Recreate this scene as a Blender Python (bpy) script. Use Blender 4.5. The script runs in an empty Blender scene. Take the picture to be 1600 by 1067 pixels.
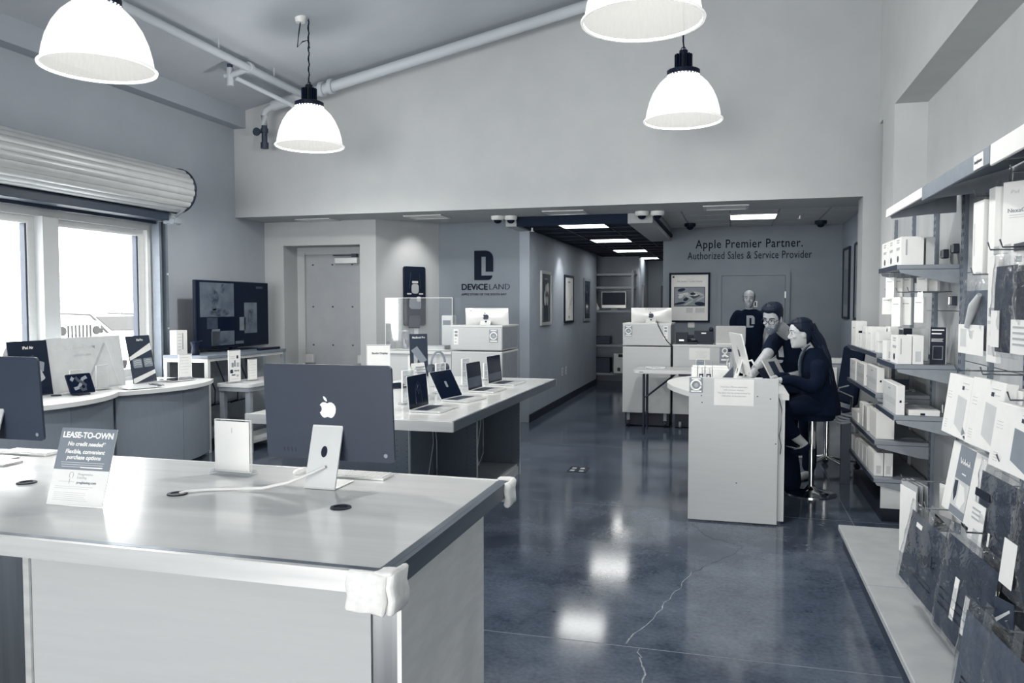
import bpy, bmesh, math, random
from mathutils import Vector, Matrix, Euler
random.seed(7)
PI = math.pi
R = math.radians
scene = bpy.context.scene
COL = scene.collection

# ------------------------------------------------------------------ camera
cam_d = bpy.data.cameras.new('camera')
cam = bpy.data.objects.new('camera', cam_d)
COL.objects.link(cam)
cam.location = (0, 0, 1.6)
cam.rotation_euler = (R(90 - 2.609), 0, R(15.533))
cam_d.sensor_width = 36.0
cam_d.lens = 27.9
cam_d.clip_start = 0.05
scene.camera = cam

# ------------------------------------------------------------------ world, exposure
SKY = 13.0
w = bpy.data.worlds.new('overcast_sky')
scene.world = w
w.use_nodes = True
bgn = w.node_tree.nodes['Background']
bgn.inputs['Color'].default_value = (1.0, 0.985, 0.958, 1)
bgn.inputs['Strength'].default_value = SKY
scene.view_settings.view_transform = 'Standard'
scene.view_settings.look = 'None'
scene.view_settings.gamma = 1
scene.view_settings.use_curve_mapping = False
scene.view_settings.exposure = 0.28
try:
    scene.cycles.use_denoising = True
    scene.cycles.max_bounces = 8
    scene.cycles.diffuse_bounces = 5
    scene.cycles.glossy_bounces = 4
    scene.cycles.transparent_max_bounces = 16
    scene.cycles.sample_clamp_indirect = 6.0
    scene.cycles.caustics_reflective = False
    scene.cycles.caustics_refractive = False
except Exception:
    pass


def area_light(name, loc, rot, sx, sy, power, color=(1, 1, 1), portal=False):
    l = bpy.data.lights.new(name, 'AREA')
    l.shape = 'RECTANGLE'
    l.size, l.size_y = sx, sy
    l.energy = power
    l.color = color
    o = bpy.data.objects.new(name, l)
    COL.objects.link(o)
    o.location = loc
    o.rotation_euler = rot
    if portal:
        l.cycles.is_portal = True
    return o


def spot_light(name, loc, target, power, angle, blend=0.6, size=0.04):
    l = bpy.data.lights.new(name, 'SPOT')
    l.energy = power
    l.spot_size = R(angle)
    l.spot_blend = blend
    l.shadow_soft_size = size
    l.color = (1, 0.97, 0.92)
    o = bpy.data.objects.new(name, l)
    COL.objects.link(o)
    o.location = loc
    o.rotation_euler = (Vector(target) - Vector(loc)).to_track_quat('-Z', 'Y').to_euler()
    return o


# daylight openings: the shutter window on the left, the glazed shop front behind the camera
area_light('window_portal', (-6.14, 5.25, 1.62), (0, R(-90), 0), 1.72, 4.1, 1, portal=True)
area_light('shopfront_portal', (-2.2, -7.5, 1.75), (R(90), 0, 0), 7.0, 3.1, 1, portal=True)

# ------------------------------------------------------------------ colours and materials
def s2l(c):
    return c / 12.92 if c <= 0.04045 else ((c + 0.055) / 1.055) ** 2.4


RAMP = [(0, (7, 18, 37)), (64, (50, 62, 79)), (128, (118, 127, 137)), (165, (162, 166, 169)), (192, (188, 191, 192)), (255, (247, 247, 243))]


def tone(v):
    v = max(0, min(255, v))
    for (a, ca), (b, cb) in zip(RAMP, RAMP[1:]):
        if v <= b:
            t = (v - a) / (b - a)
            return tuple(s2l((x + (y - x) * t) / 255) for x, y in zip(ca, cb))


def mat(name, v, rough=0.5, metal=0.0, noise=0.06, scale=12.0, stretch=(1, 1, 1), bump=0.0, spec=0.5,
        emit=0.0, alpha=1.0, v2=None, coat=0.0, neutral=False, tint=(1, 1, 1)):
    """principled material with a procedural grain; v is the tone 0..255"""
    m = bpy.data.materials.new(name)
    m.use_nodes = True
    nt = m.node_tree
    p = nt.nodes['Principled BSDF']
    p.inputs['Roughness'].default_value = rough
    p.inputs['Metallic'].default_value = metal
    p.inputs['Specular IOR Level'].default_value = spec
    if coat:
        p.inputs['Coat Weight'].default_value = coat
        p.inputs['Coat Roughness'].default_value = 0.08
    tc = nt.nodes.new('ShaderNodeTexCoord')
    mp = nt.nodes.new('ShaderNodeMapping')
    mp.inputs['Scale'].default_value = stretch
    nz = nt.nodes.new('ShaderNodeTexNoise')
    nz.inputs['Scale'].default_value = scale
    nz.inputs['Detail'].default_value = 4
    rp = nt.nodes.new('ShaderNodeValToRGB')
    c1 = tone(v * (1 - noise))
    c2 = tone(v * (1 + noise) if v2 is None else v2)
    if neutral:
        c1, c2 = [tuple(s2l(v * q / 255) for _ in range(3)) for q in (1 - noise, 1 + noise)]
    c1 = tuple(a * b for a, b in zip(c1, tint))
    c2 = tuple(a * b for a, b in zip(c2, tint))
    rp.color_ramp.elements[0].position = 0.35
    rp.color_ramp.elements[1].position = 0.65
    rp.color_ramp.elements[0].color = (*c1, 1)
    rp.color_ramp.elements[1].color = (*c2, 1)
    nt.links.new(tc.outputs['Object'], mp.inputs['Vector'])
    nt.links.new(mp.outputs['Vector'], nz.inputs['Vector'])
    nt.links.new(nz.outputs['Fac'], rp.inputs['Fac'])
    nt.links.new(rp.outputs['Color'], p.inputs['Base Color'])
    if bump:
        bp = nt.nodes.new('ShaderNodeBump')
        bp.inputs['Strength'].default_value = bump
        bp.inputs['Distance'].default_value = 0.01
        nt.links.new(nz.outputs['Fac'], bp.inputs['Height'])
        nt.links.new(bp.outputs['Normal'], p.inputs['Normal'])
    if emit:
        p.inputs['Emission Color'].default_value = (*tone(v), 1)
        p.inputs['Emission Strength'].default_value = emit
    return m


def glass(name, amount=0.1, tint=250, rough=0.02, milky=0.0, crinkle=0.0):
    """thin clear sheet: mostly see-through, Fresnel reflection, optional milkiness"""
    m = bpy.data.materials.new(name)
    m.use_nodes = True
    nt = m.node_tree
    nt.nodes.clear()
    out = nt.nodes.new('ShaderNodeOutputMaterial')
    tr = nt.nodes.new('ShaderNodeBsdfTransparent')
    tr.inputs['Color'].default_value = (.965, .975, .985, 1)
    gl = nt.nodes.new('ShaderNodeBsdfGlossy')
    gl.inputs['Roughness'].default_value = rough
    lw = nt.nodes.new('ShaderNodeLayerWeight')
    lw.inputs['Blend'].default_value = 0.5
    pw = nt.nodes.new('ShaderNodeMath')
    pw.operation = 'POWER'
    pw.inputs[1].default_value = 4.5
    fr = nt.nodes.new('ShaderNodeMath')
    fr.operation = 'MULTIPLY_ADD'
    fr.inputs[1].default_value = 0.85
    fr.inputs[2].default_value = 0.03
    nt.links.new(lw.outputs['Facing'], pw.inputs[0])
    nt.links.new(pw.outputs[0], fr.inputs[0])
    nz = nt.nodes.new('ShaderNodeTexNoise')
    nz.inputs['Scale'].default_value = 7
    add = nt.nodes.new('ShaderNodeMath')
    add.operation = 'MULTIPLY_ADD'
    add.inputs[1].default_value = amount
    mx = nt.nodes.new('ShaderNodeMixShader')
    nt.links.new(nz.outputs['Fac'], add.inputs[0])
    nt.links.new(fr.outputs[0], add.inputs[2])
    nt.links.new(add.outputs[0], mx.inputs['Fac'])
    nt.links.new(tr.outputs[0], mx.inputs[1])
    nt.links.new(gl.outputs[0], mx.inputs[2])
    if crinkle:
        n3 = nt.nodes.new('ShaderNodeTexNoise')
        n3.inputs['Scale'].default_value = 6
        n3.inputs['Detail'].default_value = 1
        n3.inputs['Distortion'].default_value = 1.5
        bp = nt.nodes.new('ShaderNodeBump')
        bp.inputs['Strength'].default_value = crinkle
        bp.inputs['Distance'].default_value = 0.02
        nt.links.new(n3.outputs['Fac'], bp.inputs['Height'])
        nt.links.new(bp.outputs['Normal'], gl.inputs['Normal'])
    last = mx
    if milky:
        df = nt.nodes.new('ShaderNodeBsdfDiffuse')
        df.inputs['Color'].default_value = (*tone(tint), 1)
        m2 = nt.nodes.new('ShaderNodeMixShader')
        m2.inputs['Fac'].default_value = milky
        nt.links.new(mx.outputs[0], m2.inputs[1])
        nt.links.new(df.outputs[0], m2.inputs[2])
        last = m2
    nt.links.new(last.outputs[0], out.inputs['Surface'])
    return m


def emitter(name, strength, v=255):
    m = bpy.data.materials.new(name)
    m.use_nodes = True
    p = m.node_tree.nodes['Principled BSDF']
    p.inputs['Base Color'].default_value = (*tone(v), 1)
    p.inputs['Emission Color'].default_value = (*tone(v), 1)
    p.inputs['Emission Strength'].default_value = strength
    return m


M = {}
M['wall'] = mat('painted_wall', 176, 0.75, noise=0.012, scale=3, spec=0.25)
M['wall_right'] = mat('lightened_right_wall', 197, 0.75, noise=0.012, scale=3, spec=0.25)  # same paint made lighter, carrying the window light that falls on this wall
M['wall_left'] = mat('painted_window_wall', 167, tint=(.96, 1, 1.07), rough=0.75, noise=0.012, scale=3, spec=0.25)  # blue tint puts the shade of this backlit wall into its paint
M['wall_dimmed'] = mat('dimmed_wall_paint', 132, 0.7, noise=0.015, scale=3, spec=0.3)  # the weaker light at the rear is put into this darker tone
M['wall_mid'] = mat('corridor_paint', 158, 0.7, tint=(.95, 1, 1.09), noise=0.015, scale=3, spec=0.3)  # bluish tint carries the dim corridor's shade in the colour
M['ceil'] = mat('ceiling_paint', 182, 0.8, tint=(.97, 1, 1.06), noise=0.012, scale=2, spec=0.2)  # slight blue tint paints in the ceiling's shade
M['ledge'] = mat('painted_ledge', 166, 0.8, tint=(.96, 1, 1.07), noise=0.012, scale=2, spec=0.2)  # shade on the ledge mixed into its colour as a blue tint
M['white_tile'] = mat('mineral_ceiling_tile', 205, 0.9, noise=0.04, scale=60, spec=0.2)
M['dark_tile'] = mat('dark_ceiling_tile', 26, 0.85, noise=0.2, scale=60, spec=0.2)
M['white'] = mat('white_laminate', 202, 0.45, noise=0.008, scale=5, stretch=(1, 1, 6))
M['white_gloss'] = mat('white_plastic', 228, 0.35, noise=0.008)
M['paper'] = mat('white_paper', 226, 0.7, noise=0.01, spec=0.3)
M['box_white'] = mat('white_carton', 232, 0.45, noise=0.01)
M['box_grey'] = mat('pale_grey_carton', 190, 0.5, noise=0.02)
M['print_grey'] = mat('grey_print', 132, 0.55, noise=0.02)
M['print_mid'] = mat('mid_grey_print', 165, 0.55, noise=0.02)
M['print_light'] = mat('faint_print', 196, 0.6, noise=0.02)
M['print_dark'] = mat('dark_print', 40, 0.5, noise=0.03)
M['navy'] = mat('dark_navy_plastic', 9, 0.42, noise=0.1, spec=0.22)
M['black'] = mat('black_rubber', 8, 0.55, noise=0.1)
M['screen'] = mat('dark_screen_glass', 7, 0.12, noise=0.05, spec=0.10)
M['frame_black'] = mat('matt_black_frame', 6, 0.7, noise=0.1, spec=0.2)
M['steel'] = mat('brushed_steel', 176, 0.28, 1.0, noise=0.05, scale=30, stretch=(1, 1, 0.05))
M['alu'] = mat('aluminium_trim', 222, 0.35, 0.45, noise=0.04, scale=25, stretch=(0.06, 1, 1))  # pale, half-metallic base colour holds the bright reflection along the front trim
M['alu_dark'] = mat('dull_aluminium', 120, 0.4, 0.8, noise=0.06, scale=25, stretch=(1, 0.06, 1))
M['chrome'] = mat('chrome', 220, 0.08, 1.0, noise=0.01)
M['silver'] = mat('silver_anodised_shell', 216, 0.3, 0.35, noise=0.01)
M['grey_metal'] = mat('grey_painted_metal', 140, 0.5, noise=0.03)
M['mid_metal'] = mat('mid_grey_painted_metal', 118, 0.5, noise=0.03)
M['dark_metal'] = mat('dark_painted_metal', 44, 0.5, noise=0.06)
M['shelf'] = mat('grey_shelf_enamel', 136, 0.42, noise=0.03, scale=20, stretch=(0.1, 1, 1))
M['shelf_back'] = mat('grey_back_panel', 168, 0.5, noise=0.04, scale=6, stretch=(1, 1, 0.2))
M['deck'] = mat('pale_base_deck', 168, 0.45, noise=0.03, scale=8)
M['shell_blue'] = mat('anodised_dark_blue_shell', 42, 0.5, 0.0, noise=0.03)
M['stand_pale'] = mat('pale_anodised_stand', 205, 0.35, 0.2, noise=0.01)
M['emblem'] = mat('pale_emblem', 240, 0.35, noise=0.005)
M['counter_face'] = mat('grey_counter_laminate', 126, 0.5, noise=0.012, scale=9, stretch=(4, 4, 0.7))
M['door'] = mat('grey_painted_door', 158, 0.55, noise=0.015, scale=4)
M['shutter'] = mat('painted_shutter_slat', 188, 0.42, 0.25, noise=0.02, scale=6)
M['foam'] = mat('white_packing_foam', 236, 0.85, noise=0.03, scale=40, bump=0.2)
M['cable_white'] = mat('white_cable', 235, 0.5, noise=0.01)
M['skin'] = mat('skin_tone', 160, 0.5, noise=0.03, scale=40)
M['skin_pale'] = mat('pale_skin_tone', 178, 0.5, noise=0.02, scale=40)
M['hair'] = mat('dark_hair', 8, 0.6, spec=0.2, noise=0.3, scale=120, stretch=(1, 1, 0.2))
M['cloth_black'] = mat('black_cotton', 3, 0.9, spec=0.12, noise=0.2, scale=80)
M['cloth_coat'] = mat('black_jacket_cloth', 3, 0.9, spec=0.12, noise=0.2, scale=60)
M['cloth_grey'] = mat('grey_scarf_cloth', 84, 0.85, noise=0.15, scale=70)
M['shirt_print'] = mat('grey_shirt_print', 150, 0.8, noise=0.03)
M['pane'] = glass('window_glass', 0.04)
M['acrylic'] = glass('clear_acrylic', 0.10, 225, 0.03, 0.04)
M['plexi'] = glass('clear_barrier_sheet', 0.10, 235, 0.03, 0.02)
M['bag'] = glass('clear_poly_bag', 0.11, 235, 0.06, 0.02, 0.22)
M['fabric_grey'] = mat('charcoal_sleeve_fabric', 46, 0.85, spec=0.2, noise=0.08, scale=60)
M['fabric_mid'] = mat('grey_sleeve_fabric', 84, 0.85, spec=0.2, noise=0.08, scale=60)
M['fabric_dark'] = mat('dark_sleeve_fabric', 14, 0.8, spec=0.2, noise=0.12, scale=60)
M['car'] = mat('white_car_paint', 225, 0.3, noise=0.01)
M['car_dark'] = mat('dark_car_trim', 44, neutral=True, rough=0.6, spec=0.1, noise=0.03)
M['asphalt'] = mat('pale_parking_concrete', 215, 0.8, noise=0.05, scale=3)
M['tv_print_grey'] = mat('dim_screen_picture', 96, 0.2, noise=0.12, scale=5)
M['tv_print_mid'] = mat('screen_picture', 112, 0.2, noise=0.12, scale=5)
M['tv_print_dark'] = mat('dark_screen_picture', 54, 0.2, noise=0.2, scale=9)
M['tv_blot'] = mat('screen_picture_blot', 76, 0.2, noise=0.3, scale=14)
M['print_mid2'] = mat('pale_band_print', 178, 0.55, noise=0.02)
M['print_light2'] = mat('soft_grey_lettering', 158, 0.6, noise=0.02)
M['letter_dark'] = mat('dark_wall_lettering', 4, 0.7, spec=0.15, noise=0.03)
M['letter_mid'] = mat('slate_wall_lettering', 22, 0.7, spec=0.15, noise=0.03)
M['lamp_lit'] = emitter('lit_led_panel', 9.0)
M['downlight'] = emitter('small_lit_led', 5.0)


def floor_material():
    m = bpy.data.materials.new('polished_concrete')
    m.use_nodes = True
    nt = m.node_tree
    p = nt.nodes['Principled BSDF']
    tc = nt.nodes.new('ShaderNodeTexCoord')
    n1 = nt.nodes.new('ShaderNodeTexNoise')
    n1.inputs['Scale'].default_value = 1.6
    n1.inputs['Detail'].default_value = 8
    n1.inputs['Roughness'].default_value = 0.7
    n2 = nt.nodes.new('ShaderNodeTexNoise')
    n2.inputs['Scale'].default_value = 45
    n2.inputs['Detail'].default_value = 4
    mx = nt.nodes.new('ShaderNodeMath')
    mx.operation = 'MULTIPLY_ADD'
    mx.inputs[1].default_value = 0.35
    rp = nt.nodes.new('ShaderNodeValToRGB')
    rp.color_ramp.elements[0].position = 0.5
    rp.color_ramp.elements[1].position = 0.95
    rp.color_ramp.elements[0].color = (*[s2l(c / 255) for c in (51, 61, 77)], 1)
    rp.color_ramp.elements[1].color = (*[s2l(c / 255) for c in (102, 112, 127)], 1)
    rr = nt.nodes.new('ShaderNodeMapRange')
    rr.inputs['To Min'].default_value = 0.08
    rr.inputs['To Max'].default_value = 0.15
    nt.links.new(tc.outputs['Object'], n1.inputs['Vector'])
    nt.links.new(tc.outputs['Object'], n2.inputs['Vector'])
    nt.links.new(n2.outputs['Fac'], mx.inputs[0])
    nt.links.new(n1.outputs['Fac'], mx.inputs[2])
    nt.links.new(mx.outputs[0], rp.inputs['Fac'])
    nt.links.new(rp.outputs['Color'], p.inputs['Base Color'])
    nt.links.new(n1.outputs['Fac'], rr.inputs['Value'])
    nt.links.new(rr.outputs['Result'], p.inputs['Roughness'])
    p.inputs['Specular IOR Level'].default_value = 0.5
    return m


M['floor'] = floor_material()
M['joint'] = mat('pale_joint_filler', 120, 0.7, noise=0.1, scale=30)


# ------------------------------------------------------------------ mesh building
class B:
    def __init__(s):
        s.bm = bmesh.new()

    def _xf(s, verts, T):
        bmesh.ops.transform(s.bm, matrix=T, verts=verts)

    def box(s, x0, x1, y0, y1, z0, z1, bev=0.0, T=None):
        g = bmesh.ops.create_cube(s.bm, size=1.0)
        vs = g['verts']
        mt = Matrix.Translation(((x0 + x1) / 2, (y0 + y1) / 2, (z0 + z1) / 2)) @ Matrix.Diagonal((abs(x1 - x0), abs(y1 - y0), abs(z1 - z0), 1))
        s._xf(vs, mt)
        if bev:
            es = list({e for v in vs for e in v.link_edges})
            r = bmesh.ops.bevel(s.bm, geom=es, offset=bev, segments=1, affect='EDGES', profile=0.5)
            vs = list({v for f in r['faces'] for v in f.verts} | {v for v in vs if v.is_valid})
        if T is not None:
            s._xf(vs, T)
        return s

    def rot(s, c, size, e, bev=0.0):
        """box centred at c with euler rotation e"""
        T = Matrix.Translation(c) @ Euler(e).to_matrix().to_4x4()
        a, b, d = size
        return s.box(-a / 2, a / 2, -b / 2, b / 2, -d / 2, d / 2, bev, T)

    def cyl(s, c, r, h, axis='z', seg=20, r2=None, T=None):
        g = bmesh.ops.create_cone(s.bm, cap_ends=True, segments=seg, radius1=r, radius2=r if r2 is None else r2, depth=h)
        A = {'z': Matrix(), 'x': Matrix.Rotation(PI / 2, 4, 'Y'), 'y': Matrix.Rotation(-PI / 2, 4, 'X')}[axis]
        mt = Matrix.Translation(c) @ A
        s._xf(g['verts'], mt if T is None else T @ mt)
        return s

    def sph(s, c, r, seg=16, sc=(1, 1, 1), T=None):
        g = bmesh.ops.create_uvsphere(s.bm, u_segments=seg, v_segments=max(6, seg // 2), radius=r)
        mt = Matrix.Translation(c) @ Matrix.Diagonal((*sc, 1))
        s._xf(g['verts'], mt if T is None else T @ mt)
        return s

    def lathe(s, prof, seg=32, c=(0, 0, 0), closed=False):
        rings = []
        for r, z in prof:
            rings.append([s.bm.verts.new((c[0] + r * math.cos(2 * PI * i / seg), c[1] + r * math.sin(2 * PI * i / seg), c[2] + z)) for i in range(seg)])
        prs = list(zip(rings, rings[1:]))
        if closed:
            prs.append((rings[-1], rings[0]))
        for a, b in prs:
            for i in range(seg):
                j = (i + 1) % seg
                s.bm.faces.new((a[i], a[j], b[j], b[i]))
        return s

    def prism(s, pts, a0, a1, plane='xy', T=None):
        """extrude a 2D outline between a0 and a1 along the plane's normal"""
        def P(u, v, n):
            return {'xy': (u, v, n), 'xz': (u, n, v), 'yz': (n, u, v)}[plane]
        lo = [s.bm.verts.new(P(u, v, a0)) for u, v in pts]
        hi = [s.bm.verts.new(P(u, v, a1)) for u, v in pts]
        n = len(pts)
        s.bm.faces.new(lo)
        s.bm.faces.new(hi)
        for i in range(n):
            j = (i + 1) % n
            s.bm.faces.new((lo[i], lo[j], hi[j], hi[i]))
        if T is not None:
            s._xf(lo + hi, T)
        return s

    def tube(s, pts, r, seg=8, closed=False):
        pts = [Vector(p) for p in pts]
        rings = []
        n = len(pts)
        up = Vector((0.03, 0.05, 1)).normalized()
        for i, p in enumerate(pts):
            a = pts[(i - 1) % n] if (i > 0 or closed) else p
            b = pts[(i + 1) % n] if (i < n - 1 or closed) else p
            t = (b - a).normalized()
            x = t.cross(up)
            if x.length < 1e-3:
                x = t.cross(Vector((1, 0, 0)))
            x.normalize()
            y = t.cross(x)
            rr = r[i] if isinstance(r, (list, tuple)) else r
            rings.append([s.bm.verts.new(p + x * rr * math.cos(2 * PI * k / seg) + y * rr * math.sin(2 * PI * k / seg)) for k in range(seg)])
        prs = list(zip(rings, rings[1:]))
        if closed:
            prs.append((rings[-1], rings[0]))
        for a, b in prs:
            for k in range(seg):
                j = (k + 1) % seg
                s.bm.faces.new((a[k], a[j], b[j], b[k]))
        if not closed:
            s.bm.faces.new(rings[0])
            s.bm.faces.new(rings[-1])
        return s

    def quad(s, *pts):
        s.bm.faces.new([s.bm.verts.new(p) for p in pts])
        return s

    def grid(s, f, nu, nv):
        vs = [[s.bm.verts.new(f(i / nu, j / nv)) for i in range(nu + 1)] for j in range(nv + 1)]
        for j in range(nv):
            for i in range(nu):
                s.bm.faces.new((vs[j][i], vs[j][i + 1], vs[j + 1][i + 1], vs[j + 1][i]))
        return s

    def ring(s, plane, n0, n1, u0, u1, v0, v1, t, tt=None, tb=None):
        """rectangular frame without overlapping corners; plane 'yz' (normal x) or 'xz' (normal y) or 'xy'"""
        tt = t if tt is None else tt
        tb = t if tb is None else tb
        for (a, b, c, d) in ((u0, u0 + t, v0, v1), (u1 - t, u1, v0, v1), (u0 + t, u1 - t, v1 - tt, v1), (u0 + t, u1 - t, v0, v0 + tb)):
            if d - c <= 0:
                continue
            if plane == 'yz':
                s.box(n0, n1, a, b, c, d)
            elif plane == 'xz':
                s.box(a, b, n0, n1, c, d)
            else:
                s.box(a, b, c, d, n0, n1)
        return s

    def build(s, name, m, parent=None, smooth=None, loc=None, rz=None):
        bmesh.ops.recalc_face_normals(s.bm, faces=s.bm.faces)
        me = bpy.data.meshes.new(name)
        s.bm.to_mesh(me)
        s.bm.free()
        me.materials.append(M[m] if isinstance(m, str) else m)
        if smooth:
            me.polygons.foreach_set('use_smooth', [True] * len(me.polygons))
            me.set_sharp_from_angle(angle=R(smooth))
        o = bpy.data.objects.new(name, me)
        COL.objects.link(o)
        if parent is not None:
            o.parent = parent
        if loc is not None:
            o.location = loc
        if rz is not None:
            o.rotation_euler.z = rz
        return o


def tag(o, label, cat, group=None, kind=None):
    o['label'] = label
    o['category'] = cat
    if group:
        o['group'] = group
    if kind:
        o['kind'] = kind
    return o


def thing(name, label, cat, loc=(0, 0, 0), rz=0.0, group=None, rot=None):
    o = bpy.data.objects.new(name, None)
    COL.objects.link(o)
    o.empty_display_size = 0.05
    o.location = loc
    o.rotation_euler = (0, 0, rz) if rot is None else rot
    return tag(o, label, cat, group)


def struct(o):
    o['kind'] = 'structure'
    return o


def kids(o):
    return [c for c in o.children]


def dup(root, loc, rz=None, label=None):
    r = root.copy()
    COL.objects.link(r)
    r.location = loc
    if rz is not None:
        r.rotation_euler.z = rz
    if label:
        r['label'] = label
    for ch in list(root.children):
        c = ch.copy()
        COL.objects.link(c)
        c.parent = r
        for g in list(ch.children):
            d = g.copy()
            COL.objects.link(d)
            d.parent = c
    return r


_tc = {}


def text_mesh(txt, size, bold=0.0, extrude=0.0006, align='CENTER', spacing=1.0, line=1.0, shear=0.0):
    key = (txt, size, bold, extrude, align, spacing, line, shear)
    if key in _tc:
        return _tc[key]
    cu = bpy.data.curves.new('lettering', 'FONT')
    cu.body = txt
    cu.size = size
    cu.extrude = extrude
    cu.offset = bold
    cu.align_x = align
    cu.align_y = 'CENTER'
    cu.space_character = spacing
    cu.space_line = line
    cu.shear = shear
    cu.resolution_u = 3
    o = bpy.data.objects.new('lettering', cu)
    COL.objects.link(o)
    dg = bpy.context.evaluated_depsgraph_get()
    me = bpy.data.meshes.new_from_object(o.evaluated_get(dg))
    bpy.data.objects.remove(o)
    bpy.data.curves.remove(cu)
    _tc[key] = me
    return me


def text(name, txt, size, m, parent, loc, rot=(PI / 2, 0, 0), mirror=False, sx=1.0, **kw):
    me = text_mesh(txt, size, **kw)
    if me.materials and me.materials[0] != M[m]:
        me = me.copy()
        me.materials.clear()
    if not me.materials:
        me.materials.append(M[m])
    o = bpy.data.objects.new(name, me)
    COL.objects.link(o)
    o.parent = parent
    o.location = loc
    o.rotation_euler = rot
    o.scale = (-sx if mirror else sx, 1, 1)
    return o


def rrect(w_, h_, r, n=5, cx=0, cy=0):
    pts = []
    for qx, qy, a0 in ((1, 1, 0), (-1, 1, 90), (-1, -1, 180), (1, -1, 270)):
        for k in range(n + 1):
            a = R(a0 + 90 * k / n)
            pts.append((cx + qx * (w_ / 2 - r) + r * math.cos(a), cy + qy * (h_ / 2 - r) + r * math.sin(a)))
    return pts


def apple_outline(h):
    """pale fruit emblem with a bite on the right and a leaf: two outlines"""
    body = [(0.0, 0.62), (-0.10, 0.665), (-0.22, 0.665), (-0.33, 0.60), (-0.405, 0.49), (-0.425, 0.36), (-0.40, 0.21), (-0.335, 0.075), (-0.25, -0.02), (-0.165, -0.05),
            (-0.085, -0.03), (0.0, -0.008), (0.085, -0.03), (0.165, -0.05), (0.25, -0.02), (0.33, 0.075), (0.39, 0.19), (0.33, 0.235), (0.285, 0.32), (0.285, 0.41), (0.325, 0.49), (0.375, 0.53), (0.31, 0.615), (0.22, 0.665), (0.10, 0.66)]
    leaf = [(0.005, 0.70), (0.01, 0.78), (0.055, 0.865), (0.125, 0.925), (0.195, 0.945), (0.19, 0.87), (0.145, 0.78), (0.08, 0.72)]
    return [[(x * h, (y - 0.45) * h) for x, y in body], [(x * h, (y - 0.45) * h) for x, y in leaf]]
# ================================================================== the room
ZC = lambda x: 4.07 + 0.206 * (x + 5.97)          # sloping shop ceiling

fl = struct(B().box(-6.4, 1.9, -7.7, 19, -0.08, -0.0006).build('floor', 'joint'))
ys = [-7.6, -4.16, -1.55, 1.06, 3.67, 6.28, 8.89, 11.5, 14.1, 16.7, 19]
xs = [-6.35, -1.85, 0.87, 1.85]
slab = None
for i in range(len(xs) - 1):
    for j in range(len(ys) - 1):
        gx = 0.0 if i == 0 else 0.0025
        x0 = xs[i] + (0.0025 if i == 2 else 0.0)
        x1 = xs[i + 1] - (0.0025 if i == 1 else 0.0)
        B().box(x0, x1, ys[j] + 0.004, ys[j + 1] - 0.004, -0.0005, 0.0).build('floor_slab', 'floor', fl)


def crack(pts, wd, m):
    b = B()
    fine = []
    for (a, c) in zip(pts, pts[1:]):
        for k in range(6):
            t = k / 6
            fine.append((a[0] + (c[0] - a[0]) * t + random.uniform(-.012, .012), a[1] + (c[1] - a[1]) * t + random.uniform(-.02, .02)))
    fine.append(pts[-1])
    for (a, c) in zip(fine, fine[1:]):
        d = Vector((c[0] - a[0], c[1] - a[1]))
        n = Vector((-d.y, d.x)).normalized() * wd * random.uniform(.4, 1.0)
        b.quad((a[0] - n.x, a[1] - n.y, .0006), (c[0] - n.x, c[1] - n.y, .0006), (c[0] + n.x, c[1] + n.y, .0006), (a[0] + n.x, a[1] + n.y, .0006))
    return b.build('crack', m, fl)


M['crack_pale'] = mat('pale_crack_edge', 130, 0.7, noise=0.2, scale=40)
M['crack_dark'] = mat('dark_crack', 30, 0.7, noise=0.2, scale=40)
crack([(-0.286, 5.95), (-0.13, 5.57), (0.10, 5.41)], .002, 'crack_dark')
crack([(-0.286, 5.95), (-0.2, 5.7)], .002, 'crack_pale')
crack([(0.10, 5.41), (-0.10, 5.02), (-0.22, 4.8)], .003, 'crack_dark')
crack([(-0.22, 4.8), (-0.30, 4.4), (-0.376, 4.05), (-0.467, 3.70)], .004, 'crack_pale')
crack([(-0.40, 3.66), (-0.37, 3.5), (-0.325, 3.2), (-0.30, 2.9)], .004, 'crack_pale')

# ceiling of the shop: a sloping slab
struct(B().prism([(-6.4, ZC(-6.4)), (1.95, ZC(1.95)), (1.95, ZC(1.95) + .15), (-6.4, ZC(-6.4) + .15)], -7.7, 9.15, 'xz').build('ceiling', 'ceil'))
# left wall with the window opening (Y 3.2..7.42, z .78..2.5)
b = B()
b.box(-6.36, -6.15, -7.7, 3.2, 0, 4.3).box(-6.36, -6.15, 7.42, 9.75, 0, 4.3)
b.box(-6.36, -6.15, 3.2, 7.42, 0, .78).box(-6.36, -6.15, 3.2, 7.42, 2.5, 4.3)
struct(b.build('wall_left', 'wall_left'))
struct(B().box(-6.15, -5.98, -7.7, 8.9, 3.84, 4.2).build('trim_1', 'ledge'))
# header wall above the opening into the rear of the shop, with its deep soffit
struct(B().box(-6.15, 1.75, 8.9, 9.08, 2.72, 6.0).build('wall_header', 'wall'))
struct(B().box(-6.15, 1.75, 8.91, 9.78, 2.721, 2.9).build('trim_2', 'wall'))
struct(B().box(1.28, 1.75, 8.9, 9.22, 0, 2.72).build('wall_pier', 'wall'))
# right wall: proud upper part, column, two recesses
b = B()
b.box(1.42, 1.9, -7.7, 8.10, 3.46, 6.0).box(1.70, 1.9, -7.7, 8.10, 0, 3.46)
b.box(1.42, 1.9, 8.10, 8.69, 0, 6.0)
b.box(1.70, 1.9, 8.69, 8.9, 0, 3.45).box(1.42, 1.9, 8.69, 8.9, 3.45, 6.0)
struct(b.build('wall_right', 'wall_right'))
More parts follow.
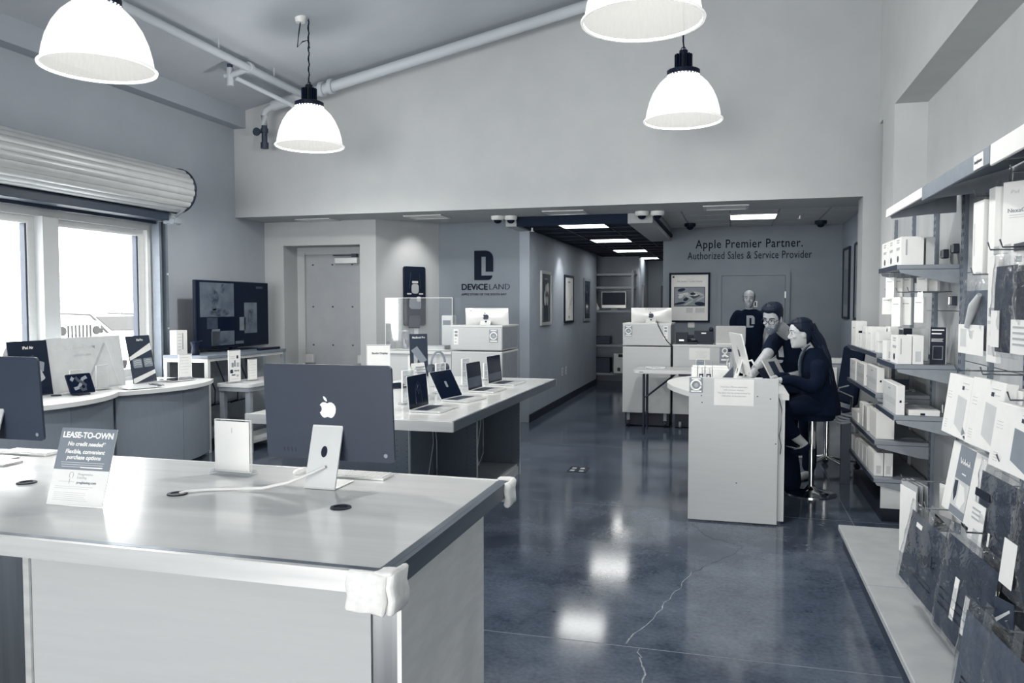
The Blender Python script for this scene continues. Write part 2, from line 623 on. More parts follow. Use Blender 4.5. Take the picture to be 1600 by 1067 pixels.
# wall with the grey service door, in a recess
b = B()
b.box(-6.15, -5.86, 9.55, 9.95, 0, 2.72).box(-4.73, -4.5, 9.55, 9.95, 0, 2.72).box(-5.86, -4.73, 9.55, 9.95, 2.40, 2.72)
struct(b.build('wall_door', 'wall'))
d1 = struct(B().box(-5.738, -4.792, 9.925, 9.955, 0.002, 2.298).build('door_1', 'door'))
fr = B().box(-5.86, -5.74, 9.90, 9.99, 0, 2.40).box(-4.79, -4.73, 9.90, 9.99, 0, 2.40).box(-5.74, -4.79, 9.90, 9.99, 2.30, 2.40)
fr.box(-5.765, -5.74, 9.885, 9.90, 0, 2.33).build('door_frame', 'wall', d1)
cl = B().box(-5.26, -4.92, 9.85, 9.922, 2.17, 2.25, .006).build('door_closer', 'silver', d1)
B().box(-5.29, -4.93, 9.86, 9.885, 2.275, 2.29).box(-5.0, -4.93, 9.84, 9.9, 2.255, 2.30).build('closer_arm', 'dark_metal', d1)
bl = B()
for bx in (-5.63, -5.33, -5.03):
    for bz in (2.16, 1.58, 1.05):
        bl.cyl((bx, 9.922, bz), .011, .012, 'y', 10)
bl.build('bolt', 'dark_metal', d1)
B().box(-5.72, -5.60, 9.84, 9.924, .80, .92, .01).build('latch_guard', 'silver', d1)
B().box(-4.93, -4.83, 9.84, 9.924, .80, .92, .01).build('latch_guard', 'silver', d1)
# poster wall, logo wall, corridor
L = math.hypot(.53, .91)
a = math.atan2(.91, .53)
T = Matrix.Translation((-4.5, 9.55, 0)) @ Matrix.Rotation(a, 4, 'Z')
struct(B().box(0, L + .05, 0, .12, 0, 2.78, T=T).build('wall_poster', 'wall'))
struct(B().box(-4.1, -2.78, 10.46, 10.6, 0, 2.85).build('wall_logo', 'wall_dimmed'))
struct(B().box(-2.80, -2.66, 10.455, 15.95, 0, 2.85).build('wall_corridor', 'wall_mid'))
struct(B().box(-2.658, -2.646, 10.44, 15.95, 0, .11).build('baseboard_corridor', 'black'))
struct(B().box(-4.55, -2.66, 9.78, 10.6, 2.74, 2.86).build('ceiling_alcove', 'wall'))
struct(B().box(-2.80, -2.66, 9.78, 10.46, 2.60, 2.74).build('trim_3', 'wall'))
# rear wall with lettering and door
struct(B().box(-1.06, 1.75, 12.66, 12.8, 0, 2.9).build('wall_back', 'wall_dimmed'))
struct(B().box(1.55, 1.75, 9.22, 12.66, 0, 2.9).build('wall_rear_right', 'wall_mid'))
struct(B().box(-1.06, -.92, 12.8, 18.6, 0, 2.9).build('wall_passage', 'wall_dimmed'))
d2 = struct(B().box(-.165, .755, 12.635, 12.664, 0.01, 2.05).build('door_2', 'wall_dimmed'))
B().ring('xz', 12.62, 12.659, -.235, .825, 0, 2.11, .065, .055, 0).build('door_frame', 'wall_dimmed', d2)
for hz in (1.76, 1.0, .3):
    B().box(.748, .770, 12.61, 12.64, hz - .05, hz + .05, .004).build('hinge', 'silver', d2)
# end of the corridor
struct(B().box(-3.6, -1.9, 16.75, 16.9, 0, 2.9).build('wall_end', 'wall_mid'))
struct(B().box(-3.6, -3.5, 15.8, 16.75, 0, 2.9).build('wall_alcove', 'wall_mid'))
struct(B().box(-2.0, -1.9, 16.9, 18.6, 0, 2.9).build('wall_corridor_far', 'wall_mid'))
struct(B().box(-1.9, -1.06, 18.6, 18.75, 0, 2.9).build('wall_far', 'wall_dimmed'))
d3 = struct(B().box(-1.60, -1.2, 18.56, 18.6, 0.01, 2.05).build('door_3', 'dark_metal'))
d4 = struct(B().box(-1.9, -1.86, 17.3, 18.1, 0.01, 2.05).build('door_4', 'door'))
struct(B().box(-3.6, -2.8, 15.8, 15.95, 0, 2.9).build('wall_alcove_front', 'wall_mid'))
# roof over the rear, and dark tile ceiling with its bright panels
struct(B().box(-6.4, 1.95, 9.08, 19, 2.92, 3.1).build('ceiling_rear', 'wall_dimmed'))
struct(B().box(-1.25, -.95, 9.78, 12.66, 2.60, 2.92).build('trim_4', 'wall'))
dc = struct(B().box(-2.66, -.92, 9.79, 18.7, 2.66, 2.70).box(-3.6, -2.66, 15.8, 17, 2.66, 2.70).build('ceiling_dark', 'dark_tile'))
lit_dark = [(-2.16, 9.95, 1), (-2.16, 12.39, 1), (-2.16, 14.83, 1), (-2.16, 17.27, 1)]
cellx = [-2.655, -2.165, -1.555, -1.255]
cy = 9.80
row = 0
while cy < 18.4:
    for k in range(3):
        x0, x1 = cellx[k], cellx[k + 1]
        if cy > 12.7 and k == 2:
            x1 = -1.06
        if k == 1 and row % 4 in (0, ) or (k == 1 and row % 4 == 0):
            continue
        B().box(x0 + .012, x1 - .012, cy + .012, cy + .598, 2.625, 2.64).build('ceiling_tile', 'dark_tile', dc)
    cy += .61
    row += 1
gb = B()
for x in cellx:
    gb.box(x - .012, x + .012, 9.80, 18.5, 2.617, 2.63)
cy = 9.80
while cy < 18.5:
    gb.box(-2.655, -1.06, cy - .012, cy + .012, 2.616, 2.63)
    cy += .61
gb.build('ceiling_grid', 'navy', dc)
B().box(-2.655, -1.24, 9.782, 9.80, 2.60, 2.72).build('ceiling_edge', 'dark_tile', dc)
lab = ['nearest bright flat ceiling panel in the dark ceiling', 'second bright flat ceiling panel in the dark corridor ceiling',
       'third bright flat ceiling panel along the dark corridor ceiling', 'farthest bright flat ceiling panel at the corridor end']
row0 = 9.80
for i in range(4):
    y0 = row0 + i * 2.44
    t = thing('ceiling_light', lab[i], 'ceiling light', (-1.86, y0 + .305, 2.62), 0, 'bright panels in the dark ceiling')
    B().box(-.29, .29, -.29, .29, 0.0, .02).build('diffuser', 'lamp_lit', t)
    B().box(-.30, -.29, -.30, .30, -.006, .02).box(.29, .30, -.30, .30, -.006, .02).box(-.29, .29, -.30, -.29, -.006, .02).box(-.29, .29, .29, .30, -.006, .02).build('frame', 'grey_metal', t)
# pale tile ceiling on the right
wc = struct(B().box(-.95, 1.55, 9.79, 12.66, 2.82, 2.86).build('ceiling_tiled', 'grey_metal'))
gx = [-.95, -.65, -.05, .55, 1.15, 1.55]
gy = [9.80, 10.36, 10.96, 11.56, 12.16, 12.655]
for i in range(5):
    for j in range(5):
        if i == 2 and j == 2:
            continue
        B().box(gx[i] + .008, gx[i + 1] - .008, gy[j] + .008, gy[j + 1] - .008, 2.80, 2.815).build('ceiling_tile', 'white_tile', wc)
t = thing('ceiling_light', 'bright flat panel in the pale tiled ceiling above the lettering', 'ceiling light', (.25, 11.26, 2.795))
B().box(-.29, .29, -.29, .29, 0, .02).build('diffuser', 'lamp_lit', t)
B().box(-.30, -.29, -.30, .30, -.006, .02).box(.29, .30, -.30, .30, -.006, .02).box(-.29, .29, -.30, -.29, -.006, .02).box(-.29, .29, .29, .30, -.006, .02).build('frame', 'white_gloss', t)
# wall behind the camera (glazed shop front) and outside ground
b = B()
b.box(-6.36, -5.7, -7.7, -7.5, 0, 6).box(1.3, 1.9, -7.7, -7.5, 0, 6).box(-5.7, 1.3, -7.7, -7.5, 3.3, 6).box(-5.7, 1.3, -7.7, -7.5, 0, .2)
struct(b.build('wall_front', 'wall'))
b = B()
for x in (-5.7, -3.37, -1.03, 1.22):
    b.box(x, x + .08, -7.65, -7.55, .2, 3.3)
struct(b.build('window_2', 'alu'))
struct(B().box(-60, -6.4, -20, 60, -.25, -.12).build('street_ground', 'asphalt'))

# window_1: frames, posts, panes (left wall)
w1 = struct(B().box(-6.36, -6.10, 3.2, 7.42, .74, .78).build('window_1', 'white'))
B().ring('yz', -6.32, -6.17, 3.2, 7.42, .78, 2.5, .10, .08, .06).build('window_frame', 'white', w1)
for y in (4.30, 5.84):
    B().box(-6.33, -6.12, y + .07, y + .25, .84, 2.42).build('window_post', 'wall', w1)
for y0, y1 in ((3.3, 4.37), (4.55, 5.91), (6.09, 7.32)):
    s = B().ring('yz', -6.30, -6.22, y0, y1, .84, 2.42, .075, .07, .08).build('sash', 'white', w1)
    B().box(-6.275, -6.265, y0 + .06, y1 - .07, .91, 2.36).build('pane', 'pane', s)
    B().box(-6.29, -6.23, y1 - .095, y1 - .076, .92, 2.35).build('gasket', 'dark_metal', s)
# ================================================================== pendant lamps
def shade_material():
    m = bpy.data.materials.new('ribbed_lamp_shade')
    m.use_nodes = True
    nt = m.node_tree
    nt.nodes.clear()
    out = nt.nodes.new('ShaderNodeOutputMaterial')
    tr = nt.nodes.new('ShaderNodeBsdfTransparent')
    tl = nt.nodes.new('ShaderNodeBsdfTranslucent')
    df = nt.nodes.new('ShaderNodeBsdfDiffuse')
    em = nt.nodes.new('ShaderNodeEmission')
    em.inputs['Color'].default_value = (*tone(252), 1)
    em.inputs['Strength'].default_value = 0.40
    tc = nt.nodes.new('ShaderNodeTexCoord')
    nz = nt.nodes.new('ShaderNodeTexNoise')
    mp = nt.nodes.new('ShaderNodeMapping')
    mp.inputs['Scale'].default_value = (60, 60, 0.6)
    nz.inputs['Scale'].default_value = 1.0
    rp = nt.nodes.new('ShaderNodeMapRange')
    rp.inputs['To Min'].default_value = 0.10
    rp.inputs['To Max'].default_value = 0.30
    for n in (tl, df):
        n.inputs['Color'].default_value = (.035, .035, .034, 1)
    m1 = nt.nodes.new('ShaderNodeMixShader')
    m1.inputs['Fac'].default_value = 0.3
    m2 = nt.nodes.new('ShaderNodeMixShader')
    ad = nt.nodes.new('ShaderNodeAddShader')
    lk = nt.links.new
    lk(tc.outputs['Object'], mp.inputs['Vector'])
    lk(mp.outputs['Vector'], nz.inputs['Vector'])
    lk(nz.outputs['Fac'], rp.inputs['Value'])
    lk(rp.outputs['Result'], m2.inputs['Fac'])
    lk(tl.outputs[0], m1.inputs[1])
    lk(df.outputs[0], m1.inputs[2])
    lk(m1.outputs[0], m2.inputs[1])
    lk(tr.outputs[0], m2.inputs[2])
    lk(m2.outputs[0], ad.inputs[0])
    lk(em.outputs[0], ad.inputs[1])
    lk(ad.outputs[0], out.inputs['Surface'])
    return m


M['shade'] = shade_material()
M['shade_rim'] = mat('bright_shade_rim', 250, 0.3, noise=0.005, emit=0.4)


def pendant(loc, label, light_w):
    x, y, z = loc
    t = thing('pendant_lamp', label, 'pendant lamp', loc, 0, 'ribbed bell pendant lamps')
    prof = [(.330, 0), (.322, .03), (.312, .09), (.292, .165), (.258, .245), (.212, .315), (.165, .362), (.125, .388)]
    sh = B().lathe(prof, 56).build('shade', 'shade', t, smooth=60)
    B().lathe([(.326, -.004), (.340, -.006), (.343, .003), (.334, .012), (.326, .008)], 56, closed=True).build('rim', 'shade_rim', sh, smooth=60)
    B().lathe([(.03, .40), (.13, .385), (.142, .392), (.142, .43), (.12, .44), (.03, .44)], 36).build('collar', 'navy', t, smooth=30)
    b = B()
    for k in range(16):
        an = 2 * PI * k / 16
        b.rot((.052 * math.cos(an), .052 * math.sin(an), .505), (.05, .007, .13), (0, 0, an))
    b.cyl((0, 0, .50), .05, .14).cyl((0, 0, .585), .036, .04)
    b.build('heat_sink', 'navy', t)
    bd = B()
    for k in range(28):
        an = 2 * PI * k / 28
        bd.sph((.136 * math.cos(an), .136 * math.sin(an), .387), .0055, 6)
    bd.build('led_ring', 'downlight', t)['kind'] = 'stuff'
    B().sph((0, 0, .25), .055, 16, (1, 1, 1.3)).cyl((0, 0, .35), .03, .09).build('bulb', 'lamp_lit', t, smooth=40)
    zc = ZC(x) - z
    pts = []
    n = 30
    for k in range(n + 1):
        q = k / n
        pts.append((.006 * math.cos(q * 40), .006 * math.sin(q * 40), .60 + q * (zc - .62)))
    B().tube(pts, .007, 6).tube([(0, 0, .60), (.004, 0, zc - .01)], .004, 5).build('cable', 'navy', t)
    ho = B().tube([(.02 * math.cos(a_), 0, .615 + .02 * math.sin(a_)) for a_ in [2 * PI * i / 12 for i in range(12)]], .004, 6, closed=True)
    ho.build('hook', 'navy', t)
    rose = B().cyl((-.06, -.05, zc - .03), .045, .06, r2=.06)
    rose.build('ceiling_rose', 'white_gloss', t, smooth=30)
    B().tube([(-.06, -.05, zc - .06), (-.075, -.055, zc - .16), (-.09, -.06, zc - .30), (-.05, -.03, zc - .24), (-.01, 0, zc - .22), (.012, 0, zc - .30)], .006, 6).build('loop_cable', 'navy', t)
    l = bpy.data.lights.new('lamp_glow', 'POINT')
    l.energy = light_w
    l.shadow_soft_size = .09
    l.color = (1, .975, .93)
    o = bpy.data.objects.new('lamp_glow', l)
    COL.objects.link(o)
    o.location = (0, 0, .12)
    o.parent = t
    return t


LAMP_W = 125
pendant((-3.84, 4.16, 3.08), 'bell pendant lamp hanging before the shutter, its cap cut by the top of the photo', LAMP_W)
pendant((-4.10, 7.19, 3.19), 'bell pendant lamp hanging by the white sprinkler pipes', LAMP_W)
pendant((-.50, 4.50, 3.17), 'large near bell pendant lamp of which only the lower rim shows', LAMP_W)
pendant((-.44, 7.16, 3.21), 'bell pendant lamp hanging in front of the bare upper wall', LAMP_W)

# ------------------------------------------------------------------ sprinkler pipes under the ceiling
t = thing('sprinkler_pipe', 'white painted sprinkler pipes running under the sloping ceiling', 'pipe', (-4.9, 8.62, 4.2))


def rel(pts, o):
    return [(p[0] - o[0], p[1] - o[1], p[2] - o[2]) for p in pts]


o0 = (-4.9, 8.62, 4.2)
pipe = lambda pts, r, nm, m='ceil', seg=12: B().tube(rel(pts, o0), r, seg).build(nm, m, t, smooth=50)
pipe([(-5.40, 8.62, ZC(-5.4) - .17), (-4.9, 8.62, ZC(-4.9) - .16), (1.3, 8.62, ZC(1.3) - .14)], .062, 'main_pipe')
pipe([(-5.0, 3.2, ZC(-5.) - .13), (-5.0, 8.62, ZC(-5.) - .15)], .042, 'branch_pipe')
pipe([(-5.40, 8.62, ZC(-5.4) - .17), (-5.50, 8.62, ZC(-5.5) - .19), (-5.53, 8.62, ZC(-5.5) - .26), (-5.53, 8.62, ZC(-5.5) - .38)], .04, 'elbow_pipe')
pipe([(-4.98, 7.5, ZC(-5) - .15), (-5.22, 7.5, ZC(-5.2) - .17), (-5.28, 7.5, ZC(-5.2) - .17)], .032, 'arm_pipe')
pipe([(-5.22, 7.5, ZC(-5.2) - .09), (-5.22, 7.5, ZC(-5.2) - .28)], .036, 'tee')
pipe([(-5.17, 7.52, ZC(-5.2) - .19), (-4.86, 8.35, ZC(-4.9) - .42)], .026, 'brace_pipe')
for nm, x in (('coupling', -4.74), ('coupling', -4.62)):
    B().cyl((x + 4.9, 0, ZC(x) - .155 - 4.2), .088, .05, 'x', 16).build(nm, 'ceil', t, smooth=40)
B().cyl((-.1, -1.10, ZC(-5) - .14 - 4.2), .058, .05, 'y', 14).build('coupling', 'ceil', t, smooth=40)
for (x, y) in ((-5.0, 5.4), (-5.0, 7.0), (-5.0, 8.0)):
    pipe([(x, y, ZC(x) - .18), (x, y, ZC(x))], .008, 'hanger', 'ceil', 6)
b = B()
b.tube(rel([(-5.53, 8.62, ZC(-5.5) - .37), (-5.53, 8.62, ZC(-5.5) - .62)], o0), .035, 10)
b.cyl((-5.53 - o0[0], 0, ZC(-5.5) - .62 - o0[2]), .048, .07).cyl((-5.53 - o0[0], 0, ZC(-5.5) - .44 - o0[2]), .046, .05)
v = b.build('valve', 'dark_metal', t, smooth=40)
B().cyl((-5.60 - o0[0], -.06, ZC(-5.5) - .46 - o0[2]), .05, .02, 'y', 12).tube(rel([(-5.53, 8.62, ZC(-5.5) - .47), (-5.60, 8.56, ZC(-5.5) - .46)], o0), .01, 6).build('handwheel', 'dark_metal', v)
B().cyl((-5.22 - o0[0], 7.5 - o0[1], ZC(-5.2) - .07 - o0[2]), .03, .04).build('sprinkler_head', 'dark_metal', t)

# ------------------------------------------------------------------ roll-up shutter over the window
SX, SZ, SR = -5.86, 2.845, .228
t = thing('roll_up_shutter', 'coiled white roll-up shutter mounted above the shop window', 'shutter', (SX, 5.2, SZ))
N = 20
for k in range(N):
    a0 = 2 * PI * k / N
    prof = []
    for q in range(5):
        an = a0 + 2 * PI / N * (q / 4) * .97
        rr = SR + (.0, .010, .012, .010, .0)[q] * (1 if k % 2 else .55)
        prof.append((rr * math.cos(an), rr * math.sin(an)))
    inner = [((SR - .018) * math.cos(a0 + 2 * PI / N * .97 * (1 - q / 4)), (SR - .018) * math.sin(a0 + 2 * PI / N * .97 * (1 - q / 4))) for q in range(5)]
    B().prism(prof + inner, -2.25, 2.22, 'xz').build('slat', 'shutter', t, smooth=35)
B().cyl((0, 0, 0), SR - .02, 4.44, 'y', 32).build('drum', 'mid_metal', t)
ring = B()
ring.tube([((SR + .004) * math.cos(2 * PI * k / 36), 2.235, (SR + .004) * math.sin(2 * PI * k / 36)) for k in range(36)], .016, 6, closed=True)
ring.build('end_brush', 'black', t, smooth=60)
B().cyl((0, 2.215, 0), SR - .01, .02, 'y', 32).build('end_disc', 'shutter', t)
B().box(-.20, -.02, -2.1, 2.13, -.33, -.24, .006).build('bottom_bar', 'dark_metal', t)
B().box(-.245, -.20, -2.1, 2.13, -.36, -.2).build('header_seal', 'dark_metal', t)
br = B().box(-.10, .06, 2.12, 2.22, -.36, -.30, .005).cyl((.02, 2.17, -.34), .03, .12, 'y', 12).box(-.28, -.05, 2.14, 2.19, -.33, -.22)
br.tube([(.0, 2.2, -.28), (.10, 2.2, -.21)], .018, 8)
br.build('end_bracket', 'grey_metal', t)
gt = B().box(-.285, -.19, 2.165, 2.20, -2.84, -.25).box(-.285, -.19, 2.27, 2.30, -2.84, -.25).box(-.285, -.26, 2.20, 2.27, -2.84, -.25)
gt.build('guide_track', 'mid_metal', t)
bl = B()
for zz in (-.9, -1.5, -2.1):
    bl.cyl((-.187, 2.285, zz), .012, .012, 'x', 8)
bl.build('bolt', 'alu', t)

# ------------------------------------------------------------------ cars outside
def off_roader(loc, rz, label):
    t = thing('off_road_vehicle', label, 'car', loc, rz)
    B().box(-.62, .62, .1, 3.6, .55, 1.12, .06).box(-.78, .78, 1.4, 3.8, .55, 1.15, .05).box(-.70, .70, 1.6, 3.8, 1.15, 1.85, .08).build('body', 'car', t)
    B().prism([(-.52, .72), (.52, .72), (.60, 1.16), (.50, 1.22), (-.50, 1.22), (-.60, 1.16)], .04, .12, 'xz').build('front_grille', 'car', t)
    for k in range(7):
        B().box(-.30 + k * .10 - .022, -.30 + k * .10 + .022, .02, .045, .80, 1.14, .008).build('grille_slot', 'car_dark', t)
    for s in (-1, 1):
        B().cyl((s * .46, .04, 1.02), .095, .06, 'y', 20).build('headlight', 'car_dark', t)
        B().box(s * .62, s * .92, .3, 1.2, .78, .90, .04).build('fender', 'car', t)
        B().cyl((s * .78, .75, .40), .40, .24, 'x', 24).build('wheel', 'car_dark', t)
        B().box(s * .80 - .08, s * .80 + .08, 1.5, 1.6, 1.22, 1.42, .03).build('mirror', 'car_dark', t)
    B().box(-.85, .85, -.12, .06, .50, .64, .03).build('bumper', 'car_dark', t)
    B().box(-.62, .62, 1.56, 1.60, 1.22, 1.75).build('windscreen', 'pane', t)
    return t


off_roader((-13.4, 13.85, .04), R(90), 'white off-road vehicle with a slotted grille parked outside the window')
off_roader((-12.6, 10.3, -.12), R(75), 'white off-road vehicle outside, behind the left window pane')
t = thing('sedan', 'pale car with a raked windscreen parked beside the slotted grille outside', 'car', (-14.0, 17.3, -.12), R(80))
B().prism([(0, .35), (0, .75), (.25, .92), (1.2, 1.02), (1.95, 1.45), (3.2, 1.48), (4.2, 1.05), (4.4, .9), (4.4, .35)], -.88, .88, 'yz').build('body', 'car', t)
B().box(-.66, .66, 1.25, 1.95, 1.06, 1.08, .004, Matrix.Translation((0, 1.3, 1.1)) @ Matrix.Rotation(R(30), 4, 'X') @ Matrix.Translation((0, -1.3, -1.07))).build('windscreen', 'car_dark', t)
for s in (-1, 1):
    B().tube([(s * .84, 1.15, 1.0), (s * .74, 1.95, 1.47), (s * .74, 3.2, 1.49)], .035, 6).build('roof_pillar', 'car_dark', t)
    B().cyl((s * .82, .95, .32), .32, .2, 'x', 20).build('wheel', 'car_dark', t)
    B().box(s * .98 - .09, s * .98 + .09, 1.25, 1.37, 1.02, 1.16, .03).build('mirror', 'car_dark', t)
B().box(-.5, .5, -.02, .01, .55, .66).build('grille', 'car_dark', t)

# ------------------------------------------------------------------ bowed display counters along the window
def bow(y0, y1, bulge=.22, xf=-5.33, xb=-6.02, n=14, inset=0.0):
    pts = [(xb, y0 + inset), (xb, y1 - inset)][::-1]
    out = [(xb, y1 - inset), (xb, y0 + inset)]
    for k in range(n + 1):
        q = k / n
        y = y0 + inset + (y1 - y0 - 2 * inset) * q
        out.append((xf - inset + bulge * 4 * q * (1 - q) * (1 if True else 0), y))
    return out


for (y0, y1, lb) in ((4.55, 5.92, 'bowed grey display counter below the window, nearer the camera'), (5.925, 7.28, 'bowed grey display counter below the window, the one with the dark leaning sign')):
    t = thing('display_counter', lb, 'counter', (0, 0, 0), 0, 'bowed counters under the window')
    B().prism(bow(y0, y1), .782, .82, 'xy').build('worktop', 'white', t, smooth=40)
    B().prism(bow(y0, y1, inset=.006, bulge=.222), .777, .783, 'xy').build('edge_band', 'alu_dark', t, smooth=40)
    ym = (y0 + y1) / 2
    for (a_, c_) in ((y0 + .012, ym - .002), (ym + .002, y1 - .012)):
        pts = []
        for k in range(9):
            y = a_ + (c_ - a_) * k / 8
            q = (y - y0) / (y1 - y0)
            pts.append((-5.385 + .20 * 4 * q * (1 - q), y))
        pts += [(p[0] - .02, p[1]) for p in pts[::-1]]
        B().prism(pts, .06, .776, 'xy').build('front_panel', 'counter_face', t, smooth=40)
    B().box(-5.98, -5.41, y0 + .006, y0 + .026, .0, .776).box(-5.98, -5.41, y1 - .026, y1 - .006, .0, .776).build('end_panel', 'counter_face', t)
    B().box(-5.9, -5.47, y0 + .03, y1 - .03, 0, .06).build('plinth', 'navy', t)

# ------------------------------------------------------------------ sign boards and tablets on the bowed counters
def board(loc, rz, w_, h_, m, label, lean=8, name='sign_board'):
    t = thing(name, label, 'sign', loc, 0, None, (0, 0, rz))
    s = B().rot((0, .03 + h_ / 2 * math.sin(R(lean)), h_ / 2 * math.cos(R(lean))), (w_, .006, h_), (R(-lean), 0, 0), .001).build('panel', m, t)
    B().box(-w_ * .42, w_ * .42, .02, .12, 0, .012).rot((0, .11, h_ * .25), (.02, .006, h_ * .5), (R(12), 0, 0)).build('foot', 'acrylic', t)
    return t, s


def on_board(lean, x, z, off=-.0045):
    """point on a leaning board's front, z measured up the board"""
    return (x, .03 + z * math.sin(R(lean)) + off * math.cos(R(lean)), z * math.cos(R(lean)) + off * -math.sin(R(lean)) * -1)


def flat(name, m, parent, pts, lean, thick=.001, base=-.0036):
    """thin printed patch on a leaning board"""
    T = Matrix.Translation((0, .03, 0)) @ Matrix.Rotation(R(-lean), 4, 'X')
    return B().prism(pts, base - thick, base, 'xz', T).build(name, m, parent)


def flat_text(name, txt, size, m, parent, x, z, lean, mirror=False, **kw):
    T = Matrix.Translation((0, .03, 0)) @ Matrix.Rotation(R(-lean), 4, 'X')
    p = T @ Vector((x, -.0048, z))
    return text(name, txt, size, m, parent, p, (PI / 2 - R(lean), 0, 0), mirror, **kw)


t, s = board((-5.72, 5.42, .82), R(90), .40, .48, 'navy', 'dark upright sign with angled pale tablets by the window post')
flat_text('lettering', 'iPad Air', .034, 'emblem', s, 0, .42, 8, bold=.0006)
for i, (px, pz, rz_, sc_, m_) in enumerate(((.02, .31, .5, .09, 'print_dark'), (.08, .26, -.25, .12, 'print_grey'), (.06, .16, .45, .13, 'print_mid'), (-.09, .20, .8, .11, 'print_dark'), (-.10, .09, -.5, .12, 'print_grey'))):
    pts = [(px + math.cos(rz_) * u * sc_ - math.sin(rz_) * v_ * sc_ * .72, pz + math.sin(rz_) * u * sc_ + math.cos(rz_) * v_ * sc_ * .72) for u, v_ in rrect(1, 1, .12, 3)]
    flat('picture', m_, s, pts, 8, .0005 * (i + 1))
t, s = board((-5.76, 4.93, .82), R(90), .44, .47, 'paper', 'plain white upright sign at the left edge behind the big screen')
t, s = board((-5.74, 6.06, .82), R(90), .90, .49, 'box_grey', 'wide pale translucent sign whose lettering shows reversed')
flat_text('lettering', 'MacBook Air', .070, 'print_light', s, -.06, .40, 8, True, bold=.0005)
flat_text('lettering', 'with M2 chip', .040, 'print_light', s, -.04, .325, 8, True)
for (xa, za, xb_, zb) in ((-.02, .06, .24, .42), (.26, .42, .36, .02)):
    dx, dz = xb_ - xa, zb - za
    ln = math.hypot(dx, dz)
    nx, nz_ = -dz / ln * .012, dx / ln * .012
    flat('picture', 'print_mid' if xa < 0 else 'print_light', s, [(xa - nx, za - nz_), (xb_ - nx, zb - nz_), (xb_ + nx, zb + nz_), (xa + nx, za + nz_)], 8)
t, s = board((-5.70, 6.74, .82), R(98), .40, .48, 'print_dark', 'dark leaning sign with white diagonal wedges at the right end of the window', 10)
flat_text('lettering', 'iPad Pro', .032, 'emblem', s, .02, .435, 10, bold=.0005)
flat('picture', 'paper', s, [(-.195, .27), (.19, .40), (.195, .33), (-.195, .235)], 10)
flat('picture', 'paper', s, [(-.195, .05), (.195, .12), (.195, .08), (-.195, .0)], 10, .0008)
for k, (px, m_) in enumerate(((-.08, 'print_grey'), (.10, 'print_grey'))):
    flat('picture', m_, s, rrect(.15, .09, .012, 3, px, .20), 10, .0006)
    for q in range(3):
        flat('picture', 'print_light', s, [(px - .06, .18 + q * .018), (px, .192 + q * .018), (px + .06, .18 + q * .018), (px + .06, .185 + q * .018), (px, .198 + q * .018), (px - .06, .185 + q * .018)], 10, .0011)

t = thing('tablet', 'small dark tablet with a ribbon picture tilted on a stand', 'tablet', (-5.42, 5.63, .82), R(84))
T = Matrix.Translation((0, .02, .015)) @ Matrix.Rotation(R(-22), 4, 'X')
b = B()
b.prism(rrect(.25, .18, .012, 4, 0, .09), -.004, .004, 'xz', T)
s = b.build('body', 'navy', t)
B().prism(rrect(.235, .165, .006, 3, 0, .09), -.0052, -.0042, 'xz', T).build('screen', 'screen', s)


def ribbon(pts, m_, off):
    pb = B()
    P3 = [(p[0], off, p[1]) for p in pts]
    pb.tube(P3, .016, 6)
    bmesh.ops.scale(pb.bm, vec=(1, .04, 1), verts=pb.bm.verts, space=Matrix.Translation((0, -off, 0)))
    bmesh.ops.transform(pb.bm, matrix=T, verts=pb.bm.verts)
    return pb.build('picture', m_, s)


ribbon([(-.075, .045), (-.03, .055), (.0, .085), (.03, .13), (.075, .145)], 'print_grey', -.0064)
ribbon([(-.035, .15), (-.02, .12), (.015, .10), (.045, .07), (.035, .035), (.0, .03), (-.015, .06)], 'print_dark', -.0068)
ribbon([(-.085, .12), (-.06, .15)], 'print_grey', -.0064)
B().box(-.06, .06, .0, .09, 0, .012, .003).rot((0, .075, .06), (.03, .008, .12), (R(16), 0, 0)).build('stand', 'navy', t)


def acrylic_sign(loc, rz, w_, h_, label, m_='paper', name='sign_holder', lines=6, block=False, lm='print_light'):
    t = thing(name, label, 'sign', loc, rz)
    B().box(-w_ / 2, w_ / 2, -.005, .005, .012, h_, .001).build('holder', 'acrylic', t)
    B().ring('xz', -.0055, .0055, -w_ / 2 - .001, w_ / 2 + .001, .0125, h_ + .001, .0016).build('edge_highlight', 'box_white', t)  # white strips paint the light caught along the clear edges
    s = B().box(-w_ / 2 + .004, w_ / 2 - .004, -.0085, -.0055, .018, h_ - .006).build('sheet', m_, t)
    B().box(-w_ / 2 - .008, w_ / 2 + .008, -.035, .035, 0, .012, .002).build('foot', 'acrylic', t)
    if lines:
        b = B()
        for k in range(lines):
            z = h_ * .86 - k * h_ * .62 / max(1, lines - 1)
            ww = w_ * (.36 if k % 3 == 2 else .42)
            b.box(-ww, ww * random.uniform(.4, 1), -.0095, -.0084, z, z + h_ * .018)
        b.build('print', lm, s)
    return t, s


acrylic_sign((-5.58, 5.70, .82), R(86), .13, .21, 'small clear sign with a grey sheet behind the ribbon tablet', 'box_grey')
acrylic_sign((-5.60, 6.02, .82), R(86), .13, .23, 'small clear sign with faint print before the reversed lettering', 'box_grey')


def slate(loc, rz, label, m_body='white_gloss', m_scr='screen', w_=.26, d_=.19, name='tablet', rot=None):
    t = thing(name, label, 'tablet', loc, rz, None, rot)
    B().prism(rrect(w_, d_, .012, 4), 0, .007, 'xy').build('body', m_body, t)
    B().prism(rrect(w_ - .018, d_ - .018, .006, 3), .0071, .0078, 'xy').build('screen', m_scr, t)
    return t


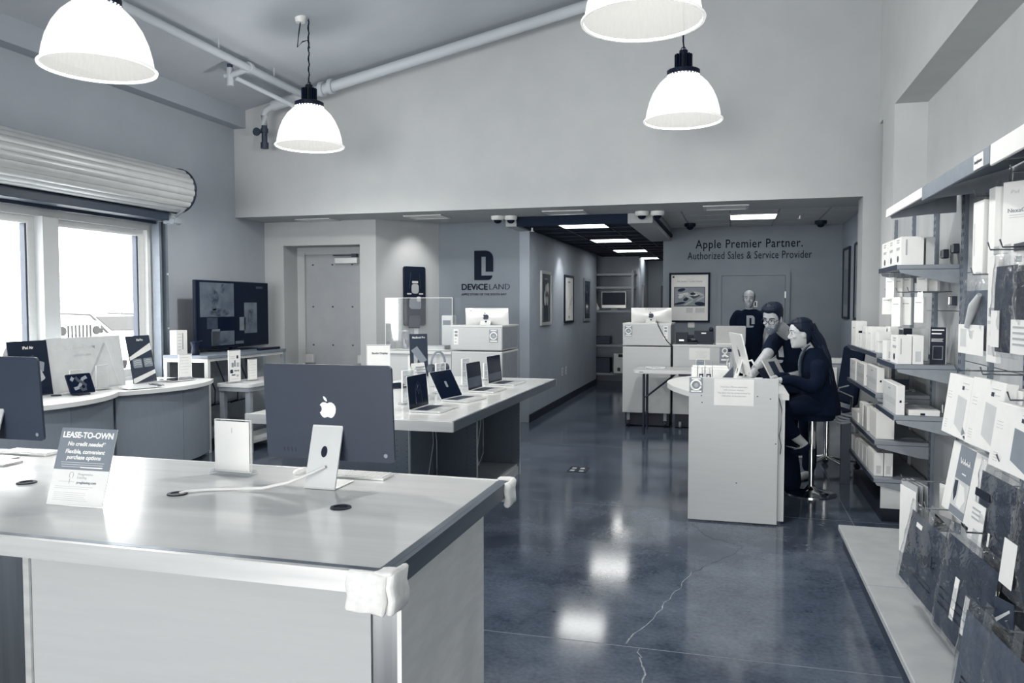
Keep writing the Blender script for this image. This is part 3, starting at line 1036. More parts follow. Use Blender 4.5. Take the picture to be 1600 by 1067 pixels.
t = slate((-5.38, 6.22, .832), R(70), 'white tablet lying open on a folded striped cover', 'silver', 'print_mid', .28, .20, rot=(R(3), 0, R(70)))
cv = B()
for k in range(3):
    cv.rot((.15 + k * .022, -.03 + k * .005, .012), (.018, .15, .004), (0, R(-28 if k % 2 else 28), .15))
cv.build('cover', 'navy', t)
slate((-5.52, 6.95, .832), R(80), 'dark tablet lying flat before the leaning wedge sign', 'silver', 'screen', .30, .21, rot=(R(3), 0, R(80)))
tag(B().cyl((0, 0, .004), .04, .008, 'z', 20).build('cable_grommet', 'navy', loc=(-5.62, 5.52, .82)), 'flat dark cable grommet in the pale counter by the window post', 'grommet')

# ------------------------------------------------------------------ television and its stepped tables
t = thing('television_table', 'dark topped grey table carrying the television', 'table', (-5.80, 8.16, 0))
B().box(-.215, .36, -.82, .74, 1.02, 1.055, .004).build('table_top', 'mid_metal', t)
for (x, y) in ((-.19, -.79), (.33, -.79), (-.19, .71), (.33, .71)):
    B().box(x - .022, x + .022, y - .022, y + .022, 0, 1.02).build('leg', 'silver' if y < 0 else 'grey_metal', t)
B().box(-.168, .308, -.808, -.775, .98, 1.02).box(.32, .345, -.768, .688, .99, 1.02).build('apron', 'silver', t)
B().box(-.168, .308, -.76, .68, .14, .165).build('shelf', 'mid_metal', t)
B().box(-.214, -.210, -.72, .64, .2, 1.01).build('back_panel', 'grey_metal', t)
t = thing('display_table', 'low pale table with rounded corners in front of the television', 'table', (-5.20, 8.12, 0))
B().prism(rrect(.44, 1.40, .07, 5), .715, .75, 'xy').build('table_top', 'white', t)
B().prism(rrect(.42, 1.38, .07, 5), .67, .715, 'xy').build('apron', 'grey_metal', t)
for (x, y) in ((-.16, -.63), (.16, -.63), (-.16, .63), (.16, .63)):
    B().box(x - .028, x + .028, y - .028, y + .028, 0, .67).build('leg', 'grey_metal', t)
B().box(-.19, .19, -.60, .60, .10, .13).build('shelf', 'deck', t)

t = thing('television', 'wide flat television showing a dark collage of pale pictures', 'television', (-5.85, 8.42, 1.055), R(90))
B().rot((0, .02, .435), (1.46, .045, .80), (0, 0, 0), .008).build('cabinet', 'navy', t)
s = B().box(-.712, .712, -.0055, -.0025, .055, .825).build('screen', 'screen', t)
for (x0, x1, z0, z1, m_) in ((-.66, -.02, .41, .81, 'print_grey'), (-.54, -.34, .27, .40, 'print_dark'), (.19, .46, .20, .58, 'print_grey'), (.09, .21, .235, .40, 'print_mid'), (-.46, -.02, .07, .24, 'print_grey'), (.0, .17, .075, .11, 'print_grey'), (.45, .60, .755, .785, 'print_dark'), (-.45, -.30, .07, .265, 'print_mid')):
    B().box(x0, x1, -.0072, -.0056, z0, z1).build('picture', 'tv_' + m_, s) if ('tv_' + m_) in M else None
for (cx, cz, rx, rz_) in ((-.40, .62, .09, .13), (-.30, .46, .22, .05), (-.24, .74, .05, .06), (.33, .40, .07, .11), (-.25, .12, .12, .03)):
    pts = [(cx + rx * math.cos(a_) * random.uniform(.75, 1.1), cz + rz_ * math.sin(a_) * random.uniform(.75, 1.1)) for a_ in [2 * PI * k / 14 for k in range(14)]]
    B().prism(pts, -.0082, -.0073, 'xz').build('picture', 'tv_blot', s)
B().box(-.05, .05, .0, .05, .01, .06).build('neck', 'navy', t)
B().box(-.40, .36, -.08, .10, 0, .012, .003).build('base', 'navy', t)
tag(B().box(-.22, .22, -.03, .03, 0, .03, .008).build('soundbar', 'navy', loc=(-5.50, 8.60, 1.055), rz=R(90)), 'slim black soundbar lying before the television', 'soundbar')

t = thing('product_box', 'tall white product box beside the black speaker', 'box', (-5.90, 7.46, 1.055), R(80))
s = B().box(-.075, .075, -.05, .05, 0, .27, .002).build('carton', 'box_white', t)
b = B()
for k in range(6):
    b.box(-.055, -.01, -.0512, -.050, .05 + k * .035, .058 + k * .035)
b.build('print', 'print_light', s)
B().box(.005, .02, -.0512, -.05, .06, .24).build('print', 'print_mid', s)
t = thing('speaker', 'small waisted black speaker on the television table', 'speaker', (-5.66, 7.42, 1.055))
B().lathe([(0, 0), (.045, 0), (.05, .01), (.04, .06), (.038, .09), (.048, .13), (.05, .145), (.04, .152), (0, .152)], 24).build('body', 'navy', t, smooth=40)
B().tube([(0, .03, .14), (.02, .10, .155)], .005, 6).build('cable', 'black', t)
t, s = acrylic_sign((-5.245, 7.53, .75), R(75), .16, .36, 'tall white sign printed with small grey icons', 'paper', lines=0)
for (ix, iz, iw, ih, m_) in ((.035, .285, .025, .035, 'print_dark'), (-.03, .20, .03, .05, 'print_grey'), (0, .215, .012, .07, 'print_dark'), (.04, .20, .035, .05, 'print_mid'), (-.045, .13, .04, .04, 'print_dark'), (.01, .135, .04, .014, 'print_grey'), (.045, .135, .02, .02, 'print_grey'), (-.02, .09, .05, .012, 'print_dark'), (.035, .08, .03, .025, 'print_mid'), (-.03, .29, .06, .012, 'print_light'), (-.03, .27, .06, .008, 'print_light'), (0, .045, .1, .008, 'print_light')):
    B().prism(rrect(iw, ih, min(iw, ih) * .25, 2, ix, iz), -.0098, -.0086, 'xz').build('print', m_, s)
acrylic_sign((-5.20, 7.80, .75), R(75), .12, .245, 'small clear sign with a white sheet beside the icon sign', 'paper')
acrylic_sign((-5.62, 7.20, .82), R(70), .15, .26, 'white sheet in a clear holder at the end of the bowed counter', 'paper')
# cables and outlet under the tables
for k in range(4):
    y = -.35 + k * .22
    tt = [o for o in scene.objects if o.name == 'television_table'][0]
    B().tube([(-.05, y, .98), (-.02, y + .03, .85), (.03, y + .10, .62), (-.02, y + .16, .45), (-.25, y + .05, .38), (-.3, y, .40)], .008, 6).build('cable', 'black', tt, smooth=60)
# ================================================================== front desk
M['desktop'] = mat('pale_streaked_desktop', 216, 0.2, noise=0.018, scale=5, stretch=(0.35, 4, 1), coat=0.25)
t = thing('front_desk', 'large pale desk with an aluminium edge at the front of the shop', 'desk', (-2.4, 2.46, 0))
B().box(-1.50, 1.525, -.565, .565, .852, .899).build('desk_top', 'desktop', t)
B().box(-1.52, 1.545, -.585, -.565, .842, .900).build('edge_trim', 'alu', t)
B().box(1.525, 1.545, -.565, .565, .842, .900).build('edge_trim', 'alu_dark', t)
B().box(-1.52, 1.545, .565, .58, .842, .900).build('edge_trim', 'alu', t)
B().box(-1.50, 1.527, -.567, -.545, .8992, .9006).box(1.503, 1.527, -.545, .565, .8992, .9006).build('trim_lip', 'alu_dark', t)
M['desk_face'] = mat('pale_grained_panel', 184, 0.5, noise=0.008, scale=7, stretch=(0.5, 1, 6))
M['desk_side'] = mat('lightened_side_panel', 236, 0.5, noise=0.02, scale=7, stretch=(1, 1, 4))  # near-white tone makes up for the weak light on the desk side
B().box(.14, 1.385, -.36, -.34, 0.0, .842).build('front_panel', 'desk_face', t)
B().box(.115, .139, -.37, -.30, 0.0, .842).build('panel_edge', 'alu', t)
B().box(-1.40, .114, -.28, -.26, 0.0, .842).build('inner_panel', 'steel', t)
B().box(1.386, 1.470, -.352, -.342, 0.0, .842).build('corner_strip', 'steel', t)
B().box(1.472, 1.486, -.365, .42, 0.0, .842).build('side_panel', 'desk_side', t)
B().box(1.4725, 1.4865, -.369, -.3655, 0.0, .842).build('side_panel_edge', 'emblem', t)
B().box(-1.4, 1.45, .39, .41, 0, .842).build('rear_panel', 'counter_face', t)
for (x, y, nm) in ((-1.98, 2.48, 'dark round cable hole with the white cable entering it'), (-1.30, 2.462, 'dark round cable hole in the desk in front of the pale screen stand'), (-2.68, 2.48, 'dark round cable hole at the left edge of the desk')):
    g = thing('cable_grommet', nm, 'grommet', (x, y, .899), 0, 'cable holes in the front desk')
    B().lathe([(.024, .0005), (.024, .005), (.035, .005), (.037, .0025), (.037, .0005)], 28, closed=True).build('ring', 'black', g)
    B().cyl((0, 0, .0015), .0245, .001).build('cap', 'navy', g)


def aio(loc, rz, label, w_=.547, h_=.375, zb=.098, shell='shell_blue', stand='stand_pale', emblem='emblem', lean=4, name='desktop_computer', chin=True, scr='screen', stand_h=None, group=None, curved=False):
    """all-in-one computer, screen facing local -Y, base on local z=0"""
    t = thing(name, label, 'computer', loc, rz, group)
    T = Matrix.Translation((0, 0, zb)) @ Matrix.Rotation(R(-lean), 4, 'X')
    d = .0115
    b = B()
    if not curved:
        b.prism(rrect(w_, h_, .018, 5, 0, h_ / 2), 0, d, 'xz', T)
    else:
        def f(u, v_):
            x = (u - .5) * w_
            z = v_ * h_
            k = (1 - (2 * u - 1) ** 2) * (1 - (2 * v_ - 1) ** 2)
            return T @ Vector((x, .006 + .05 * max(0, k) ** .8, z))
        b.grid(f, 16, 12)
        b.prism(rrect(w_, h_, .012, 4, 0, h_ / 2), 0, .0065, 'xz', T)
    body = b.build('screen_panel', shell, t, smooth=35)
    B().prism(rrect(w_ - .016, h_ - (.07 if chin else .016), .006, 3, 0, h_ / 2 + (.027 if chin else 0)), -.0012, -.0002, 'xz', T).build('screen', scr, body)
    if chin:
        B().prism(rrect(w_ - .006, .055, .008, 3, 0, .031), -.0010, -.0001, 'xz', T).build('chin', stand, body)
    bk = .0566 if curved else d
    e = B()
    for ol in apple_outline(.085 if w_ > .5 else .07):
        e.prism([(x, z + h_ * .56) for x, z in ol], bk, bk + .0012, 'xz', T)
    e.build('emblem', emblem, body)
    if not curved:
        pb = B()
        for k in range(4):
            pb.box(.145 + k * .017, .149 + k * .017, d, d + .0008, .028, .044, 0, T)
        pb.build('ports', 'black', body)
        B().cyl((-w_ / 2 + .035, d + .0006, .028), .008, .0015, 'y', 14, None, T).build('power_button', 'grey_metal', body)
    # stand: a plate leaning from the back of the panel to the base
    sw = .13
    ybk = .035 + .012
    top = T @ Vector((0, d + .002, h_ * .36))
    yl = .095
    pts = [(top.y, top.z), (yl, .012), (yl, .0), (-.05, .0), (-.05, .006), (yl - .012, .008), (top.y - .001, top.z - .02)]
    bs = B()
    bs.box(-sw / 2, sw / 2, -.06, yl, 0, .006, .0015)
    ln = math.hypot(yl - top.y, top.z - .004)
    an = math.atan2(yl - top.y, top.z - .004)
    TS = Matrix.Translation((0, yl - .003, .004)) @ Matrix.Rotation(R(0) + an, 4, 'X')
    bs.box(-sw / 2, sw / 2, -.004, .004, 0, ln, .0012, TS)
    bs.box(-sw / 2 + .002, sw / 2 - .002, top.y - .012, top.y + .002, top.z - .012, top.z + .004, .001)
    bs.build('stand', stand, t)
    hb = B()
    hb.prism([(.013 * math.cos(q), .022 * math.sin(q) + ln * .58) for q in [2 * PI * k / 20 for k in range(20)]], .0042, .0052, 'xz', TS)
    hb.build('cable_hole', 'navy', t)
    return t


big = aio((-1.508, 2.782, .90), R(180), 'dark all-in-one computer seen from behind on a pale stand, a pale fruit emblem on it')
aio2 = dup(big, (-3.215, 2.83, .90), R(180), 'dark all-in-one computer cut off by the left edge of the photo')
# white power cable from the stand to the cable hole
tag(B().tube([(-1.492, 2.70, .985), (-1.53, 2.66, .965), (-1.60, 2.62, .935), (-1.70, 2.60, .912), (-1.82, 2.585, .905), (-1.90, 2.55, .906), (-1.95, 2.51, .906), (-1.975, 2.485, .902)], .0055, 8).build('power_cable', 'cable_white', smooth=60), 'white cable running over the desk from the pale stand', 'cable')


def keyboard(loc, rz, label, w_=.28, d_=.11):
    t = thing('keyboard', label, 'keyboard', loc, rz)
    B().prism(rrect(w_, d_, .01, 3), 0, .008, 'xy').build('case', 'silver', t)
    kb = B()
    n = 0
    for r_ in range(5):
        for c_ in range(14):
            x = -w_ / 2 + .012 + c_ * (w_ - .024) / 13.6
            y = d_ / 2 - .014 - r_ * .0195
            if r_ == 4 and 3 <= c_ <= 8:
                if c_ != 3:
                    continue
                kb.box(x, x + .105, y - .016, y, .0081, .0105)
            else:
                kb.box(x, x + .016, y - .016, y, .0081, .0105)
    k = kb.build('keys', 'white_gloss', t)
    k['kind'] = 'stuff'
    return t


kb1 = keyboard((-1.475, 2.945, .90), R(180), 'white keyboard lying behind the big dark computer')
kb2 = dup(kb1, (-3.20, 2.99, .90), R(182), 'white keyboard beside the computer at the left edge')
t = thing('mouse', 'white mouse half hidden by the pale screen stand', 'mouse', (-1.735, 2.945, .90))
B().sph((0, 0, .004), .03, 16, (.95, 1.7, .55)).build('shell', 'white_gloss', t, smooth=60)
t = thing('trackpad', 'white trackpad at the left edge in front of the keyboard', 'trackpad', (-3.12, 2.76, .90))
B().prism(rrect(.14, .11, .01, 3), 0, .008, 'xy').build('body', 'silver', t)

# lease sign: leaning printed sheet
LW, LH, LL = .232, .272, 18
t = thing('sign_sheet', 'leaning sign headed LEASE-TO-OWN on the front desk', 'sign', (-2.209, 2.205, .90), R(2))
T = Matrix.Translation((0, .03, 0)) @ Matrix.Rotation(R(-LL), 4, 'X')
s = B().box(-LW / 2, LW / 2, -.0015, .0015, 0, LH, 0, T).build('sheet', 'paper', t)
B().box(-LW / 2 + .01, LW / 2 - .01, .0018, .004, .03, LH - .01, 0, T).box(-.09, .09, .002, .10, 0, .003, 0, Matrix.Translation((0, .04, 0))).build('holder', 'acrylic', t)
M['lease_grey'] = mat('grey_poster_print', 128, 0.6, noise=0.01)
B().box(-LW / 2, LW / 2, -.0022, -.0016, LH * .455, LH, 0, T).build('printed_panel', 'lease_grey', s)
ft = lambda tx, sz, m_, x, z, **kw: text('lettering', tx, sz, m_, s, T @ Vector((x, -.0026, z)), (PI / 2 - R(LL), 0, 0), False, extrude=.0002, **kw)
ft('LEASE-TO-OWN', .029, 'emblem', 0, LH * .905, bold=.0011)
ft('No credit needed*', .0205, 'emblem', .0, LH * .79, bold=.0006, shear=.15)
ft('Flexible, convenient', .0205, 'emblem', 0, LH * .69, bold=.0006, shear=.15)
ft('purchase options', .0205, 'emblem', 0, LH * .615, bold=.0006, shear=.15)
pb = B()
for k, (a_, c_) in enumerate(((-.09, .09), (-.088, .086), (-.085, .088))):
    pb.box(a_, c_, -.0028, -.0023, LH * (.545 - .028 * k), LH * (.545 - .028 * k) + .0022, 0, T)
pb.build('print', 'print_light', s)
B().box(-.005, .085, -.0030, -.0023, LH * .482, LH * .482 + .004, 0, T).build('print', 'emblem', s)
ft('Progressive', .0135, 'print_light', .022, LH * .40, align='CENTER')
ft('Leasing', .0135, 'print_light', .010, LH * .358, align='CENTER')
e = B()
e.tube([T @ Vector((-.036 + .008 * math.cos(q), -.0022, LH * .385 + .011 * math.sin(q))) for q in [R(-60 + 300 * k / 12) for k in range(13)]], .0012, 5)
e.tube([T @ Vector((-.040, -.0022, LH * .385 - .012)), T @ Vector((-.040, -.0022, LH * .385 - .03))], .0012, 5)
e.build('print', 'print_light', s)
ft('progleasing.com', .0125, 'print_grey', .032, LH * .295, bold=.0002)
pb = B()
pb.box(-.085, -.02, -.0022, -.0017, LH * .297, LH * .297 + .002, 0, T)
for k in range(9):
    z = LH * (.235 - .024 * k) - (.008 if k > 1 else 0)
    if z > .012:
        pb.box(-.095, random.uniform(.03, .09), -.0022, -.0017, z, z + .0018, 0, T)
pb.build('print', 'print_light', s)

t, s = acrylic_sign((-1.982, 2.83, .90), R(-3), .175, .228, 'blank white sheet in a clear block holder beside the big computer', 'paper', lines=0)
B().box(-.095, .095, -.03, .03, .012, .02, .003).build('block', 'acrylic', t)
B().box(-.0025, .0025, -.0095, -.0086, .175, .195).build('print', 'print_light', s)


def foam(pts, label):
    b = B()
    for (c, sz) in pts:
        b.rot(c, sz, (random.uniform(-.05, .05), random.uniform(-.05, .05), random.uniform(-.08, .08)), min(sz) * .3)
    bmesh.ops.subdivide_edges(b.bm, edges=b.bm.edges[:], cuts=2, use_grid_fill=True)
    for v_ in b.bm.verts:
        v_.co += Vector((math.sin(v_.co.z * 90 + v_.co.x * 50), math.sin(v_.co.z * 70), math.sin(v_.co.x * 80 + v_.co.y * 60))) * .0025
    o = b.build('foam_corner_guard', 'foam', smooth=60)
    return tag(o, label, 'corner guard')


foam([((-.912, 1.862, .852), (.115, .022, .11)), ((-.842, 1.905, .852), (.022, .10, .115)), ((-.862, 1.88, .905), (.05, .05, .010))], 'crumpled white foam guard taped on the near desk corner')
foam([((-.842, 3.00, .858), (.024, .09, .10)), ((-.872, 3.052, .858), (.07, .022, .10))], 'small white foam guard on the far desk corner')

# ================================================================== laptop counter
t = thing('laptop_counter', 'long open counter carrying the row of laptops', 'counter', (-2.3, 5.92, 0))
B().box(-.72, .675, -1.44, 1.43, .862, .899).build('worktop', 'desktop', t)
B().box(-.735, .692, -1.46, -1.44, .838, .900).build('edge_trim', 'alu', t)
B().box(.675, .692, -1.44, 1.43, .838, .900).build('edge_trim', 'alu_dark', t)
B().box(-.72, .692, 1.43, 1.445, .838, .900).build('edge_trim', 'alu', t)
for (y, ex) in ((-1.20, .30), (.02, .36), (1.30, .37)):
    p = B().box(-.62, ex, y - .012, y + .012, 0, .838).build('upright_panel', 'counter_face', t)
    B().box(ex, ex + .004, y - .013, y + .013, 0, .838).build('panel_edge', 'white', p)
    pb = B()
    for k in range(18):
        for px in (-.05, .02):
            pb.cyl((ex + px - .03, y - .0125, .12 + k * .036), .0028, .001, 'y', 6)
    q = pb.build('pin_holes', 'navy', p)
    q['kind'] = 'stuff'
B().box(-.02, .0, -1.19, 1.29, 0.02, .838).build('back_panel', 'counter_face', t)
B().box(.0, .35, .04, 1.28, .08, .10).build('bottom_shelf', 'deck', t)
B().box(.335, .36, .04, 1.28, 0.0, .08).build('plinth', 'deck', t)
B().box(.0, .29, -1.18, .0, .06, .08).build('bottom_shelf', 'counter_face', t)
for (y, x) in ((.42, .25), (-.55, .2)):
    pts = [(x, y, .84), (x + .01, y + .01, .6), (x + .01, y - .09, .38), (x, y - .02, .25), (x + .01, y + .08, .34), (x + .02, y + .05, .6), (x + .01, y + .02, .84)]
    sm = []
    for i in range(len(pts) - 1):
        for k in range(4):
            q = k / 4
            sm.append(tuple(pts[i][c] * (1 - q) + pts[i + 1][c] * q for c in range(3)))
    B().tube(sm + [pts[-1]], .003, 5).build('loose_cable', 'cable_white', t)


def laptop(loc, rz, label, lid=97, w_=.318, d_=.222, scr='screen', group='display laptops'):
    t = thing('laptop', label, 'laptop', loc, rz, group)
    s = B().prism(rrect(w_, d_, .012, 4), .001, .012, 'xy').build('base', 'silver', t)
    kb = B().prism(rrect(w_ * .86, d_ * .44, .004, 2, 0, d_ * .16), .0121, .0128, 'xy').build('keyboard', 'print_dark', s)
    B().prism(rrect(w_ * .42, d_ * .34, .004, 2, 0, -d_ * .27), .0121, .0125, 'xy').build('trackpad', 'box_grey', s)
    T = Matrix.Translation((0, d_ / 2 - .004, .012)) @ Matrix.Rotation(R(90 - lid), 4, 'X')
    l_ = B().prism(rrect(w_, d_, .012, 4, 0, d_ / 2), 0, .0045, 'xz', T).build('lid', 'silver', t)
    B().prism(rrect(w_ - .006, d_ - .006, .009, 3, 0, d_ / 2), -.0008, -.0001, 'xz', T).build('screen', scr, l_)
    return t, l_, T


l1, q1, T1 = laptop((-1.925, 4.97, .90), R(88), 'open laptop nearest in the row, a dim figure on its dark screen', 95)
pb = B()
pb.tube([T1 @ Vector((x, -.0018, z)) for x, z in ((-.05, .03), (-.045, .10), (-.03, .15), (0, .175), (.03, .15), (.045, .10), (.05, .03))], .0022, 5)
pb.tube([T1 @ Vector((x, -.0018, z)) for x, z in ((-.02, .12), (0, .15), (.02, .12), (0, .09), (-.02, .12))], .002, 5)
pb.build('picture', 'print_dark2' if 'print_dark2' in M else 'tv_print_dark', q1)
l2, q2, T2 = laptop((-1.91, 5.56, .90), R(80), 'second open laptop, its dark lid tipped well back', 118)
B().prism(rrect(.03, .05, .008, 3, 0, .11), -.0016, -.0009, 'xz', T2).build('picture', 'print_grey', q2)
l3, q3, T3 = laptop((-1.93, 6.20, .90), R(87), 'third open laptop of the row with a plain dark screen', 96)
B().box(-.15, .15, -.0016, -.0009, .02, .10, 0, T3).build('picture', 'tv_print_dark', q3)  # paler band painted as a reflection low on the screen
l4, q4, T4 = laptop((-1.93, 6.80, .90), R(86), 'farthest open laptop at the end of the laptop counter', 95, .34, .24)
B().box(-.155, .155, -.0016, -.0009, .02, .085, 0, T4).build('picture', 'tv_print_dark', q4)  # painted reflection across the lower screen, as on the third laptop
for (x, y, lb) in ((-2.22, 5.22, 'clear sign holder standing behind the nearest laptop'), (-2.24, 5.93, 'clear sign holder standing behind the tipped-back laptop'), (-2.22, 6.5, 'clear sign holder standing behind the third laptop'), (-2.22, 7.12, 'clear sign holder standing behind the farthest laptop')):
    acrylic_sign((x, y, .90), R(75), .13, .24 if y < 7 else .16, lb, 'acrylic', lines=3)
t = thing('tent_card', 'small white tent-folded card with grey print behind the second laptop', 'sign', (-2.34, 5.70, .90), R(70))
for sg in (-1, 1):
    B().rot((0, sg * .03, .13), (.14, .004, .255), (R(13 * sg), 0, 0)).build('leaf', 'paper', t)
pb = B()
for k in range(4):
    pb.rot((0, -.020 - .0085 * k * .9 - .004, .225 - k * .022), (.10, .002, .008), (R(-13), 0, 0))
pb.build('print', 'print_grey', t)
t = thing('headphones', 'grey over-ear headphones hung on a clear stand behind the laptops', 'headphones', (-2.42, 6.35, .90), R(60))
B().tube([(.075 * math.cos(q), 0, .20 + .105 * math.sin(q)) for q in [PI * k / 16 for k in range(17)]], .010, 8).build('headband', 'print_grey', t, smooth=60)
for s_ in (-1, 1):
    B().cyl((s_ * .075, 0, .165), .036, .04, 'x', 18).build('ear_cup', 'print_dark', t, smooth=40)
B().box(-.012, .012, -.006, .006, 0, .30).box(-.05, .05, -.05, .05, 0, .008).build('stand', 'acrylic', t)
t, s = board((-2.93, 7.22, .90), R(52), .20, .42, 'print_dark', 'tall dark upright sign with a pale streak at the far laptop counter end', 3)
flat_text('lettering', 'MacBook Pro', .026, 'emblem', s, 0, .385, 3, bold=.0004)
flat('picture', 'print_grey', s, [(-.09, .26), (-.02, .30), (.09, .16), (.02, .13)], 3)
flat('picture', 'print_mid', s, [(-.06, .05), (-.03, .05), (-.01, .24), (-.06, .27)], 3, .0006)
t, s = acrylic_sign((-2.60, 5.55, .90), R(25), .18, .40, 'clear holder with a white sheet behind the top edge of the big computer', 'paper', lines=0)
text('lettering', 'Studio Display', .021, 'print_dark', s, (.01, -.0092, .335), bold=.0005)
B().prism([(-.08, .22), (-.02, .22), (.02, .12), (-.04, .12)], -.0096, -.0088, 'xz').build('picture', 'print_light', s)
t = slate((-2.75, 6.2, .915), R(60), 'small dark tablet propped on the laptop counter behind the big computer', 'navy', 'screen', .2, .14, rot=(R(12), 0, R(60)))
# ================================================================== reception on the left
def sticker(parent, x, z, w_, h_, y, style=0):
    """printed sticker with a ring and lines, on a face looking towards -y"""
    p = B().box(x - w_ / 2, x + w_ / 2, y - .002, y, z - h_ / 2, z + h_ / 2).build('sticker', 'print_grey' if style == 0 else 'paper', parent)
    if style == 0:
        ro = w_ * .38
        o = [(x + ro * math.cos(q), y - .003, z + ro * math.sin(q)) for q in [2 * PI * k / 24 for k in range(24)]]
        B().tube(o, w_ * .075, 5, closed=True).build('emblem', 'emblem', p, smooth=60)
        B().box(x - w_ * .4, x + w_ * .4, y - .003, y - .002, z - h_ * .44, z - h_ * .36).box(x - w_ * .35, x + w_ * .35, y - .003, y - .002, z + h_ * .38, z + h_ * .45).build('print', 'emblem', p)['kind'] = 'stuff'
        B().cyl((x, y - .0025, z), w_ * .16, .002, 'y', 14).build('print', 'print_mid', p)
    else:
        b = B()
        for k in range(4):
            zz = z + h_ * (.32 - k * .22)
            b.box(x - w_ * .3, x + w_ * (.3 if k < 2 else .1), y - .003, y - .002, zz - h_ * (.07 if k < 2 else .02), zz + h_ * (.07 if k < 2 else .02))
        b.build('print', 'print_grey', p)['kind'] = 'stuff'
    return p


t = thing('reception_counter', 'low white reception counter behind the clear barrier', 'counter', (-3.62, 8.8, 0))
B().box(-.46, .43, 0, .62, 1.02, 1.055, .003).build('worktop', 'white', t)
p = B().box(-.44, .42, .03, .05, .12, 1.02).build('front_panel', 'desk_face', t)
B().box(-.44, -.42, .05, .6, .12, 1.02).box(.40, .42, .05, .6, .12, 1.02).build('side_panel', 'white', t)
B().box(-.42, .40, .10, .58, 0, .12).build('plinth', 'navy', t)
B().box(-.13, .02, .027, .03, .80, 1.0).build('notice', 'paper', p)
pb = B()
for k in range(4):
    pb.box(-.03, .01, .0255, .0268, .93 - k * .022, .936 - k * .022)
pb.build('print', 'print_light', p)
t = thing('clear_barrier', 'clear upright sneeze barrier standing on the low reception counter', 'barrier', (-3.625, 8.86, 1.055))
B().box(-.43, .43, -.004, .004, .012, .635).build('sheet', 'plexi', t)
B().ring('xz', -.005, .0048, -.432, .432, .012, .637, .005).build('edge_highlight', 'box_white', t)  # white frame painted as the edge highlight of the clear sheet
for sx_ in (-.4275, .4275):
    B().box(sx_ - .0025, sx_ + .0025, .005, .30, .012, .635).build('side_sheet', 'plexi', t)
for x in (-.34, .34):
    B().box(x - .05, x + .05, -.06, .10, 0, .012, .003).build('foot', 'acrylic', t)
for (x, y, lb, h_) in ((-3.95, 9.25, 'clear jar of small things at the left end of the reception counter', .22), (-3.24, 9.22, 'clear jar holding pens beside the boxy white cabinet', .24)):
    t = thing('glass_jar', lb, 'jar', (x, y, 1.055))
    B().lathe([(.0, .002), (.06, .004), (.062, h_ * .8), (.045, h_ * .92), (.048, h_)], 20).build('glass', 'acrylic', t, smooth=40)
    b = B()
    for k in range(6):
        b.rot((random.uniform(-.03, .03), random.uniform(-.03, .03), .06), (.012, .012, .11), (random.uniform(-.3, .3), random.uniform(-.3, .3), 0))
    b.build('contents', 'print_grey', t)['kind'] = 'stuff'
    B().cyl((0, 0, h_ + .006), .05, .012).build('lid', 'silver', t)
t = thing('card_terminal', 'dark card terminal tilted on a pale stand behind the barrier', 'terminal', (-3.76, 9.12, 1.055), R(15))
B().rot((0, 0, .14), (.05, .02, .28), (R(-10), 0, R(10)), .004).box(-.07, .07, -.05, .06, 0, .012).build('stand', 'white_gloss', t)
B().rot((-.02, -.03, .34), (.14, .03, .16), (R(-25), 0, 0), .006).build('screen', 'navy', t)
t = thing('paper_tray', 'shallow white paper tray on the reception counter behind the barrier', 'tray', (-3.46, 9.03, 1.055))
B().box(-.16, .14, -.10, .10, 0, .06, .004).build('tray', 'white', t)
B().box(-.14, .12, -.103, -.099, .015, .045).build('label', 'paper', t)
t = thing('receipt_printer', 'upright white receipt printer beside the barrier', 'printer', (-3.42, 9.36, 1.055))
B().box(-.07, .07, -.08, .08, 0, .42, .008).build('body', 'white_gloss', t)
B().box(-.05, .05, -.084, -.079, .30, .36).build('slot', 'print_grey', t)


def cabinet_stack(x, y, label, sk, d_=.72, wl=True):
    t = thing('equipment_cabinet', label, 'cabinet', (x, y, 0), 0, None)
    B().box(-.31, .31, 0, d_, .19, 1.06, .003).build('body', 'white', t)
    B().box(-.305, .305, -.006, -.0005, .20, 1.05, .001).build('door', 'desk_face', t)
    B().box(-.305, .305, -.006, -.0005, 1.085, 1.335, .001).build('door', 'desk_face', t)
    B().box(-.31, .31, 0, d_ - .02, 1.075, 1.365, .003).build('upper_case', 'white', t)
    B().box(-.312, .318, -.008, d_, 1.345, 1.368, .002).build('top', 'white', t)
    B().box(.3105, .313, .02, d_ - .04, 1.09, 1.335).box(.3105, .313, .02, d_ - .04, .21, 1.04).build('side_panel', 'grey_metal', t)
    B().box(-.29, .29, .12, d_ - .02, .012, .188).build('plinth', 'black', t)
    for cx in (-.24, .24):
        for cy_ in (.08, d_ - .1):
            w_ = B().cyl((cx, cy_, .045), .045, .03, 'x', 14).build('caster', 'black', t)
            B().box(cx - .02, cx + .02, cy_ - .02, cy_ + .02, .08, .19).build('caster_fork', 'grey_metal', w_)
    return t


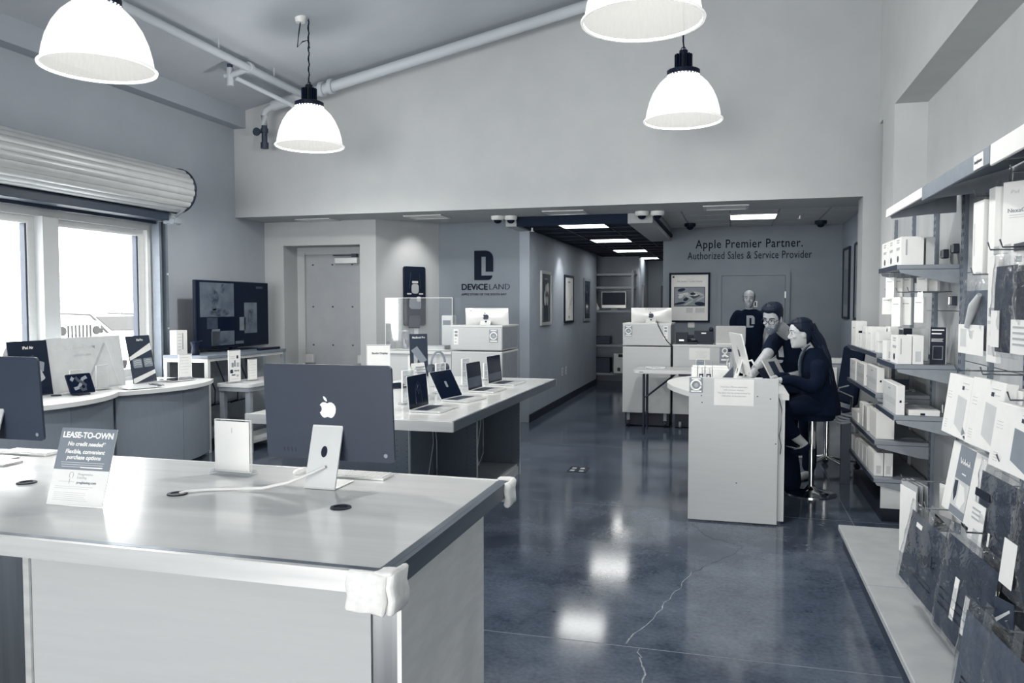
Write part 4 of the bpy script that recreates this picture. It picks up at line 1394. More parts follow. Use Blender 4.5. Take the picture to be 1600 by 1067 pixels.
ca = cabinet_stack(-2.875, 8.80, 'white cabinet beneath the silver computer at the left reception', 0)
sticker(ca, .21, 1.245, .105, .15, -.006)
sticker(ca, -.25, 1.23, .06, .18, -.006, 1)
cb = cabinet_stack(-1.08, 10.45, 'white cabinet beside the folding table, a cable hanging down its front', 0)
sticker(cb, -.235, 1.265, .10, .14, -.006)
sticker(cb, .245, 1.25, .055, .17, -.006, 1)
B().tube([(.14, -.02, 1.39), (.15, -.015, 1.34), (.20, -.010, 1.24), (.26, -.010, 1.14), (.33, -.005, 1.07), (.34, .03, 1.05)], .006, 6).build('hanging_cable', 'black', cb, smooth=60)
M['silver_back'] = mat('silver_computer_back', 222, 0.32, 0.2, noise=0.008)
ia = aio((-2.80, 8.98, 1.368), R(180), 'silver computer turned backwards on the left white cabinet', .53, .20, .0, 'silver_back', 'silver_back', 'print_dark', 5, chin=False, curved=True)
ib = dup(ia, (-1.04, 10.66, 1.368), R(180), 'silver computer turned backwards on the white cabinet in the middle')
for o, zz in ((ia, .15), (ib, .165)):
    b = B()
    for k in range(5):
        b.box(.02 - k * .03 + (.16 if o is ia else .04), .035 - k * .03 + (.16 if o is ia else .04), .040, .0415 if o is ia else .0415, zz + .012, zz + .020)
    b.build('port_marks', 'print_grey', o)['kind'] = 'stuff'

# middle back counter and what stands on it
t = thing('service_counter', 'white service counter against which the printers stand', 'counter', (-.345, 10.45, 0))
B().box(-.40, .44, 0, .52, 1.07, 1.095, .003).build('worktop', 'white', t)
p = B().box(-.395, .43, .012, .03, .19, 1.07).build('front_panel', 'desk_face', t)
B().box(-.395, -.375, .03, .50, .19, 1.07).box(.41, .43, .03, .50, .19, 1.07).build('side_panel', 'white', t)
B().box(-.37, .40, .10, .48, 0.01, .185).build('plinth', 'navy', t)
for x in (-.30, -.1, .2):
    B().cyl((x, .06, .045), .04, .03, 'x', 12).build('caster', 'grey_metal', t)
B().box(-.19, .07, .0095, .0118, .90, 1.05).build('notice', 'paper', p)
pb = B()
for k in range(5):
    pb.box(-.12 + .02 * (k % 2), .04 - .02 * (k % 3), .008, .0094, 1.0 - k * .017, 1.004 - k * .017)
pb.build('print', 'print_light', p)
s = B().box(.19, .32, .0085, .0118, .86, 1.06).build('sticker', 'print_grey', p)
B().tube([(.255 + .03 * math.cos(q), .006, 1.02 + .03 * math.sin(q)) for q in [2 * PI * k / 20 for k in range(20)]], .009, 5, closed=True).build('print', 'emblem', p)
B().prism([(.215, .955), (.255, .985), (.295, .955), (.28, .935), (.255, .955), (.23, .935)], .006, .0084, 'xz').box(.21, .30, .006, .0084, .895, .915).build('print', 'emblem', p)
t = thing('label_printer', 'small black label printer at the left of the service counter', 'printer', (-.64, 10.66, 1.095))
B().prism([(-.09, 0), (.09, 0), (.09, .09), (.05, .15), (-.09, .15)], -.075, .075, 'yz').build('body', 'navy', t)
B().rot((0, -.092, .05), (.06, .004, .02), (0, 0, 0)).build('label', 'silver', t)
tag(B().prism(rrect(.10, .09, .01, 3), -.004, .004, 'xz').build('thermostat_plate', 'paper', loc=(-.62, 12.65, 1.30)), 'small pale square plate on the rear wall below the framed poster', 'wall plate')
t = thing('desk_phone', 'black desk phone between the two black printers', 'phone', (-.50, 10.60, 1.095))
B().prism([(-.08, 0), (.08, 0), (.08, .07), (-.08, .03)], -.06, .06, 'yz').build('body', 'navy', t)
B().tube([(-.075, .03, .085), (-.04, .03, .10), (.0, .03, .10), (.04, .03, .10), (.075, .03, .085)], .018, 8).build('handset', 'black', t, smooth=60)
B().rot((.01, -.03, .062), (.05, .05, .004), (R(14), 0, 0)).build('keypad', 'print_grey', t)
t = thing('receipt_printer', 'larger black printer on the service counter', 'printer', (-.36, 10.72, 1.095))
B().prism([(-.12, 0), (.12, 0), (.12, .12), (.08, .17), (-.12, .165)], -.12, .12, 'yz').build('body', 'navy', t)
B().box(-.03, .03, -.123, -.119, .135, .15).build('label', 'emblem', t)
B().sph((.09, .02, .19), .03, 12).build('roll_knob', 'black', t, smooth=60)
lp, lq, lT = laptop((-.03, 10.68, 1.095), R(183), 'pale grey laptop lid seen from behind on the service counter', 100, .37, .235, group=None)

# folding table in front of the cabinets
t = thing('folding_table', 'pale plastic folding table with black legs before the white cabinets', 'table', (-.54, 9.98, 0))
B().prism(rrect(1.24, .55, .03, 3), .775, .815, 'xy').build('table_top', 'white', t)
B().prism(rrect(1.20, .51, .03, 3), .765, .775, 'xy').build('rim', 'white_gloss', t)
for x in (-.50, .50):
    for y in (-.2, .2):
        B().tube([(x, y, .765), (x, y, .015)], .016, 8).build('leg', 'black', t)
    B().tube([(x, -.2, .25), (x, .2, .25)], .013, 6).build('leg_brace', 'black', t)
    B().tube([(x, 0, .45), (x * .25, 0, .755)], .013, 6).build('stay', 'black', t)
B().box(-.08, .12, -.262, .26, .745, .790).build('hinge_bar', 'black', t)
B().box(-.55, -.50, -.277, -.2755, .785, .795).build('maker_plate', 'print_grey', t)
t = thing('plastic_tray', 'thin clear tray lying on the folding table', 'tray', (-.92, 10.0, .815))
B().ring('xy', 0, .02, -.13, .13, -.09, .09, .008).box(-.122, .122, -.082, .082, 0, .004).build('tray', 'acrylic', t)
acrylic_sign((-.37, 9.80, .815), 0, .10, .13, 'small dark card in a holder on the folding table', 'print_grey', lines=2)
tag(B().box(-.09, .09, -.06, .06, 0, .022, .004).build('card_reader', 'navy', loc=(-.15, 9.90, .815)), 'flat black card reader on the folding table', 'card reader')

# ------------------------------------------------------------------ round-ended desk in the middle
out = [(-.29, 6.035), (-.37, 6.22), (-.45, 6.42)]
for k in range(15):
    an = R(205 - k * 11)
    out.append((-.09 + .44 * math.cos(an), 6.86 + .70 * math.sin(an)))
out += [(.25, 7.42), (.40, 7.26), (.40, 6.035)]
t = thing('round_ended_desk', 'white counter-height desk with a rounded end behind a tall end panel', 'desk', (0, 0, 0))
B().prism(out, .915, .955, 'xy').build('worktop', 'white', t, smooth=40)
p = B().box(-.305, .325, 5.99, 6.022, .01, 1.07, .002).build('end_panel', 'desk_face', t)
B().box(.30, .375, 6.06, 6.09, .02, .915).build('inner_panel', 'white', t)
B().box(-.15, .28, 6.6, 6.63, .02, .915).build('centre_panel', 'white', t)
B().box(.16, .19, 6.10, 6.60, .02, .915).build('modesty_panel', 'white', t)
pb = B()
for (x, z) in ((-.215, .935), (.135, .905), (.27, .925), (.18, .94), (-.21, .885), (.04, .30), (.31, .60)):
    pb.cyl((x, 5.9895, z), .0045, .001, 'y', 8)
pb.build('screw_holes', 'navy', p)['kind'] = 'stuff'
sticker(p, -.253, 1.012, .095, .112, 5.99)
s = B().box(-.125, .155, 5.9875, 5.9898, .868, 1.062).build('notice', 'paper', p)
for k, tx in enumerate(('Attention: iPhone customers', 'with cracked displays,', 'The glass may be compromised by', 'calibration of touchscreen.')):
    text('lettering', tx, .0165, 'print_light2', s, (.015, 5.9868, 1.005 - k * .022), extrude=.0002)
B().tube([(.33, 6.03, .93), (.35, 6.02, .85), (.345, 6.02, .70), (.335, 6.02, .66), (.35, 6.03, .58), (.345, 6.03, .52)], .0028, 5).build('cable', 'black', p)
t = aio((.105, 6.55, .955), R(100), 'silver computer seen edge-on on the round-ended desk', .53, .335, .10, 'silver_back', 'silver_back', 'print_dark', 14, chin=True)
tag(B().prism([(-.11, 0), (.06, 0), (.06, .185)], -.05, .05, 'xz').build('ring_binder', 'print_dark', loc=(-.05, 6.18, .955)), 'dark wedge-shaped holder in front of the edge-on computer', 'holder')
t = thing('wire_basket', 'small wire basket on the round-ended desk', 'basket', (-.20, 6.25, .955))
for (x0, x1) in ((-.055, .0), (.0, .055)):
    B().tube([(x0, -.04, 0), (x0, -.04, .17), (x1, -.04, .17), (x1, -.04, 0)], .0022, 5).tube([(x0, .04, 0), (x0, .04, .21), (x1, .04, .21), (x1, .04, 0)], .0022, 5).tube([(x0, -.04, .17), (x0, .04, .21)], .0022, 5).build('wire', 'steel', t)
for x, lb in ((-.228, 'left small vial of dark liquid in the wire basket'), (-.172, 'right small vial of dark liquid in the wire basket')):
    v_ = thing('vial', lb, 'vial', (x, 6.25, .955))
    B().cyl((0, 0, .06), .017, .12).build('liquid', 'print_dark', v_)
    B().cyl((0, 0, .145), .013, .05, r2=.010).build('neck', 'white_gloss', v_)
    B().box(-.008, .008, -.0185, -.017, .04, .11).build('label', 'paper', v_)
t = thing('paper_box', 'low white paper box on the round-ended desk behind the wire basket', 'box', (-.18, 6.86, .955), R(4))
B().box(-.15, .15, -.10, .10, 0, .12, .004).build('carton', 'white_gloss', t)
B().box(-.14, .14, -.09, .09, .12, .135).build('paper', 'paper', t)
t = thing('clear_bottle', 'clear bottle standing behind the edge-on computer', 'bottle', (-.02, 7.0, .955))
B().lathe([(0, 0), (.035, .002), (.035, .15), (.03, .19), (.014, .225), (.013, .25)], 18).build('glass', 'acrylic', t, smooth=40)
B().cyl((0, 0, .262), .016, .026).build('cap', 'navy', t)
t = thing('card_reader', 'tilted black phone-like terminal before the leaning man', 'card reader', (.26, 6.72, .955), R(70))
B().rot((0, 0, .07), (.09, .025, .15), (R(-35), 0, 0), .005).box(-.04, .04, -.02, .07, 0, .01).build('body', 'navy', t)
t = thing('open_laptop', 'open laptop with dark keys tilted before the leaning man', 'laptop', (.38, 7.02, .955), R(60))
B().rot((0, .04, .10), (.26, .012, .20), (R(-30), 0, 0), .003).build('lid', 'silver', t)
B().rot((0, .031, .10), (.10, .004, .16), (R(-30), 0, 0)).build('keys', 'print_dark', t)
tag(B().tube([(0, 0, 0), (.0, .02, .10), (.03, .02, .17), (.06, .02, .18), (.085, .01, .14)], .009, 8).build('cable_loop', 'white_gloss', loc=(.10, 7.0, .955), smooth=60), 'white looped cable standing behind the edge-on computer', 'cable')

# ------------------------------------------------------------------ lettering and logo on the walls
t = thing('wall_lettering', 'two lines of dark lettering on the rear wall', 'sign', (.22, 12.655, 2.45))
text('lettering', 'Apple Premier Partner.', .185, 'letter_dark', t, (0, 0, .085), extrude=.004, bold=.0012, spacing=1.1, sx=.81)
text('lettering', 'Authorized Sales & Service Provider', .165, 'letter_mid', t, (0, 0, -.09), extrude=.004, spacing=1.06, sx=.70)
t = thing('wall_logo_sign', 'dark D-shaped shop logo with lettering beneath on the side wall', 'sign', (-3.31, 10.452, 2.15))
W_, H_ = .27, .405
x0, x1, z0, z1 = -W_ / 2, W_ / 2, -H_ / 2, H_ / 2
arc = lambda cx, cz, r, a0, a1, n=8: [(cx + r * math.cos(R(a0 + (a1 - a0) * k / n)), cz + r * math.sin(R(a0 + (a1 - a0) * k / n))) for k in range(n + 1)]
stem = .10
# upper piece: outer D with an inner channel, open at the lower right
up = [(x0, z0), (x0, z1)] + arc(x1 - .11, z1 - .11, .11, 90, 0) + [(x1, z0 + .115), (x0 + .165, z0 + .115), (x0 + .165, z1 - .085), (x0 + .10, z1 - .085), (x0 + .10, z0 + .062), (x1 - .012, z0 + .062)] + arc(x1 - .075, z0 + .062, .062, 0, -90)
B().prism(up, -.005, .006, 'xz').build('emblem', 'letter_dark', t)
text('lettering', 'DEViCE', .115, 'letter_dark', t, (-.135, 0, -.30), extrude=.004, bold=.0022, spacing=1.02)
text('lettering', 'LAND', .115, 'letter_mid', t, (.225, 0, -.30), extrude=.003, bold=-.0022, spacing=1.0)
text('lettering', 'APPLE STORE OF THE SOUTH BAY', .041, 'letter_mid', t, (0, 0, -.40), extrude=.002, spacing=1.04)


def poster(loc, rz, w_, h_, label, frame_m, face_m, fw=.025, depth=.025, name='framed_poster'):
    t = thing(name, label, 'poster', loc, rz)
    B().ring('xz', -depth, 0, -w_ / 2, w_ / 2, -h_ / 2, h_ / 2, fw).build('frame', frame_m, t)
    s = B().box(-w_ / 2 + fw, w_ / 2 - fw, -depth * .5, 0, -h_ / 2 + fw, h_ / 2 - fw).build('picture', face_m, t)
    return t, s, -depth * .5


# poster on the angled wall
ang = math.atan2(.91, .53)
c = Vector((-4.5 + .53 * .58, 9.55 + .91 * .58, 1.725)) + Vector((.0, -.0, 0))
t = thing('wall_poster', 'dark rounded poster showing watches on the angled wall behind the barrier', 'poster', tuple(c + Vector((math.sin(ang) * .004, -math.cos(ang) * .004, 0))), ang)
s = B().prism(rrect(.36, .80, .03, 4), -.03, 0, 'xz').build('panel', 'navy', t)
for (x, z, w_, h_, m_) in ((0, .10, .12, .13, 'print_mid'), (0, .10, .085, .10, 'navy'), (0, .19, .10, .03, 'box_grey'), (0, -.10, .20, .15, 'print_grey'), (.06, -.04, .07, .07, 'box_grey'), (-.06, -.12, .08, .08, 'print_light'), (-.10, .03, .07, .02, 'box_grey'), (.10, .03, .07, .02, 'box_grey'), (.05, -.14, .09, .07, 'print_mid')):
    B().prism(rrect(w_, h_, min(w_, h_) * .3, 3, x, z), -.032 - .0006 * random.random(), -.0302, 'xz').build('print', m_, s)
B().tube([(-.07, -.031, .32), (-.10, -.031, .10)], .003, 5).tube([(.07, -.031, .32), (.10, -.031, .10)], .003, 5).build('print', 'print_dark', s)
for (y, w_, fm, pm, lb) in ((11.40, .66, 'silver', 'print_dark', 'nearest narrow poster on the corridor wall, pale frame and dark picture'), (13.10, .75, 'navy', 'paper', 'white poster in a black frame on the corridor wall'), (14.80, .68, 'grey_metal', 'print_dark', 'farthest narrow dark poster on the corridor wall')):
    t, s, yy = poster((-2.66, y, 1.705), R(90), w_, .79, lb, fm, pm, .045 if fm != 'navy' else .035)
    if fm == 'silver':
        for (x, z, m_) in ((-.06, -.0, 'box_grey'), (.08, -.0, 'print_mid'), (.0, .10, 'print_mid'), (.11, .12, 'box_grey')):
            B().prism([(x + .06 * math.cos(q), z + .11 * math.sin(q)) for q in [2 * PI * k / 14 for k in range(14)]], yy - .003, yy, 'xz').build('print', m_, s)
        for bb in ((-.20, -.17, -.34, -.1), (.17, .20, -.34, -.1), (-.1, .1, .27, .29)):
            B().box(bb[0], bb[1], yy - .002, yy, bb[2], bb[3]).build('print', 'print_grey', s)
    elif fm == 'navy':
        B().tube([(-.02, yy - .001, -.18), (.10, yy - .001, -.02), (.22, yy - .001, .04), (.24, yy - .001, .02), (.10, yy - .001, -.1)], .006, 5).build('print', 'print_mid', s)
        B().box(-.09, .09, yy - .002, yy, .27, .295).build('print', 'print_grey', s)
        B().box(-.04, .04, yy - .002, yy, -.32, -.28).build('print', 'print_grey', s)
    else:
        B().box(-.12, .12, yy - .002, yy, -.25, .15).build('print', 'tv_print_dark', s)
        B().box(-.1, .1, yy - .002, yy, .27, .29).build('print', 'tv_print_dark', s)
for y, lb in ((12.62, 'nearer pale outlet plate low on the corridor wall'), (12.92, 'farther pale outlet plate low on the corridor wall')):
    t = thing('wall_outlet', lb, 'outlet', (-2.66, y, .52), R(90))
    B().box(-.04, .04, -.008, 0, -.065, .065, .002).build('plate', 'white', t)
    B().box(-.016, .016, -.011, -.008, .008, .042).box(-.016, .016, -.011, -.008, -.042, -.008).build('socket', 'grey_metal', t)
t, s, yy = poster((-.65, 12.66, 1.72), 0, .62, .77, 'black framed white poster with a picture of a wide screen on the rear wall', 'frame_black', 'paper', .03, .04)
p = B().box(-.235, .235, yy - .004, yy, -.135, .165).build('picture_frame', 'navy', s)
B().box(-.225, .225, yy - .005, yy - .004, -.125, .155).build('picture', 'print_grey', s)
for k in range(16):
    cx, cz = random.uniform(-.18, .18), random.uniform(-.10, .13)
    an0 = random.uniform(-.6, .6)
    rx, rz_ = random.uniform(.04, .09), random.uniform(.012, .03)
    pts = [(max(-.225, min(.225, cx + rx * math.cos(q) * math.cos(an0) - rz_ * math.sin(q) * math.sin(an0))), max(-.125, min(.155, cz + rx * math.cos(q) * math.sin(an0) + rz_ * math.sin(q) * math.cos(an0)))) for q in [2 * PI * j / 12 for j in range(12)]]
    B().prism(pts, yy - .0062 - k * .0001, yy - .005, 'xz').build('print', random.choice(['print_mid', 'print_dark', 'print_light', 'fabric_grey']), s)
B().box(-.05, .05, yy - .003, yy, -.235, -.16).build('print', 'box_grey', s)
B().box(.09, .23, yy - .003, yy, -.235, -.16).build('print', 'box_grey', s)
text('lettering', 'Mac Studio + Studio Display', .034, 'print_grey', s, (0, yy - .003, .25), extrude=.0003)
text('lettering', 'Introducing', .02, 'print_mid', s, (0, yy - .003, .285), extrude=.0003)
e = B()
for ol in apple_outline(.04):
    e.prism([(x - .245, z + .325) for x, z in ol], yy - .003, yy, 'xz')
e.build('emblem', 'navy', s)
t = thing('door_plaque', 'small white room plaque beside the bald man on the rear door', 'sign', (.31, 12.632, 1.62))
B().box(-.05, .05, -.008, 0, -.045, .045, .002).build('plate', 'paper', t)
B().box(-.028, -.006, -.0095, -.008, -.03, .03).box(.008, .03, -.0095, -.008, -.03, .03).build('print', 'navy', t)
for (y, w_, lb) in ((12.05, .62, 'farther tall dark framed picture on the right rear wall'), (10.95, .60, 'nearer tall dark framed picture on the right rear wall, seen edge-on')):
    t, s, yy = poster((1.55, y, 1.91), R(-90), w_, 1.0, lb, 'navy', 'grey_metal', .03, .03)
    B().box(-.2, .2, yy - .002, yy, -.3, .2).build('print', 'mid_metal', s)

# ------------------------------------------------------------------ shelving at the corridor's end
t = thing('storage_shelving', 'grey open shelving at the far end of the corridor', 'shelving', (-2.35, 16.3, 0))
for x in (-.42, .40):
    for y in (-.22, .22):
        B().box(x - .022, x + .022, y - .022, y + .022, 0, 2.31).build('post', 'grey_metal', t)
for z in (2.20, 1.935, 1.455, .76, .18):
    B().box(-.46, .44, -.25, .25, z, z + .045).build('shelf', 'grey_metal', t)
B().box(-1.2, -.48, -.25, .25, 1.455, 1.49).box(-1.2, -.48, -.25, .25, 2.20, 2.24).box(-1.2, -.48, -.25, .25, .76, .79).build('shelf', 'grey_metal', t)
t = aio((-2.33, 16.1, 1.50), 0, 'computer with a black screen on the shelving at the corridor end', .49, .33, .045, 'silver', 'silver', 'print_dark', 0, scr='navy')
t = thing('printer', 'pale printer on the low shelf at the corridor end', 'printer', (-2.09, 16.16, .225))
B().box(-.22, .20, -.2, .2, 0, .40, .01).build('body', 'white', t)
B().box(-.12, .18, -.205, -.199, .33, .39).build('tray_slot', 'navy', t)
B().box(-.14, -.08, -.206, -.199, .05, .12).build('panel', 'print_dark', t)
tag(B().lathe([(0, 0), (.09, 0), (.10, .03), (.02, .20), (0, .20)], 18).build('funnel', 'white', loc=(-2.72, 16.12, 1.50), smooth=40), 'white cone-shaped thing on the shelf beside the black screen', 'cone')
tag(B().box(-.2, .2, -.15, .15, 0, .30, .01).build('storage_box', 'dark_metal', loc=(-2.60, 16.25, .225)), 'dark storage box on the lowest corridor shelf', 'box')
tag(B().box(-.18, .16, -.14, .14, 0, .16, .01).build('storage_box', 'dark_metal', loc=(-2.56, 16.2, .81)), 'dark storage box on the middle corridor shelf', 'box')

# ------------------------------------------------------------------ things on the soffit and ceilings
for (x, lb) in ((-5.25, 'flat pale vent on the soffit above the service door'), (-3.73, 'flat pale vent on the soffit left of the shop logo'), (-1.95, 'flat pale vent on the soffit before the dark ceiling'), (-.09, 'flat pale vent on the soffit before the tiled ceiling')):
    t = thing('ceiling_vent', lb, 'vent', (x, 9.44, 2.72), 0, 'flat vents on the soffit')
    B().ring('xy', -.012, 0, -.25, .25, -.20, .20, .03).build('frame', 'white', t)
    B().box(-.22, .22, -.17, .17, -.006, 0).build('louver_panel', 'white_gloss', t)
for (x, lb, m_, zz, y) in ((-2.86, 'left white dome camera of the left pair', 'white_gloss', 2.72, 9.62), (-2.70, 'right white dome camera of the left pair', 'white_gloss', 2.72, 9.66), (-1.06, 'left white dome camera of the pair on the ceiling beam', 'white_gloss', 2.72, 9.62), (-.88, 'right white dome camera of the pair on the ceiling beam', 'white_gloss', 2.72, 9.64), (-.62, 'black dome camera on the tiled ceiling beside the beam', 'navy', 2.80, 12.0), (1.19, 'black dome camera in the right corner of the tiled ceiling', 'navy', 2.80, 12.1)):
    t = thing('security_camera', lb, 'camera', (x, y, zz))
    B().lathe([(0, 0), (.082, 0), (.082, -.035), (.068, -.052), (0, -.052)], 22).build('housing', m_, t, smooth=40)
    B().sph((0, 0, -.055), .05, 16, (1, 1, .8)).build('lens_dome', 'screen', t, smooth=60)
for (x, y, lb) in ((-2.56, 10.2, 'small sprinkler head on the near edge of the dark ceiling'), (.85, 11.3, 'small pale sprinkler head on the tiled ceiling')):
    t = thing('fire_sprinkler', lb, 'sprinkler', (x, y, 2.62 if x < 0 else 2.80))
    B().cyl((0, 0, -.02), .012, .04).build('stem', 'silver', t)
    B().cyl((0, 0, -.045), .03, .004).build('deflector', 'silver', t)
t = thing('floor_plate', 'small dark printed plate set in the concrete floor', 'plate', (-1.43, 7.56, 0), R(0))
B().prism(rrect(.19, .26, .01, 3), 0, .002, 'xy').build('plate', 'navy', t)
pb = B()
for (x, y) in ((-.05, .06), (.03, .06), (-.05, -.05), (.04, -.06)):
    pb.box(x - .022, x + .022, y - .03, y + .03, .002, .0026)
pb.build('print', 'print_mid', t)

# downlights that wash the posters and walls
spot_light('downlight', (-3.75, 9.72, 2.70), (-4.22, 10.05, 2.0), 22, 75, .8)
spot_light('downlight', (-2.28, 12.3, 2.60), (-2.66, 12.45, 1.6), 26, 80, .8)
spot_light('downlight', (-1.55, 16.6, 2.60), (-1.9, 16.8, 1.9), 20, 75, .8)
# ================================================================== shelving along the right wall
XB, XF = 1.42, 1.02


def upright(t, y, z1=2.36):
    u = B().box(XB - .035, XB, y - .016, y + .016, 0, z1).build('upright', 'mid_metal', t)
    b = B()
    for k in range(int((z1 - .1) / .05)):
        b.box(XB - .0362, XB - .0349, y - .004, y + .004, .08 + k * .05, .105 + k * .05)
    b.build('slots', 'navy', u)['kind'] = 'stuff'


def shelf(t, y0, y1, z, xf=XF, brackets=True):
    s = B().box(xf, XB - .036, y0 + .004, y1 - .004, z - .028, z, .003).build('shelf', 'shelf', t)
    for y in (y0 + .006, y1 - .010):
        B().prism([(xf + .01, z - .030), (XB - .036, z - .030), (XB - .036, z - .12), (XB - .1, z - .115), (xf + .02, z - .05)], y, y + .004, 'xz').build('bracket', 'grey_metal', s)
    B().box(xf - .004, xf, y0 + .006, y1 - .006, z - .03, z + .002).build('price_rail', 'dark_metal', s)
    return s


bay_a = thing('shelving_bay', 'far wall shelving bay with four low shelves of white boxes', 'shelving')
for y in (7.78, 7.05, 6.33):
    upright(bay_a, y)
for (a_, c_) in ((6.35, 7.03), (7.07, 7.76)):
    for (z0, z1) in ((.12, .84), (.845, 1.56), (1.565, 2.36)):
        B().box(XB - .012, XB, a_, c_, z0, z1).build('back_panel', 'shelf_back', bay_a)
for z in (1.245, .945, .60, .32):
    shelf(bay_a, 6.32, 7.80, z)
B().box(XF + .06, XB - .04, 6.345, 7.78, .0, .10).build('base', 'black', bay_a)
B().box(XF + .05, XB - .04, 6.335, 6.345, .10, .26).build('base_end', 'white', bay_a)

bay_b = thing('shelving_bay', 'narrow wall shelving bay with a high shelf of three white boxes', 'shelving')
for y in (6.29, 5.60):
    upright(bay_b, y)
for (z0, z1) in ((.12, .84), (.845, 1.56), (1.565, 2.36)):
    B().box(XB - .012, XB, 5.62, 6.27, z0, z1).build('back_panel', 'shelf_back', bay_b)
for z in (1.86, 1.215, .88):
    shelf(bay_b, 5.62, 6.28, z)


def hook(t, x0, y, z, x1=XB - .03, m='steel'):
    b = B().tube([(x1, y, z), (x0 + .01, y, z), (x0, y, z + .03)], .0035, 6)
    b.build('hook', m, t, smooth=60)


def bar(t, y, z, m='steel'):
    B().tube([(XF + .02, y - .03, z), (XB - .03, y - .03, z)], .004, 6).tube([(XF + .02, y + .03, z - .02), (XB - .03, y + .03, z - .02)], .004, 6).build('hook', m, t)


hook(bay_b, 1.06, 6.12, 1.83)
hook(bay_b, 1.08, 5.95, 1.83)
hook(bay_b, 1.04, 6.15, 1.69)
hook(bay_b, 1.08, 5.98, 1.69)
hook(bay_b, 1.12, 5.82, 1.69)
for (x, y, z) in ((1.39, 5.78, 1.97), (1.37, 5.95, 1.945), (1.39, 5.80, 1.63)):
    B().box(x - .015, x + .02, y - .035, y + .035, z - .03, z + .03, .004).build('hook_plate', 'dark_metal', bay_b)
    B().box(x - .025, x - .015, y - .008, y + .008, z - .025, z + .025, .002).build('hook_plate', 'chrome', bay_b)

decks = [(4.41, 5.585, 'deck bay of the wall shelving farther from the camera, under the empty grey back panel'), (3.235, 4.405, 'deck bay of the wall shelving with the bagged sleeves hanging over it'), (2.06, 3.23, 'nearest deck bay of the wall shelving, cut off at the frame corner')]
bays = []
for (y0, y1, lb) in decks:
    t = thing('shelving_bay', lb, 'shelving')
    bays.append(t)
    B().box(.69, XB, y0, y1, .115, .15, .004).build('base_deck', 'deck', t)
    B().box(.72, XB - .02, y0 + .01, y1 - .01, 0, .115).build('kick_panel', 'dark_metal', t)
    for y in (y0 + .02, (y0 + y1) / 2, y1 - .02):
        upright(t, y, 2.40)
    ym = (y0 + y1) / 2
    for (a_, c_) in ((y0 + .04, ym - .02), (ym + .02, y1 - .04)):
        for (z0, z1) in ((.152, .70), (.705, 1.25), (1.255, 1.80), (1.805, 2.40)):
            B().box(XB - .012, XB, a_, c_, z0, z1).build('back_panel', 'shelf_back', t)
shelf(bays[1], 3.26, 4.38, 1.86, 1.16)

cn = thing('shelf_canopy', 'long angled canopy strip along the top of the wall shelving', 'canopy', (0, 0, 0))
for (y0, y1, m_, h_) in ((4.74, 5.77, 'box_white', .055), (3.56, 4.735, 'mid_metal', .075), (2.1, 3.555, 'box_white', .085)):
    B().box(.972, .985, y0, y1, 2.235 - h_, 2.235, .003).build('fascia', m_, cn)
    B().prism([(.985, 2.225), (.985, 2.20), (1.38, 2.315), (1.38, 2.335)], y0 + .01, y1 - .01, 'xz').build('canopy_panel', 'mid_metal', cn)
for y in (5.74, 4.735, 3.56):
    B().prism([(.985, 2.21), (1.384, 2.325), (1.384, 2.20), (1.2, 2.19), (1.0, 2.17)], y - .004, y + .004, 'xz').build('canopy_bracket', 'grey_metal', cn)
p = B().box(.9695, .972, 3.64, 3.77, 2.165, 2.225).build('label_plate', 'paper', cn)
text('lettering', 'headphones', .022, 'print_dark', p, (.969, 3.705, 2.195), (PI / 2, 0, -PI / 2), extrude=.0003, bold=.0004)
B().box(.975, 1.0, 5.765, 5.785, 2.19, 2.235).build('end_cap', 'chrome', cn)
tag(B().cyl((0, 0, 0), .10, .05, 'z', 24).build('round_lamp', 'box_white', loc=(1.12, 3.30, 2.175)), 'round pale disc under the near end of the canopy', 'lamp')


